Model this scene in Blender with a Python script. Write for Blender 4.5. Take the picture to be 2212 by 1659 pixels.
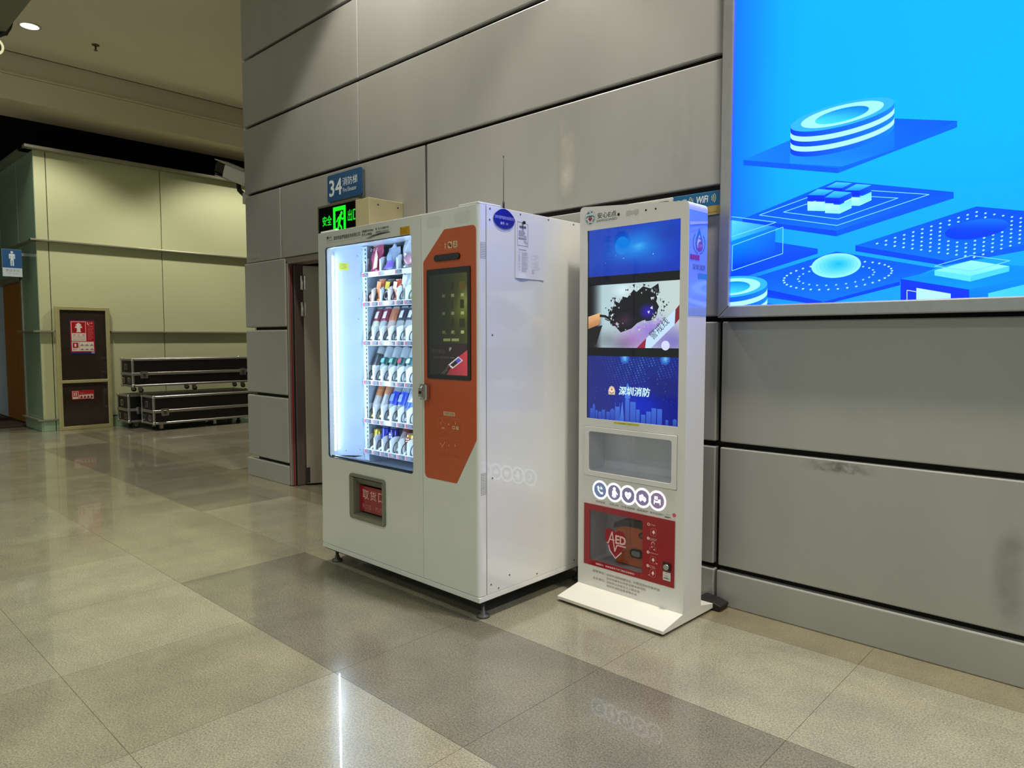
import bpy, bmesh, math, random
from mathutils import Vector, Matrix
from mathutils.geometry import tessellate_polygon

for _o in list(bpy.data.objects):
    bpy.data.objects.remove(_o)
sc = bpy.context.scene
COL = sc.collection
R = math.radians
random.seed(7)

# ------------------------------------------------------------------ camera
cam = bpy.data.cameras.new('camera')
cam.sensor_width = 36.0
cam.sensor_fit = 'HORIZONTAL'
cam.lens = 24.636
cam.clip_start = 0.05
camo = bpy.data.objects.new('camera', cam)
camo.location = (0, 0, 1.3)
camo.rotation_euler = (R(90 - 3.649), 0, R(43.074))
COL.objects.link(camo)
sc.camera = camo

# ------------------------------------------------------------------ world, exposure
world = bpy.data.worlds.new('world')
world.use_nodes = True
world.node_tree.nodes['Background'].inputs[0].default_value = (0.88, 1.0, 0.86, 1)
world.node_tree.nodes['Background'].inputs[1].default_value = 0.50
sc.world = world
sc.view_settings.view_transform = 'Standard'
sc.view_settings.look = 'None'
sc.view_settings.exposure = 0.0
sc.view_settings.gamma = 1.0
sc.view_settings.use_curve_mapping = False
sc.cycles.max_bounces = 8
sc.cycles.diffuse_bounces = 4
sc.cycles.glossy_bounces = 4
sc.cycles.transparent_max_bounces = 16
sc.cycles.caustics_reflective = False
sc.cycles.caustics_refractive = False
sc.cycles.sample_clamp_indirect = 4.0

# lamp positions: x, y, watts, full cone in degrees, blend, blur radius   (all in the 5 m ceiling)
CEIL = 5.0
WARM = (1.0, 0.94, 0.81)
COOLISH = (0.92, 1.0, 0.80)
WASH = [(-3.9, 2.55, 410, 98, 0.22), (-1.05, 2.55, 660, 98, 0.22), (1.8, 2.55, 500, 98, 0.22)]
FAR = [(-9.99, 2.34, 400, 118, 0.35), (-9.99, 5.55, 420, 118, 0.35)]
HALL = [(x, y, 150 if x > -7 else 520, 120 if x > -7 else 112, 0.5) for x in (-7.6, -4.6, -1.6, 1.4) for y in (-0.6, -3.6)]

# ------------------------------------------------------------------ helpers
def lin(c):
    out = []
    for v in c[:3]:
        v = v / 255.0
        out.append(v / 12.92 if v <= 0.04045 else ((v + 0.055) / 1.055) ** 2.4)
    return tuple(out)

def mat(name, rgb, rough=0.5, metal=0.0, spec=0.5, coat=0.0, coat_rough=0.05, var=0.06, vscale=6.0,
        stretch=(1, 1, 1), bump=0.0, bscale=40.0, emit=None, estr=1.0, alpha=1.0):
    m = bpy.data.materials.new(name)
    m.use_nodes = True
    nt = m.node_tree
    b = nt.nodes['Principled BSDF']
    c = lin(rgb)
    tc = nt.nodes.new('ShaderNodeTexCoord')
    mp = nt.nodes.new('ShaderNodeMapping')
    mp.inputs['Scale'].default_value = stretch
    nt.links.new(tc.outputs['Object'], mp.inputs['Vector'])
    n = nt.nodes.new('ShaderNodeTexNoise')
    n.inputs['Scale'].default_value = vscale
    n.inputs['Detail'].default_value = 4
    nt.links.new(mp.outputs[0], n.inputs['Vector'])
    r = nt.nodes.new('ShaderNodeValToRGB')
    r.color_ramp.elements[0].position = 0.3
    r.color_ramp.elements[1].position = 0.7
    r.color_ramp.elements[0].color = tuple(v * (1 - var) for v in c) + (1,)
    r.color_ramp.elements[1].color = tuple(min(1, v * (1 + var)) for v in c) + (1,)
    nt.links.new(n.outputs['Fac'], r.inputs[0])
    nt.links.new(r.outputs[0], b.inputs['Base Color'])
    b.inputs['Roughness'].default_value = rough
    b.inputs['Metallic'].default_value = metal
    b.inputs['Specular IOR Level'].default_value = spec
    b.inputs['Coat Weight'].default_value = coat
    b.inputs['Coat Roughness'].default_value = coat_rough
    b.inputs['Alpha'].default_value = alpha
    if emit:
        b.inputs['Emission Color'].default_value = lin(emit) + (1,)
        b.inputs['Emission Strength'].default_value = estr
    if bump:
        n2 = nt.nodes.new('ShaderNodeTexNoise')
        n2.inputs['Scale'].default_value = bscale
        n2.inputs['Detail'].default_value = 3
        nt.links.new(mp.outputs[0], n2.inputs['Vector'])
        bp = nt.nodes.new('ShaderNodeBump')
        bp.inputs['Strength'].default_value = bump
        bp.inputs['Distance'].default_value = 0.004
        nt.links.new(n2.outputs['Fac'], bp.inputs['Height'])
        nt.links.new(bp.outputs[0], b.inputs['Normal'])
    return m

def print_mat(name, rough=0.5, spec=0.4, emission=0.0, base=1.0):
    """flat print or a lit screen: the colours come from the mesh colour attribute"""
    m = bpy.data.materials.new(name)
    m.use_nodes = True
    nt = m.node_tree
    b = nt.nodes['Principled BSDF']
    a = nt.nodes.new('ShaderNodeVertexColor')
    a.layer_name = 'Col'
    b.inputs['Roughness'].default_value = rough
    b.inputs['Specular IOR Level'].default_value = spec
    if emission:
        b.inputs['Base Color'].default_value = (0.004, 0.004, 0.005, 1)
        nt.links.new(a.outputs[0], b.inputs['Emission Color'])
        b.inputs['Emission Strength'].default_value = emission
    else:
        nt.links.new(a.outputs[0], b.inputs['Base Color'])
    return m

def glass_mat(name, tint=(255, 255, 255), tintw=0.0, refl=1.0, rough=0.0):
    """thin pane: lets light straight through, mirrors by Fresnel, optional film tint"""
    m = bpy.data.materials.new(name)
    m.use_nodes = True
    nt = m.node_tree
    nt.nodes.remove(nt.nodes['Principled BSDF'])
    out = nt.nodes['Material Output']
    tr = nt.nodes.new('ShaderNodeBsdfTransparent')
    tr.inputs[0].default_value = tuple(1 - tintw * (1 - v) for v in lin(tint)) + (1,)
    gl = nt.nodes.new('ShaderNodeBsdfGlossy')
    gl.inputs['Roughness'].default_value = rough
    lw = nt.nodes.new('ShaderNodeLayerWeight')
    lw.inputs[0].default_value = 0.5
    pw = nt.nodes.new('ShaderNodeMath'); pw.operation = 'POWER'; pw.inputs[1].default_value = 5.0
    nt.links.new(lw.outputs['Facing'], pw.inputs[0])
    fr = nt.nodes.new('ShaderNodeMath'); fr.operation = 'MULTIPLY_ADD'
    fr.inputs[1].default_value = 0.92 * refl; fr.inputs[2].default_value = 0.045 * refl
    nt.links.new(pw.outputs[0], fr.inputs[0])
    mx = nt.nodes.new('ShaderNodeMixShader')
    nt.links.new(fr.outputs[0], mx.inputs[0])
    nt.links.new(tr.outputs[0], mx.inputs[1])
    nt.links.new(gl.outputs[0], mx.inputs[2])
    nt.links.new(mx.outputs[0], out.inputs[0])
    return m

class B:
    def __init__(self):
        self.bm = bmesh.new()
    def box(self, x0, x1, y0, y1, z0, z1, bev=0.0, seg=2):
        g = bmesh.ops.create_cube(self.bm, size=1.0)
        vs = g['verts']
        for v in vs:
            v.co = Vector(((x0 + x1) / 2 + v.co.x * (x1 - x0), (y0 + y1) / 2 + v.co.y * (y1 - y0), (z0 + z1) / 2 + v.co.z * (z1 - z0)))
        if bev:
            es = list({e for v in vs for e in v.link_edges})
            bmesh.ops.bevel(self.bm, geom=es, offset=bev, segments=seg, affect='EDGES', profile=0.5)
        return self
    def prism(self, outer, axis, a, b, holes=()):
        """polygon (with holes) extruded along an axis; axis y: (x,z), x: (y,z), z: (x,y)"""
        def P(p, t):
            return {'x': (t, p[0], p[1]), 'y': (p[0], t, p[1]), 'z': (p[0], p[1], t)}[axis]
        loops = [list(outer)] + [list(h) for h in holes]
        flat = [p for l in loops for p in l]
        tri = tessellate_polygon([[Vector((p[0], p[1], 0)) for p in l] for l in loops]) if holes else [range(len(flat))]
        va = [self.bm.verts.new(P(p, a)) for p in flat]
        vb = [self.bm.verts.new(P(p, b)) for p in flat]
        for t in tri:
            for vv in (va, vb):
                try:
                    self.bm.faces.new([vv[i] for i in t])
                except ValueError:
                    pass
        k = 0
        for l in loops:
            n = len(l)
            for i in range(n):
                j = (i + 1) % n
                self.bm.faces.new((va[k + i], va[k + j], vb[k + j], vb[k + i]))
            k += n
        return self
    def lathe(self, prof, seg=20, M=None, cap=True):
        M = M or Matrix.Identity(4)
        rings = []
        for r, z in prof:
            rings.append([self.bm.verts.new(M @ Vector((r * math.cos(2 * math.pi * i / seg), r * math.sin(2 * math.pi * i / seg), z))) for i in range(seg)])
        for a, b in zip(rings, rings[1:]):
            for i in range(seg):
                f = self.bm.faces.new((a[i], a[(i + 1) % seg], b[(i + 1) % seg], b[i]))
                f.smooth = True
        if cap:
            self.bm.faces.new(rings[0][::-1])
            self.bm.faces.new(rings[-1])
        return self
    def cyl(self, p0, p1, r, seg=12, r1=None):
        p0, p1 = Vector(p0), Vector(p1)
        d = p1 - p0
        M = Matrix.Translation(p0) @ d.to_track_quat('Z', 'Y').to_matrix().to_4x4()
        return self.lathe([(r, 0), (r if r1 is None else r1, d.length)], seg, M)
    def tube(self, pts, r, seg=8, closed=False):
        pts = [Vector(p) for p in pts]
        n = len(pts)
        rings = []
        up = Vector((0.13, 0.31, 0.94)).normalized()
        for i, p in enumerate(pts):
            if closed:
                t = pts[(i + 1) % n] - pts[i - 1]
            else:
                t = pts[min(i + 1, n - 1)] - pts[max(i - 1, 0)]
            t.normalize()
            s = t.cross(up)
            if s.length < 1e-4:
                s = t.cross(Vector((1, 0, 0)))
            s.normalize()
            q = s.cross(t)
            rings.append([self.bm.verts.new(p + r * (s * math.cos(2 * math.pi * k / seg) + q * math.sin(2 * math.pi * k / seg))) for k in range(seg)])
        m = n if closed else n - 1
        for i in range(m):
            a, b = rings[i], rings[(i + 1) % n]
            for k in range(seg):
                f = self.bm.faces.new((a[k], a[(k + 1) % seg], b[(k + 1) % seg], b[k]))
                f.smooth = True
        if not closed:
            self.bm.faces.new(rings[0][::-1])
            self.bm.faces.new(rings[-1])
        return self
    def grid(self, fn, nu, nv, closed_u=False, smooth=True):
        vs = [[self.bm.verts.new(fn(i / nu, j / nv)) for i in range(nu if closed_u else nu + 1)] for j in range(nv + 1)]
        for j in range(nv):
            for i in range(nu):
                i2 = (i + 1) % nu if closed_u else i + 1
                f = self.bm.faces.new((vs[j][i], vs[j][i2], vs[j + 1][i2], vs[j + 1][i]))
                f.smooth = smooth
        return self
    def bevel_where(self, test, off, seg=3):
        bmesh.ops.recalc_face_normals(self.bm, faces=self.bm.faces[:])
        self.bm.normal_update()
        es = [e for e in self.bm.edges if len(e.link_faces) == 2 and test(e) and e.link_faces[0].normal.angle(e.link_faces[1].normal, 0.0) > 0.15]
        bmesh.ops.bevel(self.bm, geom=es, offset=off, segments=seg, affect='EDGES', profile=0.5)
        return self
    def mesh(self, name):
        bmesh.ops.recalc_face_normals(self.bm, faces=self.bm.faces[:])
        me = bpy.data.meshes.new(name)
        self.bm.to_mesh(me)
        self.bm.free()
        return me

def props(o, label=None, cat=None, group=None, kind=None):
    if label: o['label'] = label
    if cat: o['category'] = cat
    if group: o['group'] = group
    if kind: o['kind'] = kind
    return o

def part(name, b, m, parent=None, loc=None, rot=None, **kw):
    me = b if isinstance(b, bpy.types.Mesh) else b.mesh(name)
    if m is not None:
        me.materials.clear()
        me.materials.append(m)
    o = bpy.data.objects.new(name, me)
    COL.objects.link(o)
    if parent is not None:
        o.parent = parent
    if loc is not None: o.location = loc
    if rot is not None: o.rotation_euler = rot
    return props(o, **kw)

def share(src, parent=None, loc=None, rot=None, name=None):
    o = src.copy()
    COL.objects.link(o)
    if parent is not None: o.parent = parent
    if loc is not None: o.location = loc
    if rot is not None: o.rotation_euler = rot
    return o

def thing(name, label, cat, loc, rotz=0.0, group=None, rot=None):
    o = bpy.data.objects.new(name, None)
    o.empty_display_size = 0.1
    o.location = loc
    o.rotation_euler = rot if rot else (0, 0, rotz)
    COL.objects.link(o)
    return props(o, label, cat, group)

def copy_tree(o, parent=None):
    c = o.copy()
    COL.objects.link(c)
    if parent is not None:
        c.parent = parent
    for ch in list(o.children):
        copy_tree(ch, c)
    return c

def rrect(x0, z0, x1, z1, r, n=5):
    p = []
    for cx, cz, a in ((x1 - r, z1 - r, 0), (x0 + r, z1 - r, 90), (x0 + r, z0 + r, 180), (x1 - r, z0 + r, 270)):
        for i in range(n + 1):
            t = R(a + 90 * i / n)
            p.append((cx + r * math.cos(t), cz + r * math.sin(t)))
    return p

def ellipse(cx, cy, rx, ry=None, n=28, t0=0.0, t1=360.0):
    ry = rx if ry is None else ry
    full = abs(t1 - t0) >= 359.9
    m = n if full else n + 1
    return [(cx + rx * math.cos(R(t0 + (t1 - t0) * i / n)), cy + ry * math.sin(R(t0 + (t1 - t0) * i / n))) for i in range(m)]

def rounded(pts, rads, n=5):
    """polygon with rounded corners"""
    out = []
    m = len(pts)
    for i in range(m):
        p = Vector(pts[i]); a = Vector(pts[i - 1]); b = Vector(pts[(i + 1) % m])
        r = rads[i] if isinstance(rads, (list, tuple)) else rads
        if r <= 0:
            out.append(tuple(p)); continue
        da = (a - p).normalized(); db = (b - p).normalized()
        d = r / math.tan(da.angle(db) / 2)
        d = min(d, (a - p).length * 0.49, (b - p).length * 0.49)
        q0, q1 = p + da * d, p + db * d
        for k in range(n + 1):
            t = k / n
            out.append(tuple((1 - t) ** 2 * q0 + 2 * t * (1 - t) * p + t * t * q1))
    return out

_TXT = {}
_tc = bpy.data.curves.new('lettering_source', 'FONT')
_to = bpy.data.objects.new('lettering_source', _tc)
COL.objects.link(_to)
def glyphs(s, bold=0.0):
    k = (s, 0.0)
    if k not in _TXT:
        _tc.body = s
        _tc.resolution_u = 2
        _tc.offset = 0.0
        _tc.fill_mode = 'FRONT'
        dg = bpy.context.evaluated_depsgraph_get()
        dg.update()
        e = _to.evaluated_get(dg)
        me = e.to_mesh()
        vs = [(v.co.x, v.co.y) for v in me.vertices]
        fs = [tuple(p.vertices) for p in me.polygons]
        e.to_mesh_clear()
        xs = [v[0] for v in vs]; ys = [v[1] for v in vs]
        _TXT[k] = (vs, fs, min(xs), max(xs), min(ys), max(ys))
    return _TXT[k]

class Art:
    """flat print built up in thin layers; (u, v) are metres on the face it is printed on"""
    def __init__(self, eps=3e-5, clip=None):
        self.v, self.f, self.c = [], [], []
        self.n = 0
        self.eps, self.clip = eps, clip
    def _clip(self, pts, cols):
        if not self.clip:
            return pts, cols
        x0, y0, x1, y1 = self.clip
        P = [(p[0], p[1], c) for p, c in zip(pts, cols)]
        for ax, lim, sg in ((0, x0, 1), (0, x1, -1), (1, y0, 1), (1, y1, -1)):
            Q = []
            for i in range(len(P)):
                a, b = P[i - 1], P[i]
                ia, ib = sg * (a[ax] - lim) >= 0, sg * (b[ax] - lim) >= 0
                if ia != ib:
                    t = (lim - a[ax]) / (b[ax] - a[ax])
                    Q.append((a[0] + t * (b[0] - a[0]), a[1] + t * (b[1] - a[1]), tuple(x + t * (y - x) for x, y in zip(a[2], b[2]))))
                if ib:
                    Q.append(b)
            P = Q
            if not P:
                return [], []
        return [(p[0], p[1]) for p in P], [p[2] for p in P]
    def poly(self, pts, col, same=False, holes=()):
        cols = [lin(c) for c in col] if isinstance(col[0], (tuple, list)) else [lin(col)] * len(pts)
        if not holes:
            pts, cols = self._clip(list(pts), cols)
        if len(pts) < 3:
            return self
        if not same:
            self.n += 1
        loops = [list(pts)] + [list(h) for h in holes]
        flat = [p for l in loops for p in l]
        cols = list(cols) + [cols[0]] * (len(flat) - len(pts))
        k = len(self.v)
        for p, c in zip(flat, cols):
            self.v.append((p[0], p[1], self.n)); self.c.append(c)
        for t in tessellate_polygon([[Vector((p[0], p[1], 0)) for p in l] for l in loops]):
            self.f.append(tuple(k + i for i in t))
        return self
    def rect(self, u0, v0, u1, v1, col, same=False):
        return self.poly([(u0, v0), (u1, v0), (u1, v1), (u0, v1)], col, same)
    def grid(self, u0, v0, u1, v1, nu, nv, fn):
        self.n += 1
        k = len(self.v)
        for j in range(nv + 1):
            for i in range(nu + 1):
                self.v.append((u0 + (u1 - u0) * i / nu, v0 + (v1 - v0) * j / nv, self.n))
                self.c.append(lin(fn(i / nu, j / nv)))
        for j in range(nv):
            for i in range(nu):
                a = k + j * (nu + 1) + i
                self.f.append((a, a + 1, a + nu + 2, a + nu + 1))
        return self
    def line(self, pts, w, col, closed=False, same=False):
        if not same:
            self.n += 1
        pts = list(pts) + ([pts[0]] if closed else [])
        for (x0, y0), (x1, y1) in zip(pts, pts[1:]):
            l = math.hypot(x1 - x0, y1 - y0)
            if l < 1e-9: continue
            self.n += 0.2
            tx, ty = (x1 - x0) / l * w * 0.35, (y1 - y0) / l * w * 0.35
            nx, ny = -(y1 - y0) / l * w / 2, (x1 - x0) / l * w / 2
            self.poly([(x0 - tx + nx, y0 - ty + ny), (x0 - tx - nx, y0 - ty - ny), (x1 + tx - nx, y1 + ty - ny), (x1 + tx + nx, y1 + ty + ny)], col, same=True)
        return self
    def disc(self, u, v, r, col, ry=None, n=20, same=False):
        return self.poly(ellipse(u, v, r, ry, n), col, same)
    def ring(self, u, v, r0, r1, col, n=32):
        return self.poly(ellipse(u, v, r1, n=n), col, holes=[ellipse(u, v, r0, n=n)])
    def text(self, s, u0, v0, u1, v1, col, bold=0.0, shear=0.0, rot=0.0, same=False):
        vs, fs, x0, x1, y0, y1 = glyphs(s, bold)
        if not same:
            self.n += 1
        k = len(self.v)
        c = lin(col)
        ca, sa = math.cos(rot), math.sin(rot)
        e = bold * 1.1                      # heavier strokes: the same glyphs set a hair apart
        for dx, dy in (((-e, -e), (e, -e), (-e, e), (e, e)) if bold else ((0, 0),)):
            self.n += 1 if bold else 0
            k = len(self.v)
            for x, y in vs:
                a = (x + dx - x0) / (x1 - x0) * (u1 - u0) + shear * (y - y0) / (y1 - y0) * (v1 - v0)
                b = (y + dy - y0) / (y1 - y0) * (v1 - v0)
                self.v.append((u0 + a * ca - b * sa, v0 + a * sa + b * ca, self.n)); self.c.append(c)
            self.f.extend(tuple(k + i for i in f) for f in fs)
        return self
    def lines_of_print(self, u0, v0, u1, v1, rows, col, fill=0.55, seed=1):
        """rows of print too small to read, as short dashes"""
        rnd = random.Random(seed)
        self.n += 1
        h = (v1 - v0) / rows
        for i in range(rows):
            u = u0
            y = v1 - (i + 0.5) * h
            end = u1 - rnd.random() * (u1 - u0) * 0.35
            while u < end:
                w = rnd.uniform(0.6, 2.4) * h
                self.rect(u, y - h * fill / 2, min(u + w, end), y + h * fill / 2, col, same=True)
                u += w + h * 0.35
        return self
    def cut(self, *a, **k):
        o = self.build(*a, **k)
        self.v, self.f, self.c = [], [], []
        return o
    def build(self, name, m, parent, origin=(0, 0, 0), U=(1, 0, 0), V=(0, 0, 1), N=(0, -1, 0), off=0.0004, **kw):
        o, U, V, N = Vector(origin), Vector(U), Vector(V), Vector(N)
        me = bpy.data.meshes.new(name)
        me.from_pydata([tuple(o + U * a + V * b + N * (off + self.eps * k)) for a, b, k in self.v], [], self.f)
        at = me.color_attributes.new('Col', 'FLOAT_COLOR', 'POINT')
        buf = []
        for c in self.c:
            buf.extend((c[0], c[1], c[2], 1.0))
        at.data.foreach_set('color', buf)
        return part(name, me, m, parent, **kw)

SIDE = dict(U=(0, 1, 0), V=(0, 0, 1), N=(1, 0, 0))

# ------------------------------------------------------------------ materials
def steel_mat(name, rgb, metal=0.25, rough=0.40):
    return mat(name, rgb, rough=rough, metal=metal, var=0.05, vscale=2.2, stretch=(1, 1, 0.35), bump=0.03, bscale=220)
STEEL = steel_mat('satin steel panel', (166, 165, 162))
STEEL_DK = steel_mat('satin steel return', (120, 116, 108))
GAP = mat('dark joint recess', (26, 22, 18), rough=0.8)
ALU = mat('brushed aluminium frame', (172, 172, 174), rough=0.36, metal=0.75, var=0.04, vscale=30)
CHROME = mat('worn chrome', (190, 188, 182), rough=0.22, metal=0.9, var=0.15, vscale=25)
WHITE_PAINT = mat('white enamel paint', (226, 226, 224), rough=0.32, coat=1.0, coat_rough=0.03, var=0.015)
WHITE_SATIN = mat('white satin powder coat', (222, 220, 218), rough=0.42, coat=0.15, coat_rough=0.2, var=0.015)
LINER = mat('white interior liner', (200, 216, 236), rough=0.3, coat=0.3, var=0.02)
WHITE_PLASTIC = mat('white plastic', (222, 228, 234), rough=0.4, var=0.02)
BLACK = mat('black gloss', (12, 12, 13), rough=0.12, var=0.1)
BLACK_MATT = mat('black matt', (16, 15, 14), rough=0.65, var=0.15)
GREY_PLASTIC = mat('grey moulded plastic', (122, 122, 108), rough=0.45, var=0.04)
ORANGE = mat('orange panel film', (196, 82, 34), rough=0.3, coat=0.25, var=0.03, vscale=3)
PRINT = print_mat('flat print')
PRINT_GLOSS = print_mat('gloss print', rough=0.18, spec=0.5)
SCREEN = print_mat('lit screen', rough=0.06, spec=0.5, emission=1.0)
BACKLIT = print_mat('backlit film', rough=0.3, spec=0.2, emission=1.0)
GLASS = glass_mat('clear glass pane')
# ================================================================== SETTING
def struct(name, b, m, **kw):
    return part(name, b, m, kind='structure', **kw)

# ---- floor: granite slabs, one object each where the photograph shows them
def granite(name, rgb, speck):
    m = bpy.data.materials.new(name)
    m.use_nodes = True
    nt = m.node_tree
    b = nt.nodes['Principled BSDF']
    geo = nt.nodes.new('ShaderNodeNewGeometry')
    def noise(scale, detail=3, rough=0.6):
        n = nt.nodes.new('ShaderNodeTexNoise')
        n.inputs['Scale'].default_value = scale
        n.inputs['Detail'].default_value = detail
        n.inputs['Roughness'].default_value = rough
        nt.links.new(geo.outputs['Position'], n.inputs['Vector'])
        return n
    def ramp(src, stops):
        r = nt.nodes.new('ShaderNodeValToRGB')
        r.color_ramp.elements[0].position, r.color_ramp.elements[0].color = stops[0]
        r.color_ramp.elements[1].position, r.color_ramp.elements[1].color = stops[1]
        nt.links.new(src, r.inputs[0])
        return r
    def mix(f, a, c, mode='MIX', fac=None):
        x = nt.nodes.new('ShaderNodeMix')
        x.data_type = 'RGBA'
        x.blend_type = mode
        if fac is not None: x.inputs[0].default_value = fac
        else: nt.links.new(f, x.inputs[0])
        nt.links.new(a, x.inputs[6]); nt.links.new(c, x.inputs[7])
        return x
    c = lin(rgb)
    g = lambda k: tuple(min(1, v * k) for v in c) + (1,)
    base = ramp(noise(150, 5, 0.8).outputs['Fac'], [(0.36, g(1 - speck)), (0.64, g(1 + speck * 0.8))])
    cloud = ramp(noise(3.2, 5, 0.65).outputs['Fac'], [(0.3, (0.80, 0.80, 0.80, 1)), (0.7, (1.12, 1.10, 1.04, 1))])
    m1 = mix(None, base.outputs[0], cloud.outputs[0], 'MULTIPLY', 1.0)
    vor = nt.nodes.new('ShaderNodeTexVoronoi')
    vor.inputs['Scale'].default_value = 240
    nt.links.new(geo.outputs['Position'], vor.inputs['Vector'])
    dots = ramp(vor.outputs['Distance'], [(0.16, (0.25, 0.23, 0.2, 1)), (0.30, (1, 1, 1, 1))])
    m2 = mix(None, m1.outputs[2], dots.outputs[0], 'MULTIPLY', 0.55)
    nt.links.new(m2.outputs[2], b.inputs['Base Color'])
    rr = ramp(noise(5, 4).outputs['Fac'], [(0.3, (0.15, 0.15, 0.15, 1)), (0.7, (0.24, 0.24, 0.24, 1))])
    nt.links.new(rr.outputs[0], b.inputs['Roughness'])
    b.inputs['Specular IOR Level'].default_value = 0.5
    b.inputs['Coat Weight'].default_value = 0.45
    b.inputs['Coat Roughness'].default_value = 0.03
    return m
G_LIGHT = granite('light granite', (156, 151, 132), 0.48)
G_MID = granite('mid granite', (148, 142, 122), 0.46)
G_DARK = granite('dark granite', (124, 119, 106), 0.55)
G_STRIP = granite('brown granite border', (136, 128, 106), 0.34)

floor = struct('floor', B().box(-17, 7, -8, 9, -0.12, -0.0035), mat('dark grout bed', (104, 97, 82), rough=0.35, coat=0.3))
PITCH = 0.738
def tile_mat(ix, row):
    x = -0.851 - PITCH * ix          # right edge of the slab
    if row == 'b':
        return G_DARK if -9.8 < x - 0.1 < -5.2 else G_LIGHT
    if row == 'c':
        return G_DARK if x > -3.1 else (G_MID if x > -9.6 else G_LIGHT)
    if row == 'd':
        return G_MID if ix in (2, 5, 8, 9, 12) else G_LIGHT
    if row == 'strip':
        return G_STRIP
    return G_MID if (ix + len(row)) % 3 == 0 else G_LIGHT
ROWS = {'strip': (2.943, 3.156), 'b': (2.212, 2.943), 'c': (1.470, 2.212), 'd': (0.730, 1.470), 'e': (-0.008, 0.730), 'f': (-0.746, -0.008)}
_proto = {}
def slab(x0, x1, y0, y1, m):
    k = (round(x1 - x0, 3), round(y1 - y0, 3), m.name)
    g = 0.0008
    if k not in _proto:
        w, d = (x1 - x0) / 2 - g, (y1 - y0) / 2 - g
        b = B().box(-w, w, -d, d, -0.02, 0.0)
        o = _proto[k] = part('tile', b, m, floor)
    else:
        o = share(_proto[k], floor)
    o.location = ((x0 + x1) / 2, (y0 + y1) / 2, 0)
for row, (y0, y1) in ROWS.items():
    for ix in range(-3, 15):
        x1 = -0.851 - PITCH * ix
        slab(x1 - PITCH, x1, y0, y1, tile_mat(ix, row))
for ix in range(8, 15):
    x1 = -0.851 - PITCH * ix
    for j in range(5):
        y0 = 3.156 + j * PITCH
        if x1 <= -6.4:
            slab(x1 - PITCH, x1, y0, y0 + PITCH, G_MID if (ix + j) % 3 == 0 else G_LIGHT)

# ---- ceiling, bulkhead and the dark void above the toilet block
BEIGE = mat('beige ceiling paint', (238, 232, 216), rough=0.75, var=0.02, vscale=1.2)
BEIGE2 = mat('bulkhead paint', (216, 206, 180), rough=0.7, var=0.02, vscale=1.2)
ceiling = struct('ceiling', B().box(-11.86, 7, -8, 9, CEIL + 0.012, CEIL + 0.15).box(-11.035, 7, -8, 9, CEIL, CEIL + 0.013), BEIGE)
trim = B()
trim.box(-11.85, -11.07, -8, 9, 4.70, 5.0)
trim.box(-11.85, -11.0, -8, 9, 4.375, 4.688)
trim.box(-11.84, -11.03, -8, 9, 4.68, 4.695)
trim.box(-11.84, -11.005, -8, 9, 4.694, 4.722)
struct('trim_1', trim, BEIGE2)
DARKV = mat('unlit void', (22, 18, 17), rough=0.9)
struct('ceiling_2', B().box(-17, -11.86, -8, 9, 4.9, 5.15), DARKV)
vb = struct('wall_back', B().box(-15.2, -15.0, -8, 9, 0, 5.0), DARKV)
part('post', B().box(-14.2, -14.05, 4.75, 5.0, 3.9, 4.9), BLACK_MATT, vb)

# ---- main wall of satin steel cassettes
TOPS = [0.170, 0.778, 1.385, 2.010, 2.624, 3.236, 3.848, 4.460, 5.0]
GAPH = 0.026
YW = 3.156
bk = B()
bk.box(-6.30, -5.61, YW + 0.045, YW + 0.3, 0, 2.03)
bk.box(-6.30, 6.0, YW + 0.045, YW + 0.3, 2.03, 5.0)
bk.box(-4.64, 6.0, YW + 0.045, YW + 0.3, 0, 2.03)
wall_right = struct('wall_right', bk, GAP)
def panel(x0, x1, z0, z1, y=YW, name='panel', bev=0.006):
    part(name, B().box(x0, x1, y, y + 0.038, z0, z1, bev, 2), STEEL, wall_right)
for i in range(3):
    z0, z1 = TOPS[i] + GAPH, TOPS[i + 1]
    panel(-6.42, -5.664, z0, z1, bev=0.012)
    panel(-4.62, -3.762, z0, z1)
    panel(-3.752, -1.592, z0, z1)
    panel(-1.568, 1.42, z0, z1)
    panel(1.44, 4.4, z0, z1)
z0, z1 = TOPS[3] + GAPH, TOPS[4]
z0 = 2.012
panel(-6.37, -5.728, z0, z1)
panel(-5.716, -3.768, z0, z1)
panel(-3.746, -1.592, 2.040, z1)
panel(-1.568, 1.42, 2.040, z1)
panel(1.44, 4.4, 2.040, z1)
for i in range(4, 8):
    z0, z1 = TOPS[i] + GAPH, TOPS[i + 1]
    panel(-6.375, -4.541, z0, z1)
    panel(-4.531, -1.56, z0, z1)
    panel(-1.55, 1.42, z0, z1)
    panel(1.44, 4.4, z0, z1)
# skirting, slightly proud
for x0, x1 in ((-6.435, -5.662), (-4.62, -1.585), (-1.572, 1.42), (1.44, 4.4)):
    part('baseboard_panel', B().box(x0, x1, YW - 0.006, YW + 0.04, 0.0, 0.170, 0.006, 2), STEEL, wall_right)
# end return towards the hydrant cabinet
ret = struct('wall_end', B().box(-6.30, -6.1, YW + 0.3, 9, 0, 5), GAP)
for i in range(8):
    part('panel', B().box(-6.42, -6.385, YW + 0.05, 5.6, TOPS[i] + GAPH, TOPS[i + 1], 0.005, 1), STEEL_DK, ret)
    part('panel', B().box(-6.42, -6.385, 5.62, 8.9, TOPS[i] + GAPH, TOPS[i + 1], 0.005, 1), STEEL_DK, ret)
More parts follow.
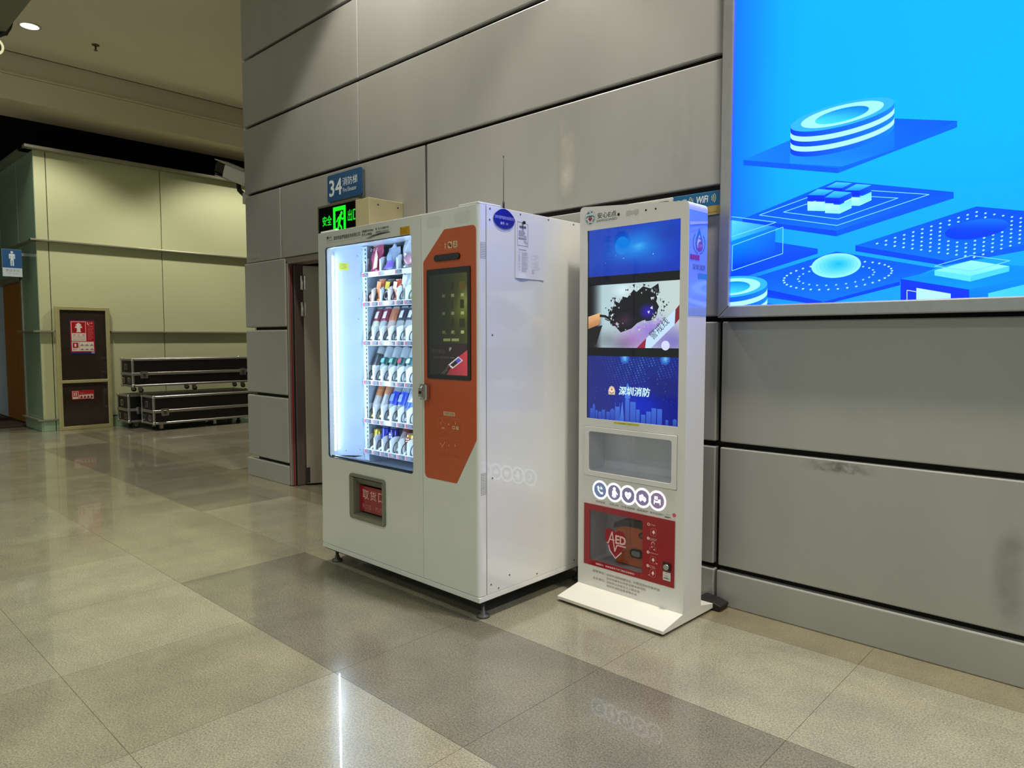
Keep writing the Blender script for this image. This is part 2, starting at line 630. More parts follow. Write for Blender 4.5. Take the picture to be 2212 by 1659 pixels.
# dried drips and scuffs on the cassettes
def stain(name, x0, x1, z0, z1, rgb, strength, scale):
    m = mat(name, rgb, rough=0.7)
    nt = m.node_tree
    tc = nt.nodes.new('ShaderNodeTexCoord')
    sp = nt.nodes.new('ShaderNodeSeparateXYZ')
    nt.links.new(tc.outputs['Generated'], sp.inputs[0])
    def edge(sock, k):
        a = nt.nodes.new('ShaderNodeMath'); a.operation = 'PINGPONG'; a.inputs[1].default_value = 0.5
        nt.links.new(sock, a.inputs[0])
        b = nt.nodes.new('ShaderNodeMath'); b.operation = 'MULTIPLY'; b.use_clamp = True; b.inputs[1].default_value = k
        nt.links.new(a.outputs[0], b.inputs[0])
        return b.outputs[0]
    n = nt.nodes.new('ShaderNodeTexNoise'); n.inputs['Scale'].default_value = scale; n.inputs['Detail'].default_value = 5
    nt.links.new(tc.outputs['Object'], n.inputs['Vector'])
    r = nt.nodes.new('ShaderNodeValToRGB')
    r.color_ramp.elements[0].position = 0.35; r.color_ramp.elements[1].position = 0.7
    nt.links.new(n.outputs['Fac'], r.inputs[0])
    prev = None
    for s_ in (edge(sp.outputs['X'], 2.6), edge(sp.outputs['Z'], 5.0), r.outputs[0]):
        if prev is None:
            prev = s_; continue
        q = nt.nodes.new('ShaderNodeMath'); q.operation = 'MULTIPLY'
        nt.links.new(prev, q.inputs[0]); nt.links.new(s_, q.inputs[1]); prev = q.outputs[0]
    q = nt.nodes.new('ShaderNodeMath'); q.operation = 'MULTIPLY'; q.inputs[1].default_value = strength
    nt.links.new(prev, q.inputs[0])
    nt.links.new(q.outputs[0], nt.nodes['Principled BSDF'].inputs['Alpha'])
    part('stain', B().box(x0, x1, YW - 0.0012, YW - 0.0006, z0, z1), m, wall_right)
stain('pale drip stain', -2.60, -2.45, 2.06, 2.60, (226, 222, 212), 0.42, 7)
stain('faint pale drip stain', -1.86, -1.74, 2.10, 2.62, (210, 206, 206), 0.26, 7)
stain('dark scuff', -0.46, -0.33, 0.20, 0.62, (50, 50, 50), 0.14, 6)
stain('scratch band', -1.18, -0.86, 0.72, 0.775, (60, 58, 54), 0.22, 40)
# patched plate with two rivets on the pier
pp = B().box(-6.30, -6.13, YW - 0.002, YW + 0.001, 2.045, 2.085, 0.0008, 1)
for x in (-6.285, -6.145):
    pp.lathe([(0.006, 0), (0.004, 0.003)], 8, Matrix.Translation((x, YW - 0.002, 2.06)) @ Matrix.Rotation(R(90), 4, 'X'))
part('rivet_plate', pp, STEEL, wall_right)

# ---- lift lobby door behind the vending machine
lob = B()
lob.box(-6.1, -5.95, YW + 0.3, 5.4, 0, 2.4)
lob.box(-4.3, -4.15, YW + 0.3, 5.4, 0, 2.4)
lob.box(-6.1, -4.15, 5.4, 5.55, 0, 2.4)
lob.box(-6.1, -4.15, YW + 0.3, 5.55, 2.3, 2.4)
struct('wall_lobby', lob, mat('lobby plaster', (112, 104, 92), rough=0.8))
fr = B()
fr.box(-5.662, -5.632, YW + 0.004, YW + 0.16, 0.0, 1.985, 0.006, 2)
fr.box(-4.648, -4.618, YW + 0.004, YW + 0.16, 0.0, 1.985, 0.006, 2)
fr.box(-5.662, -4.618, YW + 0.004, YW + 0.16, 1.955, 2.008, 0.006, 2)
door1 = struct('door_1', fr, mat('door frame steel', (158, 146, 138), rough=0.35, metal=0.5))
part('door_stop', B().box(-5.632, -5.600, YW + 0.05, YW + 0.16, 0.0, 1.955, 0.004, 2), mat('dark jamb', (92, 78, 72), rough=0.5), door1)
part('fire_seal', B().box(-5.6335, -5.6245, YW + 0.026, YW + 0.034, 0.0, 1.93), mat('red fire seal', (150, 24, 34), rough=0.5), door1)
leaf = part('leaf', B().box(0, 0.94, -0.022, 0.022, 0.012, 1.945, 0.004, 2), steel_mat('door leaf steel', (156, 148, 136), 0.45), door1,
            loc=(-5.585, YW + 0.125, 0), rot=(0, 0, R(62)))
part('kick_plate', B().box(0.0, 0.030, -0.030, -0.020, 0.02, 0.16, 0.002, 1), BLACK_MATT, leaf)
for z in (1.50, 1.73):
    h = B().cyl((-0.004, -0.026, z), (-0.004, -0.026, z + 0.13), 0.010, 10).box(-0.022, 0.018, -0.026, -0.020, z + 0.005, z + 0.125)
    part('hinge', h, CHROME, leaf)

# ---- toilet block: pale back-painted glass
def glasswall(name, rgb, rough=0.1):
    return mat(name, rgb, rough=rough, spec=0.6, coat=0.5, coat_rough=0.03, var=0.015, vscale=1.0)
PALE = glasswall('pale green back-painted glass', (202, 206, 164), 0.35)
TEAL = glasswall('reflective green glass', (158, 186, 160), 0.06)
XF = -11.53
LEDGE = mat('ledge trim metal', (168, 166, 146), rough=0.35, metal=0.5)
wl = B()
wl.box(XF - 0.25, XF - 0.02, 2.70, 8.8, 0, 3.90)
wall_left = struct('wall_left', wl, GAP)
def gpanel(y0, y1, z0, z1):
    part('glass_panel', B().box(XF - 0.02, XF, y0, y1, z0, z1, 0.002, 1), PALE, wall_left)
YS = [(2.672, 2.812), (2.822, 4.330), (4.340, 5.845), (5.855, 7.36), (7.37, 8.8)]
for y0, y1 in YS:
    gpanel(y0, y1, 1.425, 2.662)
    gpanel(y0, y1, 2.682, 3.905)
for y0, y1 in [(2.672, 2.812), (2.822, 4.330)] + YS[2:]:
    gpanel(y0, y1, 0.165, 1.400)
    part('base_panel', B().box(XF - 0.02, XF + 0.012, y0, y1, 0.0, 0.150, 0.003, 1), TEAL, wall_left)
for y0, y1 in ((2.60, 2.835), (3.56, 8.8)):
    part('ledge', B().box(XF - 0.02, XF + 0.07, y0, y1, 1.398, 1.424, 0.004, 2), LEDGE, wall_left)
part('ledge', B().box(XF - 0.02, XF + 0.035, 2.60, 2.84, 0.148, 0.172, 0.004, 2), LEDGE, wall_left)
part('ledge', B().box(XF - 0.02, XF + 0.085, 2.585, 8.8, 2.660, 2.684, 0.004, 2), LEDGE, wall_left)
part('cornice', B().box(XF - 0.25, XF + 0.12, 2.55, 8.8, 3.905, 3.945, 0.006, 2), LEDGE, wall_left)

wr = B()
wr.box(-12.50, XF - 0.25, 2.70, 2.90, 0, 3.9)
wr.box(-16.0, -12.50, 2.70, 2.90, 2.25, 3.9)
wr.box(-16.0, -15.0, 2.70, 2.90, 0, 2.25)
wall_rest = struct('wall_restroom', wr, GAP)
def rpanel(x0, x1, z0, z1, m=TEAL):
    part('glass_panel', B().box(x0, x1, 2.67, 2.70, z0, z1, 0.002, 1), m, wall_rest)
for x0, x1 in ((-12.48, XF - 0.022), (-13.6, -12.49), (-15.0, -13.61)):
    rpanel(x0, x1, 2.682, 3.905)
for z0, z1 in ((0.175, 1.398), (1.425, 2.662)):
    rpanel(-12.40, XF - 0.022, z0, z1)
rpanel(-15.0, -12.41, 2.25, 2.662)
part('base_panel', B().box(-12.40, XF, 2.645, 2.70, 0, 0.148, 0.003, 1), TEAL, wall_rest)
for z0, z1, d in ((0.148, 0.172, 0.06), (1.398, 1.424, 0.08)):
    part('ledge', B().box(-12.46, XF + 0.03, 2.67 - d, 2.70, z0, z1, 0.004, 2), LEDGE, wall_rest)
part('ledge', B().box(-15.0, XF + 0.05, 2.585, 2.70, 2.660, 2.684, 0.004, 2), LEDGE, wall_rest)
part('cornice', B().box(-15.0, XF, 2.55, 2.72, 3.905, 3.945, 0.006, 2), LEDGE, wall_rest)
# timber door to the washroom
fr2 = B()
fr2.box(-12.50, -12.41, 2.66, 2.90, 0, 2.24, 0.004, 1)
fr2.box(-15.0, -14.92, 2.66, 2.90, 0, 2.24, 0.004, 1)
fr2.box(-15.0, -12.41, 2.66, 2.90, 2.17, 2.25, 0.004, 1)
door2 = struct('door_2', fr2, LEDGE)
WOOD = mat('orange veneer', (176, 116, 50), rough=0.35, coat=0.3, var=0.12, vscale=4, stretch=(4, 4, 0.4))
part('leaf', B().box(-14.06, -12.51, 2.76, 2.80, 0.01, 2.168, 0.003, 1), WOOD, door2)
part('side_panel', B().box(-14.91, -14.07, 2.77, 2.80, 0.01, 2.168, 0.003, 1), mat('pale blue laminate', (196, 214, 232), rough=0.3), door2)
part('threshold', B().box(-14.9, -12.45, 2.30, 2.74, 0.0, 0.012, 0.003, 1), mat('brown doormat', (58, 48, 36), rough=0.9), door2)
struct('wall_washroom', B().box(-14.2, -12.3, 3.5, 3.6, 0, 2.6), mat('washroom plaster', (150, 136, 110), rough=0.8))

# ---- the rest of the hall, behind the photographer
HALLP = mat('hall wall paint', (150, 146, 124), rough=0.6, var=0.03)
struct('wall_far', B().box(-15, 7, 9.0, 9.2, 0, 5), HALLP)
LB=[(((10,135,242),(6,125,238),(0,105,228),(0,100,225),(5,120,236)),[(0.049,0.6649),(0.2741,0.7165),(0.6785,0.7187),(0.8917,0.6649),(0.4664,0.5603)]),
((0,98,222),[(0.049,0.6649),(0.4664,0.5603),(0.467,0.5388),(0.0495,0.6413)]),
((0,110,236),[(0.4664,0.5603),(0.8917,0.6649),(0.8925,0.6411),(0.467,0.5388)]),
(((20,150,246),(10,130,240),(5,125,238),(20,150,246),(24,152,246)),[(0.2625,0.6541),(0.6764,0.6708),(0.6787,0.5984),(0.4823,0.5635),(0.2636,0.6134)]),
(((20,150,240),(20,146,240),(19,142,239),(18,139,238),(18,135,238),(18,131,238),(17,128,237),(16,124,236),(16,120,236),(16,116,236),(15,112,235),(15,109,235),(14,105,234),(14,101,234),(13,98,233),(12,94,232),(12,90,232),(12,86,232),(11,82,231),(10,79,230),(10,75,230),(10,71,230),(9,68,229),(8,64,228),(8,60,228),(8,60,228),(8,64,228),(9,68,229),(10,71,230),(10,75,230),(10,79,230),(11,82,231),(12,86,232),(12,90,232),(12,94,232),(13,98,233),(14,101,234),(14,105,234),(15,109,235),(15,112,235),(16,116,236),(16,120,236),(16,124,236),(17,128,237),(18,131,238),(18,135,238),(18,139,238),(19,142,239),(20,146,240),(20,150,240)),[(0.6767,0.6855),(0.6752,0.6794),(0.6707,0.6732),(0.6629,0.6669),(0.6522,0.6608),(0.6385,0.6549),(0.6222,0.6492),(0.6033,0.6439),(0.5823,0.6391),(0.5592,0.6348),(0.5346,0.6311),(0.5088,0.6281),(0.4821,0.6259),(0.4551,0.6245),(0.4282,0.6239),(0.4019,0.6242),(0.3767,0.6254),(0.353,0.6275),(0.3313,0.6304),(0.3121,0.6342),(0.2958,0.6387),(0.2827,0.6438),(0.273,0.6496),(0.2671,0.6558),(0.265,0.6623),(0.2644,0.6839),(0.2665,0.6774),(0.2725,0.6712),(0.2821,0.6654),(0.2952,0.6602),(0.3116,0.6556),(0.3308,0.6518),(0.3524,0.6487),(0.3761,0.6465),(0.4014,0.6452),(0.4277,0.6448),(0.4546,0.6452),(0.4816,0.6465),(0.5082,0.6486),(0.534,0.6514),(0.5586,0.655),(0.5816,0.6592),(0.6027,0.6639),(0.6216,0.6691),(0.6379,0.6747),(0.6516,0.6806),(0.6623,0.6866),(0.67,0.6928),(0.6746,0.699),(0.676,0.7052)]),
((185,255,255),[(0.676,0.7052),(0.6746,0.699),(0.67,0.6928),(0.6623,0.6866),(0.6516,0.6806),(0.6379,0.6747),(0.6216,0.6691),(0.6027,0.6639),(0.5816,0.6592),(0.5586,0.655),(0.534,0.6514),(0.5082,0.6486),(0.4816,0.6465),(0.4546,0.6452),(0.4277,0.6448),(0.4014,0.6452),(0.3761,0.6465),(0.3524,0.6487),(0.3308,0.6518),(0.3116,0.6556),(0.2952,0.6602),(0.2821,0.6654),(0.2725,0.6712),(0.2665,0.6774),(0.2644,0.6839),(0.2639,0.7055),(0.266,0.699),(0.2719,0.6927),(0.2816,0.6869),(0.2947,0.6816),(0.311,0.677),(0.3302,0.6731),(0.3519,0.6699),(0.3756,0.6676),(0.4008,0.6662),(0.4271,0.6656),(0.454,0.6659),(0.481,0.6671),(0.5076,0.669),(0.5334,0.6718),(0.558,0.6752),(0.581,0.6793),(0.6021,0.6839),(0.621,0.689),(0.6373,0.6945),(0.651,0.7003),(0.6617,0.7063),(0.6694,0.7125),(0.674,0.7186),(0.6754,0.7248)]),
(((20,150,240),(20,146,240),(19,142,239),(18,139,238),(18,135,238),(18,131,238),(17,128,237),(16,124,236),(16,120,236),(16,116,236),(15,112,235),(15,109,235),(14,105,234),(14,101,234),(13,98,233),(12,94,232),(12,90,232),(12,86,232),(11,82,231),(10,79,230),(10,75,230),(10,71,230),(9,68,229),(8,64,228),(8,60,228),(8,60,228),(8,64,228),(9,68,229),(10,71,230),(10,75,230),(10,79,230),(11,82,231),(12,86,232),(12,90,232),(12,94,232),(13,98,233),(14,101,234),(14,105,234),(15,109,235),(15,112,235),(16,116,236),(16,120,236),(16,124,236),(17,128,237),(18,131,238),(18,135,238),(18,139,238),(19,142,239),(20,146,240),(20,150,240)),[(0.6754,0.7248),(0.674,0.7186),(0.6694,0.7125),(0.6617,0.7063),(0.651,0.7003),(0.6373,0.6945),(0.621,0.689),(0.6021,0.6839),(0.581,0.6793),(0.558,0.6752),(0.5334,0.6718),(0.5076,0.669),(0.481,0.6671),(0.454,0.6659),(0.4271,0.6656),(0.4008,0.6662),(0.3756,0.6676),(0.3519,0.6699),(0.3302,0.6731),(0.311,0.677),(0.2947,0.6816),(0.2816,0.6869),(0.2719,0.6927),(0.266,0.699),(0.2639,0.7055),(0.2633,0.7271),(0.2654,0.7206),(0.2714,0.7143),(0.281,0.7084),(0.2941,0.7031),(0.3105,0.6984),(0.3297,0.6944),(0.3513,0.6911),(0.375,0.6887),(0.4002,0.6872),(0.4265,0.6865),(0.4534,0.6866),(0.4804,0.6877),(0.507,0.6895),(0.5328,0.6921),(0.5574,0.6954),(0.5804,0.6993),(0.6015,0.7039),(0.6204,0.7089),(0.6367,0.7143),(0.6503,0.72),(0.6611,0.726),(0.6688,0.7321),(0.6734,0.7382),(0.6748,0.7443)]),
((185,255,255),[(0.6748,0.7443),(0.6734,0.7382),(0.6688,0.7321),(0.6611,0.726),(0.6503,0.72),(0.6367,0.7143),(0.6204,0.7089),(0.6015,0.7039),(0.5804,0.6993),(0.5574,0.6954),(0.5328,0.6921),(0.507,0.6895),(0.4804,0.6877),(0.4534,0.6866),(0.4265,0.6865),(0.4002,0.6872),(0.375,0.6887),(0.3513,0.6911),(0.3297,0.6944),(0.3105,0.6984),(0.2941,0.7031),(0.281,0.7084),(0.2714,0.7143),(0.2654,0.7206),(0.2633,0.7271),(0.2628,0.7487),(0.2649,0.7421),(0.2708,0.7358),(0.2805,0.7299),(0.2936,0.7245),(0.3099,0.7197),(0.3291,0.7156),(0.3508,0.7123),(0.3744,0.7098),(0.3996,0.7081),(0.4259,0.7073),(0.4528,0.7073),(0.4798,0.7082),(0.5064,0.7099),(0.5322,0.7124),(0.5568,0.7156),(0.5798,0.7194),(0.6009,0.7238),(0.6198,0.7287),(0.6361,0.7341),(0.6497,0.7397),(0.6605,0.7457),(0.6682,0.7517),(0.6728,0.7578),(0.6742,0.7639)]),
(((20,150,240),(20,146,240),(19,142,239),(18,139,238),(18,135,238),(18,131,238),(17,128,237),(16,124,236),(16,120,236),(16,116,236),(15,112,235),(15,109,235),(14,105,234),(14,101,234),(13,98,233),(12,94,232),(12,90,232),(12,86,232),(11,82,231),(10,79,230),(10,75,230),(10,71,230),(9,68,229),(8,64,228),(8,60,228),(8,60,228),(8,64,228),(9,68,229),(10,71,230),(10,75,230),(10,79,230),(11,82,231),(12,86,232),(12,90,232),(12,94,232),(13,98,233),(14,101,234),(14,105,234),(15,109,235),(15,112,235),(16,116,236),(16,120,236),(16,124,236),(17,128,237),(18,131,238),(18,135,238),(18,139,238),(19,142,239),(20,146,240),(20,150,240)),[(0.6742,0.7639),(0.6728,0.7578),(0.6682,0.7517),(0.6605,0.7457),(0.6497,0.7397),(0.6361,0.7341),(0.6198,0.7287),(0.6009,0.7238),(0.5798,0.7194),(0.5568,0.7156),(0.5322,0.7124),(0.5064,0.7099),(0.4798,0.7082),(0.4528,0.7073),(0.4259,0.7073),(0.3996,0.7081),(0.3744,0.7098),(0.3508,0.7123),(0.3291,0.7156),(0.3099,0.7197),(0.2936,0.7245),(0.2805,0.7299),(0.2708,0.7358),(0.2649,0.7421),(0.2628,0.7487),(0.2622,0.7703),(0.2643,0.7637),(0.2703,0.7574),(0.2799,0.7514),(0.293,0.746),(0.3094,0.7411),(0.3285,0.7369),(0.3502,0.7335),(0.3739,0.7308),(0.3991,0.729),(0.4254,0.7281),(0.4522,0.728),(0.4792,0.7288),(0.5058,0.7303),(0.5316,0.7327),(0.5562,0.7357),(0.5792,0.7395),(0.6003,0.7438),(0.6191,0.7486),(0.6355,0.7539),(0.6491,0.7595),(0.6599,0.7653),(0.6676,0.7713),(0.6722,0.7774),(0.6736,0.7835)]),
((52,192,240),[(0.6736,0.7835),(0.6715,0.7762),(0.6649,0.7689),(0.6538,0.7618),(0.6384,0.755),(0.6191,0.7486),(0.5963,0.7429),(0.5702,0.7379),(0.5416,0.7338),(0.5111,0.7307),(0.4792,0.7288),(0.4468,0.728),(0.4148,0.7284),(0.3838,0.73),(0.3548,0.7329),(0.3285,0.7369),(0.3059,0.742),(0.2874,0.7481),(0.2737,0.7549),(0.2652,0.7624),(0.2622,0.7703),(0.2648,0.7783),(0.2729,0.7863),(0.2862,0.794),(0.3043,0.8012),(0.3267,0.8078),(0.3526,0.8135),(0.3814,0.8182),(0.4122,0.8218),(0.4441,0.8243),(0.4765,0.8256),(0.5083,0.8256),(0.539,0.8245),(0.5677,0.8223),(0.594,0.819),(0.6171,0.8148),(0.6367,0.8097),(0.6525,0.8039),(0.664,0.7975),(0.671,0.7907)]),
((170,255,255),[(0.6359,0.7823),(0.6342,0.7764),(0.6288,0.7705),(0.6197,0.7648),(0.6073,0.7593),(0.5916,0.7542),(0.5731,0.7496),(0.5521,0.7456),(0.529,0.7424),(0.5045,0.74),(0.4789,0.7385),(0.4531,0.7379),(0.4275,0.7383),(0.4029,0.7396),(0.38,0.7419),(0.3593,0.7452),(0.3414,0.7493),(0.3268,0.7541),(0.3161,0.7596),(0.3094,0.7655),(0.3071,0.7717),(0.3091,0.7781),(0.3154,0.7844),(0.3259,0.7905),(0.3401,0.7963),(0.3577,0.8015),(0.3782,0.8061),(0.401,0.8099),(0.4255,0.8128),(0.4509,0.8148),(0.4767,0.8159),(0.5023,0.816),(0.5269,0.8152),(0.5501,0.8134),(0.5713,0.8109),(0.59,0.8075),(0.6059,0.8034),(0.6187,0.7987),(0.6281,0.7936),(0.6338,0.7881)]),
(((4,145,217),(12,156,220),(20,167,224),(29,180,229),(39,193,233),(48,206,238),(57,218,242),(66,229,246),(70,235,248),(70,235,248),(70,235,248),(70,235,248),(70,235,248),(70,235,248),(70,235,248),(70,235,248),(70,235,248),(65,228,246),(56,216,242),(47,204,237),(38,191,233),(28,178,228),(19,166,224),(11,154,220),(3,144,216),(0,140,215),(0,140,215),(0,140,215),(0,140,215),(0,140,215),(0,140,215),(0,140,215)),[(0.5805,0.7785),(0.5787,0.7733),(0.573,0.7681),(0.5637,0.7632),(0.551,0.7587),(0.5355,0.7547),(0.5175,0.7516),(0.4978,0.7493),(0.4771,0.7479),(0.4561,0.7477),(0.4357,0.7484),(0.4168,0.7502),(0.4,0.753),(0.386,0.7567),(0.3756,0.7612),(0.3691,0.7661),(0.3668,0.7715),(0.3688,0.777),(0.375,0.7824),(0.3852,0.7875),(0.3989,0.7921),(0.4155,0.796),(0.4343,0.799),(0.4546,0.8011),(0.4755,0.8022),(0.4963,0.8022),(0.5161,0.8012),(0.5342,0.7992),(0.5499,0.7963),(0.5628,0.7927),(0.5724,0.7884),(0.5784,0.7836)]),
(((0,100,228),(0,95,225),(0,92,226),(8,120,240)),[(0.05,0.397),(0.4615,0.509),(0.8898,0.4013),(0.4673,0.3004)]),
((0,78,214),[(0.05,0.397),(0.4673,0.3004),(0.468,0.277),(0.0504,0.3805)]),
((2,96,238),[(0.4673,0.3004),(0.8898,0.4013),(0.8906,0.378),(0.468,0.277)]),
((125,232,255),[(0.1313,0.404),(0.4515,0.4784),(0.4504,0.4813),(0.1302,0.4071)]),
((125,232,255),[(0.4509,0.4784),(0.808,0.4023),(0.8081,0.405),(0.451,0.4813)]),
((125,232,255),[(0.8076,0.405),(0.4686,0.3234),(0.4696,0.3205),(0.8085,0.4023)]),
((125,232,255),[(0.4693,0.3234),(0.1309,0.4071),(0.1306,0.4041),(0.469,0.3205)]),
((125,232,255),[(0.241,0.4041),(0.4539,0.4507),(0.4529,0.4535),(0.2399,0.4071)]),
((125,232,255),[(0.4533,0.4507),(0.6992,0.4033),(0.6993,0.406),(0.4534,0.4535)]),
((125,232,255),[(0.6988,0.406),(0.4719,0.3496),(0.4729,0.3468),(0.6997,0.4033)]),
((125,232,255),[(0.4726,0.3496),(0.2406,0.4071),(0.2403,0.4041),(0.4723,0.3468)]),
(((200,255,255),(190,255,255),(150,250,255),(160,250,255)),[(0.4189,0.4602),(0.4856,0.4476),(0.4864,0.4194),(0.4197,0.4316)]),
(((140,248,255),(120,240,255),(150,250,255),(170,255,255)),[(0.4856,0.4476),(0.5247,0.4635),(0.5255,0.4356),(0.4864,0.4194)]),
(((30,170,235),(70,215,248),(60,205,244),(20,140,226)),[(0.4181,0.4872),(0.4616,0.5032),(0.5239,0.4897),(0.4849,0.4741)]),
(((0,62,205),(0,55,200),(0,40,185),(0,45,190)),[(0.4181,0.4872),(0.4849,0.4741),(0.4855,0.4509),(0.4188,0.4636)]),
(((0,70,215),(0,110,232),(0,90,222),(0,60,205)),[(0.4849,0.4741),(0.5239,0.4897),(0.5246,0.4668),(0.4855,0.4509)]),
(((200,255,255),(190,255,255),(150,250,255),(160,250,255)),[(0.3442,0.4382),(0.4132,0.4274),(0.4142,0.3886),(0.3452,0.3988)]),
(((140,248,255),(120,240,255),(150,250,255),(170,255,255)),[(0.4132,0.4274),(0.452,0.444),(0.453,0.4055),(0.4142,0.3886)]),
(((30,170,235),(70,215,248),(60,205,244),(20,140,226)),[(0.3434,0.4656),(0.3867,0.485),(0.4512,0.4707),(0.4124,0.4544)]),
(((0,62,205),(0,55,200),(0,40,185),(0,45,190)),[(0.3434,0.4656),(0.4124,0.4544),(0.4131,0.4308),(0.3441,0.4417)]),
(((0,70,215),(0,110,232),(0,90,222),(0,60,205)),[(0.4124,0.4544),(0.4512,0.4707),(0.4519,0.4473),(0.4131,0.4308)]),
(((200,255,255),(190,255,255),(150,250,255),(160,250,255)),[(0.4955,0.4364),(0.5538,0.4268),(0.5548,0.3925),(0.4965,0.4016)]),
(((140,248,255),(120,240,255),(150,250,255),(170,255,255)),[(0.5538,0.4268),(0.5999,0.443),(0.6009,0.4091),(0.5548,0.3925)]),
(((30,170,235),(70,215,248),(60,205,244),(20,140,226)),[(0.4947,0.4645),(0.5413,0.4831),(0.5991,0.4705),(0.5529,0.4545)]),
(((0,62,205),(0,55,200),(0,40,185),(0,45,190)),[(0.4947,0.4645),(0.5529,0.4545),(0.5536,0.4317),(0.4954,0.4413)]),
(((0,70,215),(0,110,232),(0,90,222),(0,60,205)),[(0.5529,0.4545),(0.5991,0.4705),(0.5997,0.4479),(0.5536,0.4317)]),
(((200,255,255),(190,255,255),(150,250,255),(160,250,255)),[(0.4176,0.4168),(0.4772,0.4066),(0.4782,0.3699),(0.4186,0.3797)]),
(((140,248,255),(120,240,255),(150,250,255),(170,255,255)),[(0.4772,0.4066),(0.5243,0.4234),(0.5253,0.3872),(0.4782,0.3699)]),
(((30,170,235),(70,215,248),(60,205,244),(20,140,226)),[(0.4168,0.4454),(0.4546,0.4669),(0.5235,0.4514),(0.4764,0.4348)]),
(((0,62,205),(0,55,200),(0,40,185),(0,45,190)),[(0.4168,0.4454),(0.4764,0.4348),(0.4771,0.4116),(0.4175,0.4218)]),
(((0,70,215),(0,110,232),(0,90,222),(0,60,205)),[(0.4764,0.4348),(0.5235,0.4514),(0.5241,0.4284),(0.4771,0.4116)]),
(((0,112,238),(0,90,224),(0,84,222),(0,110,236),(6,122,242)),[(0.5447,0.2316),(0.9647,0.3378),(1.2537,0.2703),(1.2564,0.203),(0.8675,0.1431)]),
((0,76,216),[(0.5447,0.2316),(0.8674,0.1462),(0.8681,0.1263),(0.5454,0.2085)]),
((2,100,236),[(0.8674,0.1462),(1.2562,0.2065),(1.2572,0.1824),(0.8681,0.1263)]),
((175,240,255),[(0.6326,0.2329),(0.6311,0.2303),(0.6275,0.2288),(0.6237,0.2293),(0.6221,0.2315),(0.6236,0.2341),(0.6273,0.2356),(0.631,0.2351)]),
((175,240,255),[(0.6655,0.225),(0.6641,0.2224),(0.6605,0.2209),(0.6568,0.2213),(0.6552,0.2235),(0.6567,0.2261),(0.6603,0.2276),(0.6639,0.2271)]),
((175,240,255),[(0.6979,0.2171),(0.6965,0.2145),(0.693,0.213),(0.6894,0.2135),(0.6878,0.2156),(0.6892,0.2182),(0.6928,0.2197),(0.6964,0.2192)]),
((175,240,255),[(0.7299,0.2093),(0.7285,0.2068),(0.725,0.2053),(0.7214,0.2057),(0.7199,0.2078),(0.7213,0.2104),(0.7248,0.2119),(0.7283,0.2115)]),
((175,240,255),[(0.7613,0.2017),(0.76,0.1992),(0.7565,0.1977),(0.753,0.1981),(0.7515,0.2002),(0.7529,0.2028),(0.7563,0.2042),(0.7598,0.2038)]),
((175,240,255),[(0.7923,0.1942),(0.791,0.1916),(0.7876,0.1902),(0.7841,0.1906),(0.7826,0.1927),(0.784,0.1952),(0.7874,0.1967),(0.7908,0.1963)]),
((175,240,255),[(0.8228,0.1868),(0.8215,0.1843),(0.8182,0.1828),(0.8148,0.1832),(0.8133,0.1853),(0.8146,0.1878),(0.8179,0.1893),(0.8213,0.1888)]),
((175,240,255),[(0.8529,0.1795),(0.8516,0.177),(0.8483,0.1755),(0.8449,0.1759),(0.8435,0.178),(0.8448,0.1805),(0.8481,0.1819),(0.8514,0.1815)]),
((175,240,255),[(0.8825,0.1723),(0.8812,0.1698),(0.878,0.1683),(0.8747,0.1687),(0.8732,0.1708),(0.8745,0.1732),(0.8778,0.1747),(0.8811,0.1743)]),
((175,240,255),[(0.9117,0.1652),(0.9104,0.1627),(0.9072,0.1613),(0.904,0.1616),(0.9026,0.1637),(0.9038,0.1661),(0.907,0.1676),(0.9103,0.1672)]),
((175,240,255),[(0.9404,0.1582),(0.9392,0.1558),(0.9361,0.1543),(0.9329,0.1547),(0.9315,0.1567),(0.9327,0.1591),(0.9359,0.1606),(0.9391,0.1602)]),
((175,240,255),[(0.9688,0.1513),(0.9676,0.1489),(0.9645,0.1474),(0.9613,0.1478),(0.96,0.1498),(0.9612,0.1522),(0.9643,0.1537),(0.9674,0.1533)]),
((175,240,255),[(0.6659,0.2413),(0.6645,0.2387),(0.6609,0.2372),(0.6572,0.2377),(0.6556,0.2399),(0.657,0.2425),(0.6607,0.2439),(0.6643,0.2435)]),
((175,240,255),[(0.6983,0.2333),(0.6969,0.2307),(0.6934,0.2292),(0.6897,0.2297),(0.6882,0.2319),(0.6896,0.2344),(0.6931,0.2359),(0.6968,0.2354)]),
((175,240,255),[(0.7302,0.2254),(0.7288,0.2229),(0.7253,0.2214),(0.7218,0.2218),(0.7202,0.224),(0.7216,0.2265),(0.7251,0.228),(0.7287,0.2275)]),
((175,240,255),[(0.7616,0.2177),(0.7603,0.2151),(0.7568,0.2137),(0.7533,0.2141),(0.7518,0.2162),(0.7532,0.2188),(0.7566,0.2202),(0.7601,0.2198)]),
((175,240,255),[(0.7926,0.21),(0.7913,0.2075),(0.7879,0.206),(0.7844,0.2065),(0.7829,0.2086),(0.7843,0.2111),(0.7877,0.2126),(0.7911,0.2121)]),
((175,240,255),[(0.8231,0.2025),(0.8218,0.2),(0.8185,0.1985),(0.815,0.199),(0.8136,0.201),(0.8149,0.2036),(0.8182,0.205),(0.8216,0.2046)]),
((175,240,255),[(0.8531,0.1951),(0.8519,0.1926),(0.8486,0.1911),(0.8452,0.1916),(0.8438,0.1936),(0.8451,0.1961),(0.8484,0.1976),(0.8517,0.1972)]),
((175,240,255),[(0.8828,0.1878),(0.8815,0.1853),(0.8782,0.1839),(0.8749,0.1843),(0.8735,0.1863),(0.8748,0.1888),(0.878,0.1903),(0.8813,0.1898)]),
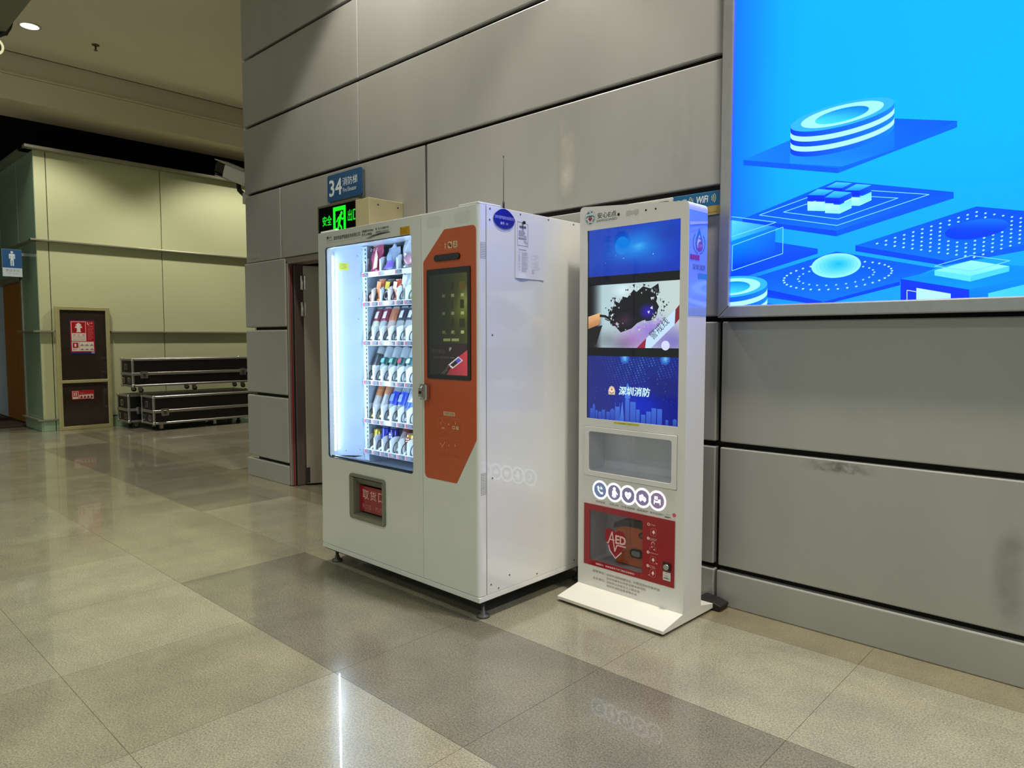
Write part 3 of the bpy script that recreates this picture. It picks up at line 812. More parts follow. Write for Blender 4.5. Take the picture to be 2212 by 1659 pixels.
((175,240,255),[(0.9119,0.1806),(0.9107,0.1781),(0.9075,0.1767),(0.9042,0.1771),(0.9028,0.1791),(0.9041,0.1816),(0.9073,0.183),(0.9105,0.1826)]),
((175,240,255),[(0.9407,0.1735),(0.9394,0.1711),(0.9363,0.1696),(0.9331,0.17),(0.9317,0.172),(0.9329,0.1745),(0.9361,0.1759),(0.9393,0.1755)]),
((175,240,255),[(0.969,0.1665),(0.9678,0.1641),(0.9647,0.1626),(0.9616,0.163),(0.9602,0.165),(0.9614,0.1675),(0.9645,0.1689),(0.9677,0.1685)]),
((175,240,255),[(0.997,0.1596),(0.9958,0.1572),(0.9927,0.1558),(0.9896,0.1561),(0.9882,0.1581),(0.9894,0.1605),(0.9925,0.162),(0.9956,0.1616)]),
((175,240,255),[(0.6987,0.2495),(0.6973,0.2469),(0.6937,0.2454),(0.6901,0.2459),(0.6885,0.2481),(0.6899,0.2507),(0.6935,0.2521),(0.6971,0.2516)]),
((175,240,255),[(0.7306,0.2415),(0.7292,0.2389),(0.7257,0.2375),(0.7221,0.238),(0.7206,0.2401),(0.722,0.2426),(0.7255,0.2441),(0.729,0.2436)]),
((175,240,255),[(0.762,0.2336),(0.7606,0.2311),(0.7572,0.2296),(0.7537,0.2301),(0.7522,0.2322),(0.7535,0.2347),(0.757,0.2362),(0.7605,0.2357)]),
((175,240,255),[(0.7929,0.2259),(0.7916,0.2234),(0.7882,0.2219),(0.7847,0.2224),(0.7832,0.2245),(0.7846,0.227),(0.788,0.2284),(0.7914,0.228)]),
((175,240,255),[(0.8234,0.2182),(0.8221,0.2157),(0.8187,0.2143),(0.8153,0.2147),(0.8139,0.2168),(0.8152,0.2193),(0.8185,0.2208),(0.8219,0.2203)]),
((175,240,255),[(0.8534,0.2107),(0.8521,0.2082),(0.8488,0.2068),(0.8455,0.2072),(0.844,0.2093),(0.8453,0.2118),(0.8486,0.2132),(0.852,0.2128)]),
((175,240,255),[(0.883,0.2033),(0.8817,0.2008),(0.8785,0.1994),(0.8752,0.1998),(0.8738,0.2019),(0.8751,0.2043),(0.8783,0.2058),(0.8816,0.2053)]),
((175,240,255),[(0.9122,0.196),(0.9109,0.1935),(0.9077,0.1921),(0.9045,0.1925),(0.9031,0.1945),(0.9043,0.197),(0.9075,0.1984),(0.9108,0.198)]),
((175,240,255),[(0.9409,0.1888),(0.9397,0.1864),(0.9365,0.1849),(0.9333,0.1853),(0.9319,0.1873),(0.9332,0.1898),(0.9363,0.1912),(0.9395,0.1908)]),
((175,240,255),[(0.9692,0.1817),(0.968,0.1793),(0.9649,0.1778),(0.9618,0.1782),(0.9604,0.1802),(0.9616,0.1827),(0.9647,0.1841),(0.9679,0.1837)]),
((175,240,255),[(0.9972,0.1747),(0.996,0.1723),(0.9929,0.1709),(0.9898,0.1712),(0.9885,0.1732),(0.9897,0.1756),(0.9927,0.1771),(0.9958,0.1767)]),
((175,240,255),[(1.0247,0.1678),(1.0235,0.1654),(1.0205,0.164),(1.0174,0.1644),(1.0161,0.1663),(1.0173,0.1687),(1.0203,0.1701),(1.0234,0.1698)]),
((175,240,255),[(0.7309,0.2575),(0.7295,0.255),(0.726,0.2536),(0.7225,0.254),(0.7209,0.2562),(0.7223,0.2587),(0.7258,0.2602),(0.7294,0.2597)]),
((175,240,255),[(0.7623,0.2496),(0.7609,0.247),(0.7575,0.2456),(0.754,0.2461),(0.7525,0.2482),(0.7538,0.2507),(0.7573,0.2522),(0.7608,0.2517)]),
((175,240,255),[(0.7932,0.2417),(0.7919,0.2392),(0.7885,0.2377),(0.7851,0.2382),(0.7836,0.2403),(0.7849,0.2428),(0.7883,0.2443),(0.7917,0.2438)]),
((175,240,255),[(0.8237,0.2339),(0.8224,0.2315),(0.819,0.23),(0.8156,0.2305),(0.8142,0.2326),(0.8155,0.2351),(0.8188,0.2365),(0.8222,0.236)]),
((175,240,255),[(0.8537,0.2263),(0.8524,0.2238),(0.8491,0.2224),(0.8458,0.2228),(0.8443,0.2249),(0.8456,0.2274),(0.8489,0.2288),(0.8523,0.2284)]),
((175,240,255),[(0.8833,0.2188),(0.882,0.2163),(0.8788,0.2149),(0.8755,0.2153),(0.874,0.2174),(0.8753,0.2198),(0.8786,0.2213),(0.8818,0.2208)]),
((175,240,255),[(0.9124,0.2114),(0.9112,0.2089),(0.908,0.2075),(0.9047,0.2079),(0.9033,0.21),(0.9046,0.2124),(0.9078,0.2138),(0.911,0.2134)]),
((175,240,255),[(0.9411,0.2041),(0.9399,0.2016),(0.9368,0.2002),(0.9336,0.2006),(0.9322,0.2026),(0.9334,0.2051),(0.9366,0.2065),(0.9398,0.2061)]),
((175,240,255),[(0.9695,0.1969),(0.9682,0.1944),(0.9652,0.193),(0.962,0.1934),(0.9606,0.1954),(0.9618,0.1978),(0.9649,0.1993),(0.9681,0.1989)]),
((175,240,255),[(0.9974,0.1898),(0.9962,0.1874),(0.9931,0.1859),(0.99,0.1863),(0.9887,0.1883),(0.9899,0.1907),(0.9929,0.1921),(0.996,0.1917)]),
((175,240,255),[(1.0249,0.1828),(1.0237,0.1804),(1.0207,0.179),(1.0176,0.1793),(1.0163,0.1813),(1.0175,0.1837),(1.0205,0.1851),(1.0236,0.1847)]),
((175,240,255),[(1.052,0.1758),(1.0509,0.1735),(1.0479,0.1721),(1.0449,0.1725),(1.0436,0.1744),(1.0447,0.1768),(1.0477,0.1782),(1.0507,0.1778)]),
((175,240,255),[(0.7626,0.2655),(0.7613,0.263),(0.7578,0.2615),(0.7543,0.262),(0.7528,0.2642),(0.7542,0.2667),(0.7576,0.2681),(0.7611,0.2676)]),
((175,240,255),[(0.7935,0.2575),(0.7922,0.255),(0.7888,0.2536),(0.7854,0.2541),(0.7839,0.2562),(0.7852,0.2587),(0.7886,0.2601),(0.792,0.2596)]),
((175,240,255),[(0.824,0.2496),(0.8227,0.2472),(0.8193,0.2457),(0.8159,0.2462),(0.8145,0.2483),(0.8158,0.2508),(0.8191,0.2522),(0.8225,0.2517)]),
((175,240,255),[(0.854,0.2419),(0.8527,0.2394),(0.8494,0.238),(0.8461,0.2385),(0.8446,0.2405),(0.8459,0.243),(0.8492,0.2444),(0.8525,0.244)]),
((175,240,255),[(0.9697,0.212),(0.9685,0.2096),(0.9654,0.2082),(0.9622,0.2086),(0.9609,0.2106),(0.9621,0.213),(0.9652,0.2144),(0.9683,0.214)]),
((175,240,255),[(0.9976,0.2048),(0.9964,0.2024),(0.9933,0.201),(0.9902,0.2014),(0.9889,0.2034),(0.9901,0.2058),(0.9931,0.2072),(0.9962,0.2068)]),
((175,240,255),[(1.0251,0.1977),(1.0239,0.1953),(1.0209,0.1939),(1.0178,0.1943),(1.0165,0.1963),(1.0177,0.1987),(1.0207,0.2001),(1.0237,0.1997)]),
((175,240,255),[(1.0522,0.1907),(1.051,0.1883),(1.0481,0.1869),(1.0451,0.1873),(1.0437,0.1893),(1.0449,0.1917),(1.0479,0.193),(1.0509,0.1926)]),
((175,240,255),[(1.0789,0.1838),(1.0778,0.1814),(1.0749,0.18),(1.0719,0.1804),(1.0706,0.1824),(1.0717,0.1847),(1.0747,0.1861),(1.0776,0.1857)]),
((175,240,255),[(0.7938,0.2733),(0.7925,0.2708),(0.7891,0.2694),(0.7857,0.2699),(0.7842,0.272),(0.7855,0.2745),(0.7889,0.2759),(0.7923,0.2754)]),
((175,240,255),[(0.8243,0.2653),(0.823,0.2628),(0.8196,0.2614),(0.8162,0.2619),(0.8148,0.264),(0.8161,0.2665),(0.8194,0.2679),(0.8228,0.2674)]),
((175,240,255),[(0.8543,0.2575),(0.853,0.255),(0.8497,0.2536),(0.8463,0.2541),(0.8449,0.2561),(0.8462,0.2586),(0.8495,0.26),(0.8528,0.2595)]),
((175,240,255),[(0.9978,0.2198),(0.9966,0.2174),(0.9935,0.2161),(0.9904,0.2165),(0.9891,0.2185),(0.9903,0.2209),(0.9933,0.2222),(0.9964,0.2218)]),
((175,240,255),[(1.0253,0.2126),(1.0241,0.2102),(1.0211,0.2089),(1.018,0.2093),(1.0167,0.2113),(1.0179,0.2136),(1.0209,0.215),(1.0239,0.2146)]),
((175,240,255),[(1.0524,0.2055),(1.0512,0.2032),(1.0483,0.2018),(1.0452,0.2022),(1.0439,0.2041),(1.0451,0.2065),(1.048,0.2079),(1.0511,0.2075)]),
((175,240,255),[(1.0791,0.1985),(1.078,0.1962),(1.0751,0.1948),(1.0721,0.1952),(1.0708,0.1971),(1.0719,0.1995),(1.0748,0.2009),(1.0778,0.2005)]),
((175,240,255),[(1.1055,0.1916),(1.1043,0.1893),(1.1015,0.1879),(1.0985,0.1883),(1.0972,0.1902),(1.0984,0.1926),(1.1012,0.1939),(1.1042,0.1935)]),
((175,240,255),[(0.8246,0.281),(0.8232,0.2785),(0.8199,0.2771),(0.8165,0.2776),(0.8151,0.2797),(0.8164,0.2822),(0.8197,0.2836),(0.8231,0.2831)]),
((175,240,255),[(0.8545,0.273),(0.8532,0.2706),(0.85,0.2692),(0.8466,0.2697),(0.8452,0.2717),(0.8465,0.2742),(0.8497,0.2756),(0.8531,0.2751)]),
((175,240,255),[(1.0255,0.2275),(1.0243,0.2252),(1.0213,0.2238),(1.0182,0.2242),(1.0169,0.2262),(1.0181,0.2286),(1.0211,0.2299),(1.0241,0.2295)]),
((175,240,255),[(1.0526,0.2203),(1.0514,0.218),(1.0484,0.2166),(1.0454,0.217),(1.0441,0.219),(1.0453,0.2214),(1.0482,0.2227),(1.0512,0.2223)]),
((175,240,255),[(1.0793,0.2132),(1.0781,0.2109),(1.0752,0.2095),(1.0722,0.2099),(1.0709,0.2119),(1.0721,0.2142),(1.075,0.2156),(1.078,0.2152)]),
((175,240,255),[(1.1056,0.2062),(1.1045,0.2039),(1.1016,0.2025),(1.0987,0.2029),(1.0974,0.2049),(1.0985,0.2072),(1.1014,0.2086),(1.1043,0.2081)]),
((175,240,255),[(1.1316,0.1993),(1.1305,0.197),(1.1277,0.1956),(1.1248,0.196),(1.1235,0.1979),(1.1246,0.2003),(1.1274,0.2016),(1.1303,0.2012)]),
((175,240,255),[(0.8548,0.2886),(0.8535,0.2861),(0.8502,0.2847),(0.8469,0.2852),(0.8455,0.2873),(0.8467,0.2898),(0.85,0.2911),(0.8534,0.2906)]),
((175,240,255),[(0.8843,0.2806),(0.8831,0.2782),(0.8798,0.2768),(0.8765,0.2773),(0.8751,0.2793),(0.8764,0.2818),(0.8796,0.2832),(0.8829,0.2827)]),
((175,240,255),[(1.0527,0.2351),(1.0516,0.2328),(1.0486,0.2314),(1.0456,0.2319),(1.0443,0.2338),(1.0455,0.2362),(1.0484,0.2375),(1.0514,0.2371)]),
((175,240,255),[(1.0794,0.2279),(1.0783,0.2256),(1.0754,0.2242),(1.0724,0.2247),(1.0711,0.2266),(1.0723,0.229),(1.0752,0.2303),(1.0781,0.2299)]),
((175,240,255),[(1.1058,0.2208),(1.1046,0.2185),(1.1018,0.2172),(1.0988,0.2176),(1.0976,0.2195),(1.0987,0.2218),(1.1016,0.2232),(1.1045,0.2228)]),
((175,240,255),[(1.1317,0.2138),(1.1306,0.2115),(1.1278,0.2102),(1.1249,0.2106),(1.1236,0.2125),(1.1248,0.2148),(1.1276,0.2161),(1.1305,0.2157)]),
((175,240,255),[(1.1574,0.2069),(1.1563,0.2046),(1.1535,0.2033),(1.1506,0.2037),(1.1494,0.2056),(1.1505,0.2079),(1.1533,0.2092),(1.1561,0.2088)]),
((175,240,255),[(0.8846,0.296),(0.8833,0.2936),(0.8801,0.2922),(0.8768,0.2927),(0.8754,0.2948),(0.8766,0.2972),(0.8799,0.2986),(0.8832,0.2981)]),
((175,240,255),[(0.9137,0.2881),(0.9124,0.2856),(0.9092,0.2843),(0.906,0.2848),(0.9046,0.2868),(0.9058,0.2892),(0.909,0.2906),(0.9123,0.2901)]),
((175,240,255),[(1.0796,0.2426),(1.0785,0.2403),(1.0756,0.239),(1.0726,0.2394),(1.0713,0.2413),(1.0724,0.2437),(1.0753,0.245),(1.0783,0.2446)]),
((175,240,255),[(1.1059,0.2354),(1.1048,0.2331),(1.1019,0.2318),(1.099,0.2322),(1.0977,0.2341),(1.0988,0.2364),(1.1017,0.2378),(1.1046,0.2373)]),
((175,240,255),[(1.1319,0.2283),(1.1308,0.226),(1.128,0.2247),(1.1251,0.2251),(1.1238,0.227),(1.1249,0.2293),(1.1277,0.2306),(1.1306,0.2302)]),
((175,240,255),[(1.1575,0.2213),(1.1564,0.219),(1.1536,0.2177),(1.1508,0.2181),(1.1495,0.22),(1.1506,0.2223),(1.1534,0.2236),(1.1562,0.2232)]),
((175,240,255),[(1.1827,0.2144),(1.1817,0.2121),(1.1789,0.2108),(1.1761,0.2112),(1.1749,0.2131),(1.176,0.2154),(1.1787,0.2167),(1.1815,0.2163)]),
((175,240,255),[(0.9139,0.3033),(0.9127,0.3009),(0.9095,0.2996),(0.9062,0.3001),(0.9048,0.3022),(0.9061,0.3046),(0.9093,0.3059),(0.9125,0.3054)]),
((175,240,255),[(0.9425,0.2954),(0.9413,0.293),(0.9382,0.2917),(0.935,0.2922),(0.9336,0.2942),(0.9348,0.2966),(0.938,0.2979),(0.9412,0.2974)]),
((175,240,255),[(1.0798,0.2573),(1.0786,0.255),(1.0757,0.2537),(1.0728,0.2541),(1.0715,0.2561),(1.0726,0.2584),(1.0755,0.2597),(1.0785,0.2593)]),
((175,240,255),[(1.1061,0.25),(1.105,0.2477),(1.1021,0.2464),(1.0992,0.2468),(1.0979,0.2487),(1.099,0.2511),(1.1019,0.2524),(1.1048,0.2519)]),
((175,240,255),[(1.132,0.2428),(1.1309,0.2405),(1.1281,0.2392),(1.1252,0.2396),(1.1239,0.2415),(1.125,0.2438),(1.1279,0.2451),(1.1308,0.2447)]),
((175,240,255),[(1.1576,0.2357),(1.1565,0.2334),(1.1538,0.2321),(1.1509,0.2325),(1.1496,0.2344),(1.1507,0.2367),(1.1535,0.238),(1.1564,0.2376)]),
((175,240,255),[(1.1829,0.2287),(1.1818,0.2264),(1.1791,0.2251),(1.1762,0.2255),(1.175,0.2274),(1.1761,0.2297),(1.1788,0.231),(1.1816,0.2306)]),
((175,240,255),[(1.2078,0.2218),(1.2067,0.2195),(1.204,0.2182),(1.2012,0.2186),(1.2,0.2205),(1.2011,0.2227),(1.2038,0.224),(1.2066,0.2236)]),
((175,240,255),[(0.9428,0.3106),(0.9415,0.3082),(0.9384,0.3069),(0.9352,0.3074),(0.9338,0.3094),(0.9351,0.3118),(0.9382,0.3131),(0.9414,0.3126)]),
((175,240,255),[(0.971,0.3026),(0.9698,0.3003),(0.9667,0.2989),(0.9636,0.2994),(0.9622,0.3015),(0.9634,0.3038),(0.9665,0.3052),(0.9696,0.3047)]),
((175,240,255),[(0.9988,0.2948),(0.9976,0.2924),(0.9946,0.2911),(0.9915,0.2916),(0.9901,0.2936),(0.9913,0.296),(0.9944,0.2973),(0.9975,0.2968)]),
((175,240,255),[(1.0799,0.272),(1.0788,0.2696),(1.0759,0.2683),(1.0729,0.2688),(1.0716,0.2708),(1.0728,0.2731),(1.0757,0.2744),(1.0786,0.2739)]),
((175,240,255),[(1.1062,0.2646),(1.1051,0.2623),(1.1023,0.2609),(1.0993,0.2614),(1.098,0.2633),(1.0992,0.2656),(1.102,0.267),(1.105,0.2665)]),
((175,240,255),[(1.1322,0.2573),(1.1311,0.255),(1.1282,0.2537),(1.1254,0.2541),(1.1241,0.256),(1.1252,0.2583),(1.128,0.2596),(1.1309,0.2592)]),
((175,240,255),[(1.1578,0.2501),(1.1567,0.2478),(1.1539,0.2465),(1.151,0.2469),(1.1498,0.2488),(1.1509,0.2511),(1.1537,0.2524),(1.1565,0.252)]),
((175,240,255),[(1.183,0.243),(1.1819,0.2407),(1.1792,0.2394),(1.1764,0.2398),(1.1751,0.2417),(1.1762,0.244),(1.1789,0.2453),(1.1818,0.2449)]),
((175,240,255),[(1.2079,0.2359),(1.2068,0.2337),(1.2041,0.2324),(1.2014,0.2328),(1.2001,0.2347),(1.2012,0.2369),(1.2039,0.2382),(1.2067,0.2378)]),
((175,240,255),[(1.2325,0.229),(1.2314,0.2268),(1.2287,0.2255),(1.226,0.2259),(1.2248,0.2278),(1.2258,0.23),(1.2285,0.2313),(1.2313,0.2309)]),
((175,240,255),[(0.9712,0.3177),(0.97,0.3153),(0.9669,0.314),(0.9638,0.3145),(0.9624,0.3166),(0.9636,0.3189),(0.9667,0.3202),(0.9698,0.3197)]),
((175,240,255),[(0.999,0.3098),(0.9978,0.3074),(0.9948,0.3061),(0.9917,0.3066),(0.9903,0.3086),(0.9915,0.311),(0.9946,0.3123),(0.9977,0.3118)]),
((175,240,255),[(1.0264,0.3019),(1.0253,0.2996),(1.0223,0.2983),(1.0192,0.2988),(1.0179,0.3008),(1.019,0.3031),(1.022,0.3044),(1.0251,0.3039)]),
((175,240,255),[(1.0534,0.2942),(1.0523,0.2919),(1.0494,0.2906),(1.0463,0.2911),(1.045,0.2931),(1.0462,0.2954),(1.0491,0.2967),(1.0521,0.2962)]),
((175,240,255),[(1.0801,0.2866),(1.079,0.2843),(1.0761,0.283),(1.0731,0.2835),(1.0718,0.2854),(1.0729,0.2878),(1.0758,0.2891),(1.0788,0.2886)]),
((175,240,255),[(1.1064,0.2791),(1.1053,0.2768),(1.1024,0.2755),(1.0995,0.276),(1.0982,0.2779),(1.0993,0.2802),(1.1022,0.2815),(1.1051,0.2811)]),
((175,240,255),[(1.1323,0.2717),(1.1312,0.2694),(1.1284,0.2681),(1.1255,0.2686),(1.1242,0.2705),(1.1253,0.2728),(1.1282,0.2741),(1.1311,0.2737)]),
((175,240,255),[(1.1579,0.2644),(1.1568,0.2622),(1.154,0.2609),(1.1512,0.2613),(1.1499,0.2632),(1.151,0.2655),(1.1538,0.2668),(1.1566,0.2663)]),
((175,240,255),[(1.1831,0.2572),(1.182,0.255),(1.1793,0.2537),(1.1765,0.2541),(1.1753,0.256),(1.1763,0.2583),(1.1791,0.2596),(1.1819,0.2591)]),
((175,240,255),[(1.208,0.2501),(1.2069,0.2479),(1.2042,0.2466),(1.2015,0.247),(1.2002,0.2489),(1.2013,0.2512),(1.204,0.2524),(1.2068,0.252)]),
((175,240,255),[(1.2326,0.2431),(1.2315,0.2409),(1.2289,0.2396),(1.2261,0.24),(1.2249,0.2419),(1.226,0.2441),(1.2286,0.2454),(1.2314,0.245)]),
((175,240,255),[(1.2568,0.2362),(1.2558,0.234),(1.2531,0.2327),(1.2504,0.2331),(1.2492,0.235),(1.2503,0.2372),(1.2529,0.2385),(1.2556,0.2381)]),
(((6,97,229),(5,89,225),(3,80,220),(1,71,215),(0,66,212),(0,66,212),(0,66,212),(0,66,212),(0,66,212),(0,66,212),(0,66,212),(0,66,212),(0,66,212),(0,66,212),(0,66,212),(0,66,212),(0,66,212),(0,66,212),(0,66,212),(0,66,212),(0,67,213),(2,77,218),(4,85,223),(6,94,227),(7,102,232),(9,109,235),(10,115,239),(11,120,241),(12,123,243),(12,125,244),(12,125,244),(12,124,244),(11,122,242),(10,117,240),(9,112,237),(8,105,233)),[(1.066,0.261),(1.0648,0.255),(1.0607,0.2489),(1.0539,0.243),(1.0445,0.2374),(1.0329,0.2323),(1.0192,0.2277),(1.0039,0.224),(0.9874,0.2211),(0.9702,0.2191),(0.9528,0.2182),(0.9357,0.2185),(0.9195,0.2198),(0.9048,0.2221),(0.8919,0.2255),(0.8813,0.2298),(0.8734,0.2349),(0.8685,0.2405),(0.8667,0.2466),(0.868,0.2529),(0.8726,0.2593),(0.8801,0.2654),(0.8903,0.2712),(0.9029,0.2764),(0.9174,0.2809),(0.9334,0.2845),(0.9503,0.2872),(0.9677,0.2888),(0.9849,0.2894),(1.0015,0.2888),(1.017,0.2873),(1.0309,0.2847),(1.0429,0.2813),(1.0527,0.2771),(1.0599,0.2722),(1.0643,0.2668)]),
(((0,92,230),(0,88,228),(0,80,222),(0,76,220),(0,80,222)),[(0.2094,0.2769),(0.3936,0.2316),(0.3941,0.2111),(0.004,0.117),(-0.0274,0.1824)]),
(((110,245,255),(30,150,245),(60,205,250),(120,250,255)),[(-0.0522,0.4106),(0.2077,0.3452),(-0.0019,0.3013),(-0.0503,0.3152)]),
(((0,140,238),(0,150,240),(0,130,238),(0,84,216),(0,60,200),(0,60,200)),[(-0.0499,0.2946),(-0.0019,0.3013),(0.2077,0.3452),(0.2063,0.2178),(0.0029,0.1664),(-0.0472,0.165)]),
((125,232,255),[(0.0061,0.2787),(0.2417,0.3383),(0.2406,0.3413),(0.0049,0.2818)]),
((125,232,255),[(0.2396,0.34),(0.2407,0.2238),(0.2438,0.2235),(0.2427,0.3396)]),
((125,232,255),[(0.2417,0.2252),(0.0044,0.165),(0.0056,0.1619),(0.2428,0.2222)]),
((125,232,255),[(0.0067,0.1633),(0.0072,0.2801),(0.0038,0.2805),(0.0032,0.1636)]),
((125,232,255),[(-0.0325,0.4197),(0.2089,0.363),(0.2092,0.366),(-0.0321,0.4229)]),
((125,232,255),[(0.2085,0.366),(-0.0307,0.3168),(-0.0296,0.3135),(0.2096,0.363)]),
((0,74,220),[(-0.0257,0.098),(0.4161,0.0152),(0.7168,0.0792),(0.7174,0.0593),(0.4168,-0.0104),(-0.0251,0.0698)]),
((0,96,236),[(-0.0247,0.051),(0.4178,-0.0447),(-0.0222,-0.0714)]),
(((0,100,230),(0,96,228),(0,104,232),(6,118,240),(8,122,242),(4,112,238)),[(0.1013,0.1234),(0.4698,0.2133),(0.8414,0.1182),(0.7205,0.075),(0.4165,0.0024),(0.1703,0.0698)]),
((0,66,214),[(0.1703,0.0698),(0.4164,0.0067),(0.4169,-0.0139),(0.1707,0.0499)]),
((180,242,255),[(0.6912,0.1189),(0.6899,0.1165),(0.6866,0.1153),(0.6832,0.1159),(0.6817,0.118),(0.683,0.1204),(0.6864,0.1217),(0.6898,0.1211)]),
((180,242,255),[(0.6885,0.1097),(0.6872,0.1073),(0.6839,0.106),(0.6805,0.1066),(0.679,0.1087),(0.6803,0.1111),(0.6837,0.1124),(0.687,0.1118)]),
((180,242,255),[(0.6799,0.1005),(0.6785,0.0981),(0.6752,0.0968),(0.6718,0.0973),(0.6703,0.0995),(0.6717,0.1019),(0.675,0.1032),(0.6784,0.1026)]),
((180,242,255),[(0.6655,0.0916),(0.6641,0.0891),(0.6608,0.0878),(0.6573,0.0884),(0.6559,0.0905),(0.6572,0.093),(0.6606,0.0943),(0.664,0.0937)]),
((180,242,255),[(0.6457,0.0832),(0.6443,0.0808),(0.6409,0.0794),(0.6375,0.08),(0.636,0.0821),(0.6373,0.0846),(0.6407,0.0859),(0.6442,0.0853)]),
((180,242,255),[(0.6209,0.0756),(0.6195,0.0731),(0.6161,0.0718),(0.6126,0.0724),(0.6111,0.0745),(0.6124,0.077),(0.6159,0.0783),(0.6194,0.0777)]),
((180,242,255),[(0.5917,0.069),(0.5903,0.0665),(0.5868,0.0652),(0.5833,0.0657),(0.5818,0.0679),(0.5831,0.0704),(0.5866,0.0717),(0.5902,0.0711)]),
((180,242,255),[(0.5589,0.0636),(0.5575,0.0611),(0.5539,0.0597),(0.5503,0.0603),(0.5488,0.0624),(0.5502,0.065),(0.5537,0.0663),(0.5574,0.0658)]),
((180,242,255),[(0.5233,0.0596),(0.5219,0.057),(0.5183,0.0557),(0.5146,0.0562),(0.513,0.0584),(0.5144,0.0609),(0.5181,0.0623),(0.5217,0.0618)]),
((180,242,255),[(0.4859,0.0571),(0.4844,0.0545),(0.4808,0.0531),(0.477,0.0537),(0.4754,0.0559),(0.4769,0.0585),(0.4806,0.0599),(0.4843,0.0593)]),
((180,242,255),[(0.4478,0.0563),(0.4463,0.0537),(0.4425,0.0523),(0.4387,0.0529),(0.4371,0.0551),(0.4386,0.0577),(0.4424,0.0591),(0.4462,0.0585)]),
((180,242,255),[(0.4101,0.0572),(0.4086,0.0546),(0.4048,0.0532),(0.4009,0.0537),(0.3993,0.056),(0.4008,0.0586),(0.4046,0.06),(0.4085,0.0594)]),
((180,242,255),[(0.3742,0.0598),(0.3726,0.0572),(0.3687,0.0558),(0.3648,0.0564),(0.3631,0.0586),(0.3647,0.0612),(0.3686,0.0627),(0.3725,0.0621)]),
((180,242,255),[(0.3411,0.0642),(0.3395,0.0615),(0.3356,0.0601),(0.3316,0.0607),(0.3299,0.063),(0.3315,0.0656),(0.3354,0.0671),(0.3394,0.0665)]),
((180,242,255),[(0.3121,0.0701),(0.3105,0.0675),(0.3065,0.066),(0.3025,0.0666),(0.3008,0.0689),(0.3024,0.0716),(0.3064,0.073),(0.3104,0.0724)]),
((180,242,255),[(0.2883,0.0775),(0.2866,0.0748),(0.2826,0.0734),(0.2785,0.074),(0.2768,0.0763),(0.2784,0.0789),(0.2824,0.0804),(0.2865,0.0798)]),
((180,242,255),[(0.2704,0.086),(0.2688,0.0833),(0.2648,0.0819),(0.2607,0.0825),(0.2589,0.0848),(0.2605,0.0875),(0.2646,0.089),(0.2687,0.0883)]),
((180,242,255),[(0.2594,0.0954),(0.2577,0.0928),(0.2537,0.0913),(0.2495,0.092),(0.2478,0.0943),(0.2494,0.097),(0.2535,0.0984),(0.2576,0.0978)]),
((180,242,255),[(0.2555,0.1054),(0.2538,0.1028),(0.2497,0.1014),(0.2456,0.102),(0.2438,0.1043),(0.2455,0.107),(0.2496,0.1084),(0.2537,0.1078)]),
((180,242,255),[(0.2589,0.1157),(0.2572,0.113),(0.2532,0.1116),(0.249,0.1123),(0.2473,0.1146),(0.2489,0.1173),(0.253,0.1187),(0.2571,0.118)]),
((180,242,255),[(0.2694,0.1258),(0.2678,0.1231),(0.2638,0.1217),(0.2597,0.1224),(0.2579,0.1247),(0.2595,0.1274),(0.2636,0.1288),(0.2677,0.1281)]),
((180,242,255),[(0.2868,0.1354),(0.2852,0.1328),(0.2812,0.1314),(0.2771,0.132),(0.2753,0.1344),(0.277,0.137),(0.281,0.1384),(0.285,0.1377)]),
((180,242,255),[(0.3102,0.1442),(0.3086,0.1416),(0.3046,0.1402),(0.3006,0.1409),(0.2989,0.1432),(0.3005,0.1458),(0.3045,0.1472),(0.3085,0.1465)]),
((180,242,255),[(0.3388,0.1519),(0.3372,0.1493),(0.3333,0.148),(0.3293,0.1486),(0.3276,0.1509),(0.3292,0.1535),(0.3331,0.1549),(0.3371,0.1542)]),
((180,242,255),[(0.3715,0.1583),(0.37,0.1557),(0.3661,0.1544),(0.3622,0.155),(0.3605,0.1573),(0.3621,0.1599),(0.3659,0.1612),(0.3699,0.1606)]),
((180,242,255),[(0.4073,0.1631),(0.4057,0.1606),(0.4019,0.1593),(0.3981,0.1599),(0.3964,0.1622),(0.3979,0.1648),(0.4017,0.1661),(0.4056,0.1654)]),
((180,242,255),[(0.4447,0.1664),(0.4432,0.1638),(0.4395,0.1625),(0.4357,0.1632),(0.4341,0.1654),(0.4356,0.168),(0.4393,0.1693),(0.4431,0.1686)]),
((180,242,255),[(0.4828,0.1679),(0.4813,0.1654),(0.4776,0.1641),(0.4739,0.1648),(0.4723,0.167),(0.4738,0.1695),(0.4774,0.1708),(0.4812,0.1701)]),
((180,242,255),[(0.5202,0.1677),(0.5187,0.1653),(0.5151,0.164),(0.5115,0.1646),(0.5099,0.1669),(0.5113,0.1693),(0.5149,0.1706),(0.5186,0.17)]),
((180,242,255),[(0.5559,0.1659),(0.5545,0.1635),(0.5509,0.1622),(0.5473,0.1628),(0.5458,0.1651),(0.5472,0.1675),(0.5507,0.1688),(0.5543,0.1681)]),
((180,242,255),[(0.5889,0.1626),(0.5875,0.1601),(0.584,0.1589),(0.5805,0.1595),(0.579,0.1617),(0.5804,0.1641),(0.5838,0.1654),(0.5874,0.1648)]),
((180,242,255),[(0.6184,0.1578),(0.617,0.1554),(0.6136,0.1541),(0.6101,0.1547),(0.6086,0.1569),(0.6099,0.1594),(0.6134,0.1606),(0.6169,0.16)]),
((180,242,255),[(0.6436,0.1518),(0.6422,0.1494),(0.6388,0.1481),(0.6354,0.1487),(0.6339,0.1509),(0.6352,0.1533),(0.6386,0.1546),(0.6421,0.1539)]),
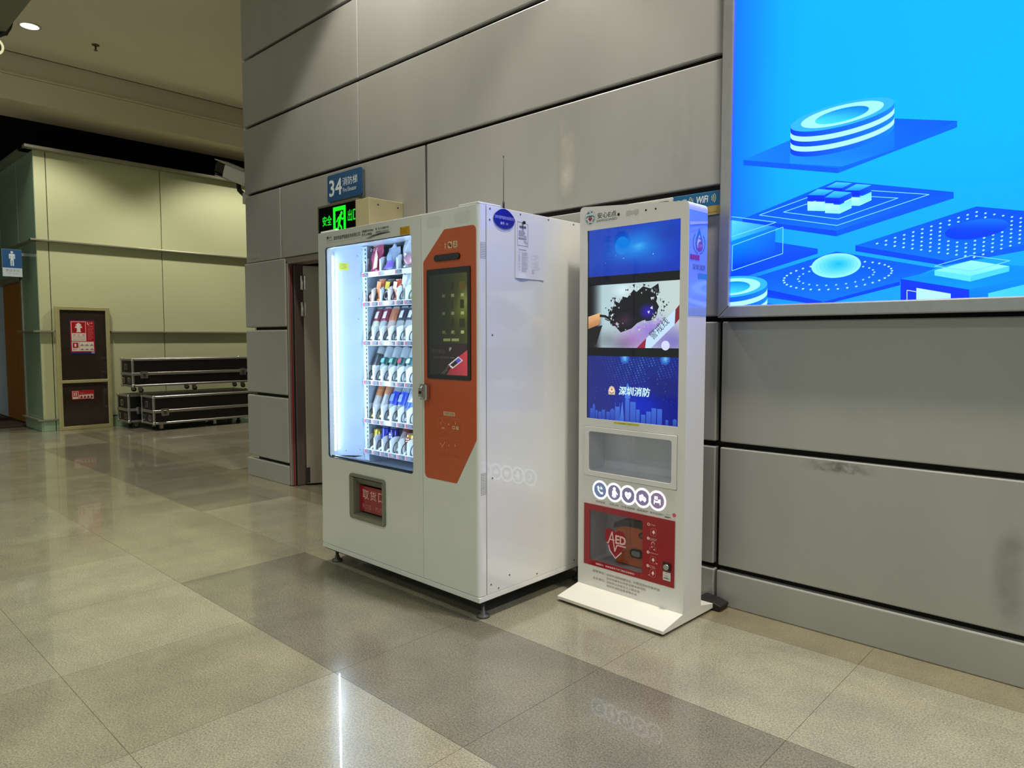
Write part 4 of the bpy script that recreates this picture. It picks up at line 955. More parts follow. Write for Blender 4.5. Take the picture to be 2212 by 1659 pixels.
((180,242,255),[(0.6638,0.1447),(0.6625,0.1422),(0.6591,0.141),(0.6557,0.1416),(0.6542,0.1437),(0.6556,0.1462),(0.6589,0.1474),(0.6624,0.1468)]),
((180,242,255),[(0.6787,0.1367),(0.6774,0.1343),(0.6741,0.133),(0.6707,0.1336),(0.6692,0.1357),(0.6705,0.1381),(0.6739,0.1394),(0.6773,0.1388)]),
((180,242,255),[(0.6879,0.128),(0.6866,0.1256),(0.6833,0.1243),(0.6799,0.1249),(0.6784,0.1271),(0.6798,0.1295),(0.6831,0.1307),(0.6865,0.1301)]),
((150,225,255),[(0.6256,0.1176),(0.6243,0.1153),(0.6212,0.114),(0.618,0.1145),(0.6166,0.1166),(0.6178,0.1189),(0.621,0.1202),(0.6242,0.1197)]),
((150,225,255),[(0.621,0.1078),(0.6198,0.1054),(0.6166,0.1042),(0.6134,0.1047),(0.612,0.1067),(0.6132,0.1091),(0.6164,0.1104),(0.6196,0.1098)]),
((150,225,255),[(0.6069,0.0983),(0.6056,0.0959),(0.6025,0.0946),(0.5992,0.0951),(0.5978,0.0972),(0.5991,0.0995),(0.6023,0.1008),(0.6055,0.1003)]),
((150,225,255),[(0.5841,0.0896),(0.5828,0.0872),(0.5796,0.0859),(0.5763,0.0864),(0.5748,0.0885),(0.5761,0.0909),(0.5794,0.0922),(0.5827,0.0916)]),
((150,225,255),[(0.5538,0.0824),(0.5525,0.08),(0.5492,0.0787),(0.5459,0.0792),(0.5444,0.0813),(0.5457,0.0837),(0.549,0.085),(0.5524,0.0845)]),
((150,225,255),[(0.5179,0.0772),(0.5165,0.0748),(0.5132,0.0734),(0.5098,0.0739),(0.5083,0.076),(0.5097,0.0784),(0.513,0.0798),(0.5164,0.0792)]),
((150,225,255),[(0.4785,0.0743),(0.4772,0.0718),(0.4738,0.0705),(0.4703,0.071),(0.4689,0.0731),(0.4702,0.0755),(0.4736,0.0769),(0.4771,0.0764)]),
((150,225,255),[(0.4384,0.074),(0.437,0.0715),(0.4336,0.0702),(0.4301,0.0707),(0.4285,0.0728),(0.4299,0.0753),(0.4334,0.0766),(0.4369,0.0761)]),
((150,225,255),[(0.4003,0.0764),(0.3989,0.0739),(0.3953,0.0725),(0.3918,0.0731),(0.3902,0.0752),(0.3916,0.0777),(0.3952,0.0791),(0.3987,0.0785)]),
((150,225,255),[(0.3669,0.0814),(0.3655,0.0789),(0.3619,0.0775),(0.3583,0.0781),(0.3567,0.0802),(0.3582,0.0827),(0.3617,0.0841),(0.3654,0.0835)]),
((150,225,255),[(0.3409,0.0887),(0.3394,0.0862),(0.3358,0.0848),(0.3321,0.0854),(0.3306,0.0875),(0.332,0.09),(0.3357,0.0914),(0.3393,0.0909)]),
((150,225,255),[(0.3243,0.0978),(0.3228,0.0953),(0.3192,0.0939),(0.3155,0.0944),(0.3139,0.0966),(0.3153,0.0991),(0.319,0.1005),(0.3227,0.0999)]),
((150,225,255),[(0.3184,0.108),(0.3169,0.1055),(0.3133,0.1041),(0.3095,0.1046),(0.308,0.1068),(0.3094,0.1093),(0.3131,0.1107),(0.3168,0.1101)]),
((150,225,255),[(0.3237,0.1185),(0.3223,0.116),(0.3186,0.1146),(0.3149,0.1152),(0.3133,0.1174),(0.3148,0.1199),(0.3184,0.1213),(0.3221,0.1207)]),
((150,225,255),[(0.3398,0.1286),(0.3384,0.1261),(0.3348,0.1248),(0.3311,0.1253),(0.3295,0.1275),(0.331,0.13),(0.3346,0.1314),(0.3383,0.1308)]),
((150,225,255),[(0.3654,0.1375),(0.364,0.135),(0.3604,0.1337),(0.3568,0.1343),(0.3552,0.1365),(0.3567,0.1389),(0.3603,0.1403),(0.3639,0.1397)]),
((150,225,255),[(0.3984,0.1446),(0.397,0.1421),(0.3935,0.1408),(0.3899,0.1414),(0.3884,0.1436),(0.3898,0.146),(0.3933,0.1473),(0.3969,0.1467)]),
((150,225,255),[(0.4363,0.1494),(0.435,0.147),(0.4315,0.1457),(0.428,0.1462),(0.4265,0.1484),(0.4279,0.1508),(0.4313,0.1521),(0.4348,0.1515)]),
((150,225,255),[(0.4764,0.1516),(0.475,0.1492),(0.4716,0.1479),(0.4682,0.1485),(0.4667,0.1506),(0.468,0.153),(0.4714,0.1543),(0.4749,0.1537)]),
((150,225,255),[(0.5157,0.1512),(0.5144,0.1488),(0.5111,0.1475),(0.5077,0.1481),(0.5062,0.1502),(0.5076,0.1526),(0.5109,0.1539),(0.5143,0.1533)]),
((150,225,255),[(0.5519,0.1482),(0.5506,0.1459),(0.5473,0.1446),(0.5439,0.1452),(0.5425,0.1472),(0.5438,0.1496),(0.5471,0.1509),(0.5504,0.1503)]),
((150,225,255),[(0.5825,0.143),(0.5812,0.1406),(0.578,0.1393),(0.5747,0.1399),(0.5733,0.142),(0.5745,0.1443),(0.5778,0.1456),(0.5811,0.145)]),
((150,225,255),[(0.6058,0.1358),(0.6045,0.1334),(0.6013,0.1322),(0.5981,0.1327),(0.5967,0.1348),(0.5979,0.1371),(0.6011,0.1384),(0.6044,0.1378)]),
((150,225,255),[(0.6204,0.1271),(0.6192,0.1248),(0.616,0.1235),(0.6128,0.1241),(0.6114,0.1261),(0.6126,0.1285),(0.6158,0.1297),(0.619,0.1292)]),
((150,252,255),[(0.5695,0.1549),(0.568,0.1451),(0.5628,0.1356),(0.5541,0.1269),(0.5423,0.1191),(0.5277,0.1126),(0.5108,0.1076),(0.4923,0.1045),(0.4729,0.1032),(0.4532,0.1038),(0.434,0.1065),(0.4161,0.111),(0.4003,0.1173),(0.3871,0.1251),(0.3772,0.134),(0.371,0.1438),(0.3687,0.154),(0.3704,0.1643),(0.3761,0.1741),(0.3856,0.1832),(0.3983,0.191),(0.4138,0.1974),(0.4314,0.2021),(0.4504,0.2049),(0.47,0.2057),(0.4895,0.2046),(0.5082,0.2016),(0.5253,0.1968),(0.5402,0.1904),(0.5525,0.1828),(0.5616,0.1741),(0.5674,0.1647)]),
((130,243,252),[(0.5573,0.1559),(0.556,0.1475),(0.5515,0.1394),(0.544,0.1318),(0.5338,0.1252),(0.5213,0.1196),(0.5068,0.1154),(0.4909,0.1127),(0.4743,0.1116),(0.4574,0.1122),(0.441,0.1145),(0.4257,0.1184),(0.4122,0.1238),(0.401,0.1304),(0.3926,0.1381),(0.3873,0.1465),(0.3853,0.1552),(0.3868,0.164),(0.3917,0.1724),(0.3997,0.1801),(0.4105,0.1868),(0.4237,0.1923),(0.4387,0.1963),(0.455,0.1987),(0.4718,0.1995),(0.4885,0.1985),(0.5045,0.196),(0.5192,0.1919),(0.5321,0.1864),(0.5426,0.1799),(0.5505,0.1724),(0.5555,0.1643)]),
((110,235,250),[(0.545,0.1569),(0.5439,0.1499),(0.5401,0.1431),(0.5339,0.1368),(0.5254,0.1312),(0.5149,0.1266),(0.5028,0.1231),(0.4895,0.1209),(0.4756,0.12),(0.4616,0.1206),(0.448,0.1225),(0.4353,0.1258),(0.4241,0.1303),(0.4148,0.1358),(0.4078,0.1422),(0.4034,0.1491),(0.4018,0.1564),(0.403,0.1636),(0.4071,0.1706),(0.4137,0.177),(0.4227,0.1826),(0.4336,0.1872),(0.4461,0.1906),(0.4596,0.1926),(0.4736,0.1932),(0.4875,0.1925),(0.5009,0.1903),(0.5131,0.1869),(0.5239,0.1824),(0.5327,0.1769),(0.5393,0.1707),(0.5435,0.1639)]),
((90,226,248),[(0.5327,0.1579),(0.5318,0.1523),(0.5287,0.1468),(0.5237,0.1418),(0.5169,0.1374),(0.5084,0.1337),(0.4987,0.1309),(0.4881,0.1291),(0.477,0.1285),(0.4658,0.1289),(0.4549,0.1305),(0.4448,0.1331),(0.4359,0.1367),(0.4285,0.1411),(0.423,0.1462),(0.4195,0.1518),(0.4182,0.1575),(0.4192,0.1633),(0.4224,0.1689),(0.4276,0.174),(0.4348,0.1785),(0.4435,0.1821),(0.4534,0.1848),(0.4642,0.1865),(0.4754,0.187),(0.4865,0.1864),(0.4972,0.1847),(0.5071,0.182),(0.5157,0.1784),(0.5228,0.174),(0.5281,0.169),(0.5314,0.1636)]),
((70,217,245),[(0.5202,0.159),(0.5195,0.1547),(0.5173,0.1506),(0.5135,0.1468),(0.5083,0.1435),(0.502,0.1407),(0.4947,0.1387),(0.4867,0.1374),(0.4784,0.1369),(0.47,0.1372),(0.4619,0.1384),(0.4543,0.1404),(0.4477,0.1431),(0.4422,0.1464),(0.438,0.1502),(0.4354,0.1544),(0.4345,0.1587),(0.4352,0.163),(0.4376,0.1672),(0.4415,0.171),(0.4468,0.1743),(0.4533,0.1771),(0.4607,0.1791),(0.4688,0.1803),(0.4772,0.1808),(0.4855,0.1803),(0.4935,0.1791),(0.5009,0.177),(0.5074,0.1743),(0.5128,0.171),(0.5168,0.1673),(0.5193,0.1632)]),
((50,209,242),[(0.5077,0.16),(0.5073,0.1571),(0.5057,0.1544),(0.5032,0.1519),(0.4998,0.1497),(0.4955,0.1478),(0.4906,0.1465),(0.4853,0.1456),(0.4798,0.1453),(0.4742,0.1455),(0.4688,0.1463),(0.4638,0.1476),(0.4594,0.1494),(0.4557,0.1517),(0.453,0.1542),(0.4512,0.1569),(0.4506,0.1598),(0.4511,0.1627),(0.4526,0.1654),(0.4552,0.168),(0.4588,0.1702),(0.4631,0.1721),(0.468,0.1734),(0.4734,0.1742),(0.4789,0.1745),(0.4845,0.1742),(0.4899,0.1734),(0.4948,0.1721),(0.4992,0.1702),(0.5027,0.168),(0.5054,0.1655),(0.5071,0.1628)]),
((30,200,240),[(0.4952,0.161),(0.4949,0.1596),(0.4942,0.1582),(0.4929,0.157),(0.4912,0.1559),(0.489,0.1549),(0.4866,0.1543),(0.4839,0.1538),(0.4811,0.1537),(0.4784,0.1538),(0.4757,0.1542),(0.4732,0.1549),(0.471,0.1558),(0.4692,0.1569),(0.4678,0.1581),(0.4669,0.1595),(0.4666,0.1609),(0.4669,0.1624),(0.4676,0.1637),(0.4689,0.165),(0.4707,0.1661),(0.4728,0.167),(0.4753,0.1677),(0.4779,0.1681),(0.4807,0.1683),(0.4835,0.1682),(0.4862,0.1677),(0.4887,0.1671),(0.4909,0.1662),(0.4927,0.1651),(0.494,0.1638),(0.4949,0.1624)]),
(((20,150,240),(20,146,240),(19,142,239),(18,139,238),(18,135,238),(18,131,238),(17,128,237),(16,124,236),(16,120,236),(16,116,236),(15,112,235),(15,109,235),(14,105,234),(14,101,234),(13,98,233),(12,94,232),(12,90,232),(12,86,232),(11,82,231),(10,79,230),(10,75,230),(10,71,230),(9,68,229),(8,64,228),(8,60,228),(8,60,228),(8,64,228),(9,68,229),(10,71,230),(10,75,230),(10,79,230),(11,82,231),(12,86,232),(12,90,232),(12,94,232),(13,98,233),(14,101,234),(14,105,234),(15,109,235),(15,112,235),(16,116,236),(16,120,236),(16,124,236),(17,128,237),(18,131,238),(18,135,238),(18,139,238),(19,142,239),(20,146,240),(20,150,240)),[(0.1787,-0.0135),(0.1775,-0.0197),(0.1735,-0.026),(0.1669,-0.0322),(0.1576,-0.0384),(0.1459,-0.0443),(0.1319,-0.0499),(0.1157,-0.055),(0.0977,-0.0597),(0.0781,-0.0639),(0.0573,-0.0673),(0.0354,-0.0701),(0.0129,-0.072),(-0.0097,-0.0732),(-0.0323,-0.0735),(-0.0542,-0.0729),(-0.0752,-0.0715),(-0.0949,-0.0692),(-0.1128,-0.0661),(-0.1287,-0.0622),(-0.1421,-0.0576),(-0.1529,-0.0524),(-0.1608,-0.0467),(-0.1657,-0.0405),(-0.1674,-0.034),(-0.1678,-0.0107),(-0.1661,-0.0172),(-0.1613,-0.0234),(-0.1534,-0.0292),(-0.1426,-0.0344),(-0.1291,-0.0391),(-0.1133,-0.0431),(-0.0954,-0.0462),(-0.0757,-0.0486),(-0.0547,-0.0501),(-0.0327,-0.0508),(-0.0102,-0.0506),(0.0125,-0.0496),(0.0349,-0.0477),(0.0568,-0.0451),(0.0776,-0.0417),(0.0972,-0.0377),(0.1152,-0.0331),(0.1314,-0.0279),(0.1454,-0.0224),(0.1571,-0.0166),(0.1664,-0.0105),(0.173,-0.0043),(0.177,0.002),(0.1782,0.0082)]),
((185,255,255),[(0.1782,0.0082),(0.177,0.002),(0.173,-0.0043),(0.1664,-0.0105),(0.1571,-0.0166),(0.1454,-0.0224),(0.1314,-0.0279),(0.1152,-0.0331),(0.0972,-0.0377),(0.0776,-0.0417),(0.0568,-0.0451),(0.0349,-0.0477),(0.0125,-0.0496),(-0.0102,-0.0506),(-0.0327,-0.0508),(-0.0547,-0.0501),(-0.0757,-0.0486),(-0.0954,-0.0462),(-0.1133,-0.0431),(-0.1291,-0.0391),(-0.1426,-0.0344),(-0.1534,-0.0292),(-0.1613,-0.0234),(-0.1661,-0.0172),(-0.1678,-0.0107),(-0.1683,0.0126),(-0.1666,0.0061),(-0.1617,-0.0001),(-0.1538,-0.0059),(-0.143,-0.0113),(-0.1296,-0.016),(-0.1137,-0.02),(-0.0958,-0.0233),(-0.0762,-0.0257),(-0.0552,-0.0274),(-0.0332,-0.0281),(-0.0107,-0.028),(0.012,-0.0271),(0.0344,-0.0253),(0.0563,-0.0228),(0.0772,-0.0195),(0.0967,-0.0156),(0.1147,-0.0111),(0.1309,-0.0061),(0.1449,-0.0006),(0.1566,0.0052),(0.1658,0.0112),(0.1725,0.0174),(0.1765,0.0236),(0.1777,0.0298)]),
(((20,150,240),(20,146,240),(19,142,239),(18,139,238),(18,135,238),(18,131,238),(17,128,237),(16,124,236),(16,120,236),(16,116,236),(15,112,235),(15,109,235),(14,105,234),(14,101,234),(13,98,233),(12,94,232),(12,90,232),(12,86,232),(11,82,231),(10,79,230),(10,75,230),(10,71,230),(9,68,229),(8,64,228),(8,60,228),(8,60,228),(8,64,228),(9,68,229),(10,71,230),(10,75,230),(10,79,230),(11,82,231),(12,86,232),(12,90,232),(12,94,232),(13,98,233),(14,101,234),(14,105,234),(15,109,235),(15,112,235),(16,116,236),(16,120,236),(16,124,236),(17,128,237),(18,131,238),(18,135,238),(18,139,238),(19,142,239),(20,146,240),(20,150,240)),[(0.1777,0.0298),(0.1765,0.0236),(0.1725,0.0174),(0.1658,0.0112),(0.1566,0.0052),(0.1449,-0.0006),(0.1309,-0.0061),(0.1147,-0.0111),(0.0967,-0.0156),(0.0772,-0.0195),(0.0563,-0.0228),(0.0344,-0.0253),(0.012,-0.0271),(-0.0107,-0.028),(-0.0332,-0.0281),(-0.0552,-0.0274),(-0.0762,-0.0257),(-0.0958,-0.0233),(-0.1137,-0.02),(-0.1296,-0.016),(-0.143,-0.0113),(-0.1538,-0.0059),(-0.1617,-0.0001),(-0.1666,0.0061),(-0.1683,0.0126),(-0.1687,0.0359),(-0.167,0.0293),(-0.1621,0.0231),(-0.1542,0.0173),(-0.1435,0.0119),(-0.13,0.0071),(-0.1142,0.003),(-0.0963,-0.0003),(-0.0766,-0.0029),(-0.0556,-0.0046),(-0.0337,-0.0055),(-0.0112,-0.0055),(0.0115,-0.0046),(0.034,-0.003),(0.0558,-0.0006),(0.0767,0.0026),(0.0962,0.0064),(0.1142,0.0109),(0.1304,0.0158),(0.1444,0.0212),(0.1561,0.0269),(0.1653,0.0329),(0.172,0.0391),(0.176,0.0453),(0.1772,0.0515)]),
((185,255,255),[(0.1772,0.0515),(0.176,0.0453),(0.172,0.0391),(0.1653,0.0329),(0.1561,0.0269),(0.1444,0.0212),(0.1304,0.0158),(0.1142,0.0109),(0.0962,0.0064),(0.0767,0.0026),(0.0558,-0.0006),(0.034,-0.003),(0.0115,-0.0046),(-0.0112,-0.0055),(-0.0337,-0.0055),(-0.0556,-0.0046),(-0.0766,-0.0029),(-0.0963,-0.0003),(-0.1142,0.003),(-0.13,0.0071),(-0.1435,0.0119),(-0.1542,0.0173),(-0.1621,0.0231),(-0.167,0.0293),(-0.1687,0.0359),(-0.1691,0.0591),(-0.1674,0.0526),(-0.1626,0.0463),(-0.1547,0.0404),(-0.1439,0.035),(-0.1304,0.0302),(-0.1146,0.026),(-0.0967,0.0226),(-0.0771,0.02),(-0.0561,0.0181),(-0.0341,0.0172),(-0.0116,0.0171),(0.011,0.0178),(0.0335,0.0193),(0.0553,0.0217),(0.0762,0.0247),(0.0958,0.0285),(0.1137,0.0328),(0.1299,0.0377),(0.1439,0.043),(0.1556,0.0487),(0.1648,0.0546),(0.1715,0.0607),(0.1754,0.0669),(0.1767,0.0731)]),
(((20,150,240),(20,146,240),(19,142,239),(18,139,238),(18,135,238),(18,131,238),(17,128,237),(16,124,236),(16,120,236),(16,116,236),(15,112,235),(15,109,235),(14,105,234),(14,101,234),(13,98,233),(12,94,232),(12,90,232),(12,86,232),(11,82,231),(10,79,230),(10,75,230),(10,71,230),(9,68,229),(8,64,228),(8,60,228),(8,60,228),(8,64,228),(9,68,229),(10,71,230),(10,75,230),(10,79,230),(11,82,231),(12,86,232),(12,90,232),(12,94,232),(13,98,233),(14,101,234),(14,105,234),(15,109,235),(15,112,235),(16,116,236),(16,120,236),(16,124,236),(17,128,237),(18,131,238),(18,135,238),(18,139,238),(19,142,239),(20,146,240),(20,150,240)),[(0.1767,0.0731),(0.1754,0.0669),(0.1715,0.0607),(0.1648,0.0546),(0.1556,0.0487),(0.1439,0.043),(0.1299,0.0377),(0.1137,0.0328),(0.0958,0.0285),(0.0762,0.0247),(0.0553,0.0217),(0.0335,0.0193),(0.011,0.0178),(-0.0116,0.0171),(-0.0341,0.0172),(-0.0561,0.0181),(-0.0771,0.02),(-0.0967,0.0226),(-0.1146,0.026),(-0.1304,0.0302),(-0.1439,0.035),(-0.1547,0.0404),(-0.1626,0.0463),(-0.1674,0.0526),(-0.1691,0.0591),(-0.1696,0.0823),(-0.1679,0.0758),(-0.163,0.0695),(-0.1551,0.0636),(-0.1443,0.0582),(-0.1309,0.0533),(-0.1151,0.049),(-0.0971,0.0455),(-0.0775,0.0428),(-0.0565,0.0409),(-0.0346,0.0398),(-0.0121,0.0396),(0.0106,0.0402),(0.033,0.0416),(0.0548,0.0439),(0.0757,0.0468),(0.0953,0.0505),(0.1132,0.0547),(0.1293,0.0595),(0.1434,0.0648),(0.1551,0.0704),(0.1643,0.0763),(0.171,0.0824),(0.1749,0.0885),(0.1762,0.0947)]),
((52,192,240),[(0.1762,0.0947),(0.1744,0.0873),(0.1686,0.0799),(0.1591,0.0727),(0.1459,0.0659),(0.1293,0.0595),(0.1098,0.0539),(0.0876,0.049),(0.0633,0.045),(0.0374,0.042),(0.0106,0.0402),(-0.0166,0.0396),(-0.0435,0.0401),(-0.0693,0.0419),(-0.0933,0.0449),(-0.1151,0.049),(-0.1338,0.0542),(-0.149,0.0603),(-0.1602,0.0671),(-0.1671,0.0745),(-0.1696,0.0823),(-0.1674,0.0903),(-0.1608,0.0982),(-0.1498,0.1058),(-0.1349,0.1129),(-0.1164,0.1194),(-0.0949,0.1251),(-0.071,0.1298),(-0.0454,0.1334),(-0.0186,0.1359),(0.0085,0.1372),(0.0354,0.1373),(0.0613,0.1362),(0.0857,0.134),(0.108,0.1307),(0.1278,0.1264),(0.1446,0.1213),(0.1581,0.1154),(0.1679,0.1089),(0.174,0.1019)]),
((170,255,255),[(0.1438,0.0935),(0.1423,0.0876),(0.1377,0.0816),(0.1299,0.0758),(0.1192,0.0703),(0.1059,0.0653),(0.0901,0.0607),(0.0722,0.0568),(0.0526,0.0537),(0.0319,0.0513),(0.0104,0.0499),(-0.0114,0.0494),(-0.0328,0.0499),(-0.0533,0.0514),(-0.0724,0.0538),(-0.0896,0.0571),(-0.1044,0.0613),(-0.1164,0.0661),(-0.1253,0.0716),(-0.1308,0.0775),(-0.1327,0.0836),(-0.131,0.09),(-0.1258,0.0962),(-0.1171,0.1023),(-0.1053,0.108),(-0.0907,0.1132),(-0.0737,0.1177),(-0.0547,0.1215),(-0.0343,0.1244),(-0.013,0.1264),(0.0087,0.1275),(0.0302,0.1276),(0.051,0.1268),(0.0707,0.125),(0.0887,0.1224),(0.1046,0.119),(0.1182,0.1149),(0.1291,0.1102),(0.1371,0.105),(0.142,0.0994)]),
(((29,179,228),(36,188,232),(43,198,235),(50,207,238),(56,216,242),(62,224,244),(67,231,247),(70,235,248),(70,235,248),(70,235,248),(70,235,248),(70,235,248),(70,235,248),(66,230,246),(61,223,244),(55,215,241),(49,206,238),(42,196,235),(34,187,231),(27,177,228),(21,168,225),(15,160,222),(10,154,220),(6,148,218),(4,145,217),(2,143,216),(2,143,216),(4,145,217),(7,149,218),(11,155,220),(16,162,223),(22,170,225)),[(0.0958,0.0892),(0.0943,0.084),(0.0894,0.0788),(0.0815,0.0738),(0.0707,0.0693),(0.0575,0.0655),(0.0423,0.0623),(0.0256,0.0601),(0.0082,0.0589),(-0.0094,0.0586),(-0.0265,0.0595),(-0.0424,0.0614),(-0.0564,0.0642),(-0.068,0.0679),(-0.0767,0.0724),(-0.0821,0.0774),(-0.084,0.0827),(-0.0823,0.0882),(-0.0771,0.0935),(-0.0686,0.0986),(-0.0572,0.1032),(-0.0433,0.107),(-0.0275,0.11),(-0.0105,0.1121),(0.007,0.1132),(0.0245,0.1132),(0.0412,0.1122),(0.0565,0.1102),(0.0699,0.1073),(0.0808,0.1036),(0.089,0.0992),(0.094,0.0944)]),
(((0,150,240),(0,160,244),(0,150,240),(0,146,240),(0,160,246)),[(0.7188,0.0846),(0.9592,0.1362),(1.2613,0.0792),(1.2622,0.0585),(0.9533,0.0305)]),
(((10,62,236),(12,60,240),(6,50,228),(6,50,228)),[(0.7188,0.0846),(0.9533,0.0305),(0.9564,-0.0582),(0.7231,-0.0524)]),
(((0,140,242),(0,160,246),(0,130,238),(0,120,236)),[(0.9533,0.0305),(1.2608,0.0929),(1.2671,-0.066),(0.9564,-0.0582)]),
(((140,252,255),(160,255,255),(150,255,255),(120,248,255)),[(0.8363,0.1101),(0.9559,0.1395),(1.0746,0.1095),(0.9579,0.0819)]),
((100,238,255),[(0.8363,0.1101),(0.9579,0.0819),(0.9555,0.0604),(0.8369,0.0908)]),
((80,225,250),[(0.9579,0.0819),(1.0746,0.1095),(1.0753,0.0906),(0.9555,0.0604)]),
((125,232,255),[(0.8361,0.125),(0.9556,0.1561),(0.9549,0.1587),(0.8354,0.1276)]),
((125,232,255),[(0.9551,0.1561),(1.0756,0.1277),(1.0758,0.1302),(0.9553,0.1587)]),
((125,232,255),[(1.0754,0.1302),(0.9601,0.1002),(0.9608,0.0976),(1.076,0.1277)]),
((125,232,255),[(0.9606,0.1002),(0.8358,0.1276),(0.8356,0.125),(0.9604,0.0976)]),
((190,250,255),[(0.7762,0.046),(0.8938,0.0181),(0.8963,-0.0567),(0.7781,-0.0537)]),
((220,250,255),[(0.7459,-0.0054),(0.7445,0.0381),(0.742,0.0383),(0.7434,-0.0053)]),
((220,250,255),[(0.7431,0.0368),(0.7752,0.0299),(0.7755,0.0325),(0.7434,0.0396)]),
(((80,225,250),(60,215,248),(70,220,250),(90,230,252)),[(1.0139,0.0143),(1.1506,0.0474),(1.1548,-0.0631),(1.0166,-0.0597)])]
# ================================================================== CEILING FIXTURES
LAMP = mat('downlight diffuser', (255, 250, 238), emit=(255, 248, 230), estr=9.0)
RIM = mat('downlight rim', (210, 206, 190), rough=0.4)
def downlight(x, y, watts, deg, blend, label, group, tint=WARM):
    t = thing('ceiling_light', label, 'ceiling light', (x, y, CEIL), 0, group)
    part('rim', B().lathe([(0.118, 0.0), (0.118, -0.010), (0.094, -0.013), (0.094, -0.002)], 28, cap=False), RIM, t)
    part('diffuser', B().lathe([(0.094, -0.003), (0.094, -0.0085)], 28), LAMP, t)
    l = bpy.data.lights.new('downlight_lamp', 'SPOT')
    l.energy = watts
    l.color = tint
    l.spot_size = R(deg)
    l.spot_blend = blend
    l.shadow_soft_size = 0.13
    o = bpy.data.objects.new('downlight_lamp', l)
    o.location = (0, 0, -0.03)
    COL.objects.link(o)
    o.parent = t
for i, a in enumerate(WASH):
    downlight(*a, ['round recessed downlight washing the steel wall above the vending machine', 'round recessed downlight washing the steel wall by the blue light box',
                   'round recessed downlight washing the steel wall beyond the light box'][i], 'downlights along the steel wall')
for i, a in enumerate(FAR):
    downlight(*a, ['bright round recessed downlight in the beige ceiling at top left', 'round recessed downlight over the flight cases by the far glass wall'][i], 'downlights by the far glass wall')
for i, a in enumerate(HALL):
    downlight(*a, 'round recessed downlight in the hall ceiling above and behind the viewer', 'downlights over the open hall', COOLISH)

t = thing('sprinkler', 'small ceiling sprinkler head hanging from the beige ceiling', 'sprinkler', (-10.03, 3.05, CEIL))
part('escutcheon', B().lathe([(0.045, 0.0), (0.042, -0.008), (0.016, -0.014)], 16), mat('sprinkler brass', (96, 82, 52), rough=0.4, metal=0.5), t)
part('head', B().lathe([(0.010, -0.012), (0.010, -0.062), (0.024, -0.066), (0.024, -0.070)], 12), mat('sprinkler bronze', (110, 96, 66), rough=0.4, metal=0.5), t)

# canopy corner hanging at top left, dark underside with a black rim
t = thing('canopy', 'dark grey-green hanging canopy corner with black rim at top left', 'canopy', (-6.5, 1.36, 3.60))
part('panel', B().prism([(0, 0)] + [(-0.0, -1.2), (2.6, -1.2), (2.6, 0.0)], 'z', 0.0, 0.06), mat('grey-green canopy board', (112, 118, 96), rough=0.6), t)
rim = B().tube([(0.0, -1.2, -0.02), (0.0, -0.10, -0.02), (0.0, -0.03, -0.018), (0.012, 0.0, 0.0), (0.05, 0.012, 0.03), (0.10, 0.014, 0.06)], 0.022, 8)
part('rim', rim, BLACK_MATT, t)
t = thing('ring_lamp', 'small round lamp with a pale glowing rim at the left edge, high up', 'lamp', (-8.02, 1.585, 4.0))
part('rim', B().tube([(0.0, 0.075 * math.cos(R(a)), 0.075 * math.sin(R(a))) for a in range(0, 360, 15)], 0.010, 8, True),
     mat('lamp rim', (240, 236, 200), emit=(240, 236, 190), estr=0.7), t)
part('can', B().cyl((-0.14, 0, 0), (-0.005, 0, 0), 0.068, 18), mat('lamp can', (96, 88, 58), rough=0.5), t)
part('stem', B().cyl((-0.07, 0, 0.05), (-0.07, 0, 1.0), 0.010, 8), BLACK_MATT, t)

# ================================================================== LIGHT BOX
LBX0, LBX1, LBZ0, LBZ1 = -1.564, 1.46, 1.401, 3.42
t = thing('light_box', 'large backlit blue advertising light box with isometric shapes in an aluminium frame', 'light box', (LBX0, YW, LBZ0))
W_, H_ = LBX1 - LBX0, LBZ1 - LBZ0
part('housing', B().box(0.006, W_ - 0.006, -0.040, -0.001, 0.006, H_ - 0.006), ALU, t)
fw = 0.055
def rail(pts, y0=-0.062, y1=-0.0405):
    b = B().prism(pts, 'y', y0, y1)
    b.bevel_where(lambda e: all(v.co.y < y0 + 1e-4 for v in e.verts), 0.006, 2)
    return b
part('frame_rail', rail([(0, 0), (fw, fw), (fw, H_ - fw), (0, H_)]), ALU, t)
part('frame_rail', rail([(0, 0), (W_, 0), (W_ - fw, fw), (fw, fw)]), ALU, t)
part('frame_rail', rail([(W_, 0), (W_, H_), (W_ - fw, H_ - fw), (W_ - fw, fw)]), ALU, t)
part('frame_rail', rail([(0, H_), (fw, H_ - fw), (W_ - fw, H_ - fw), (W_, H_)]), ALU, t)
a = Art(eps=1.2e-5, clip=(0, 0, W_ - 2 * fw, H_ - 2 * fw))
def lbg(s, v):
    k = min(1.0, s * 12)
    e = 1.0 - 0.10 * abs(s - 0.35)
    c0, c1 = (8, 132, 252), (3, 192, 254)
    c = [p + (q - p) * k for p, q in zip(c0, c1)]
    low = max(0.0, 1 - v * 3.2)
    return (c[0] + 20 * low, (c[1] - 22 * low) * e, c[2])
a.grid(0, 0, W_ - 2 * fw, H_ - 2 * fw, 28, 10, lbg)
for c, pts in LB:
    a.poly(pts, c)
a.c = [(c[0], c[1], c[2] * 3.0) for c in a.c]      # the film is brighter than the picture's white in blue
a.build('artwork', BACKLIT, t, origin=(fw, -0.0405, fw), off=0.0006)

# ================================================================== WALL SIGNS
def plate(name, parent, x0, x1, z0, z1, y0, y1, r, m):
    b = B().prism(rrect(x0, z0, x1, z1, r), 'y', y0, y1)
    return part(name, b, m, parent)
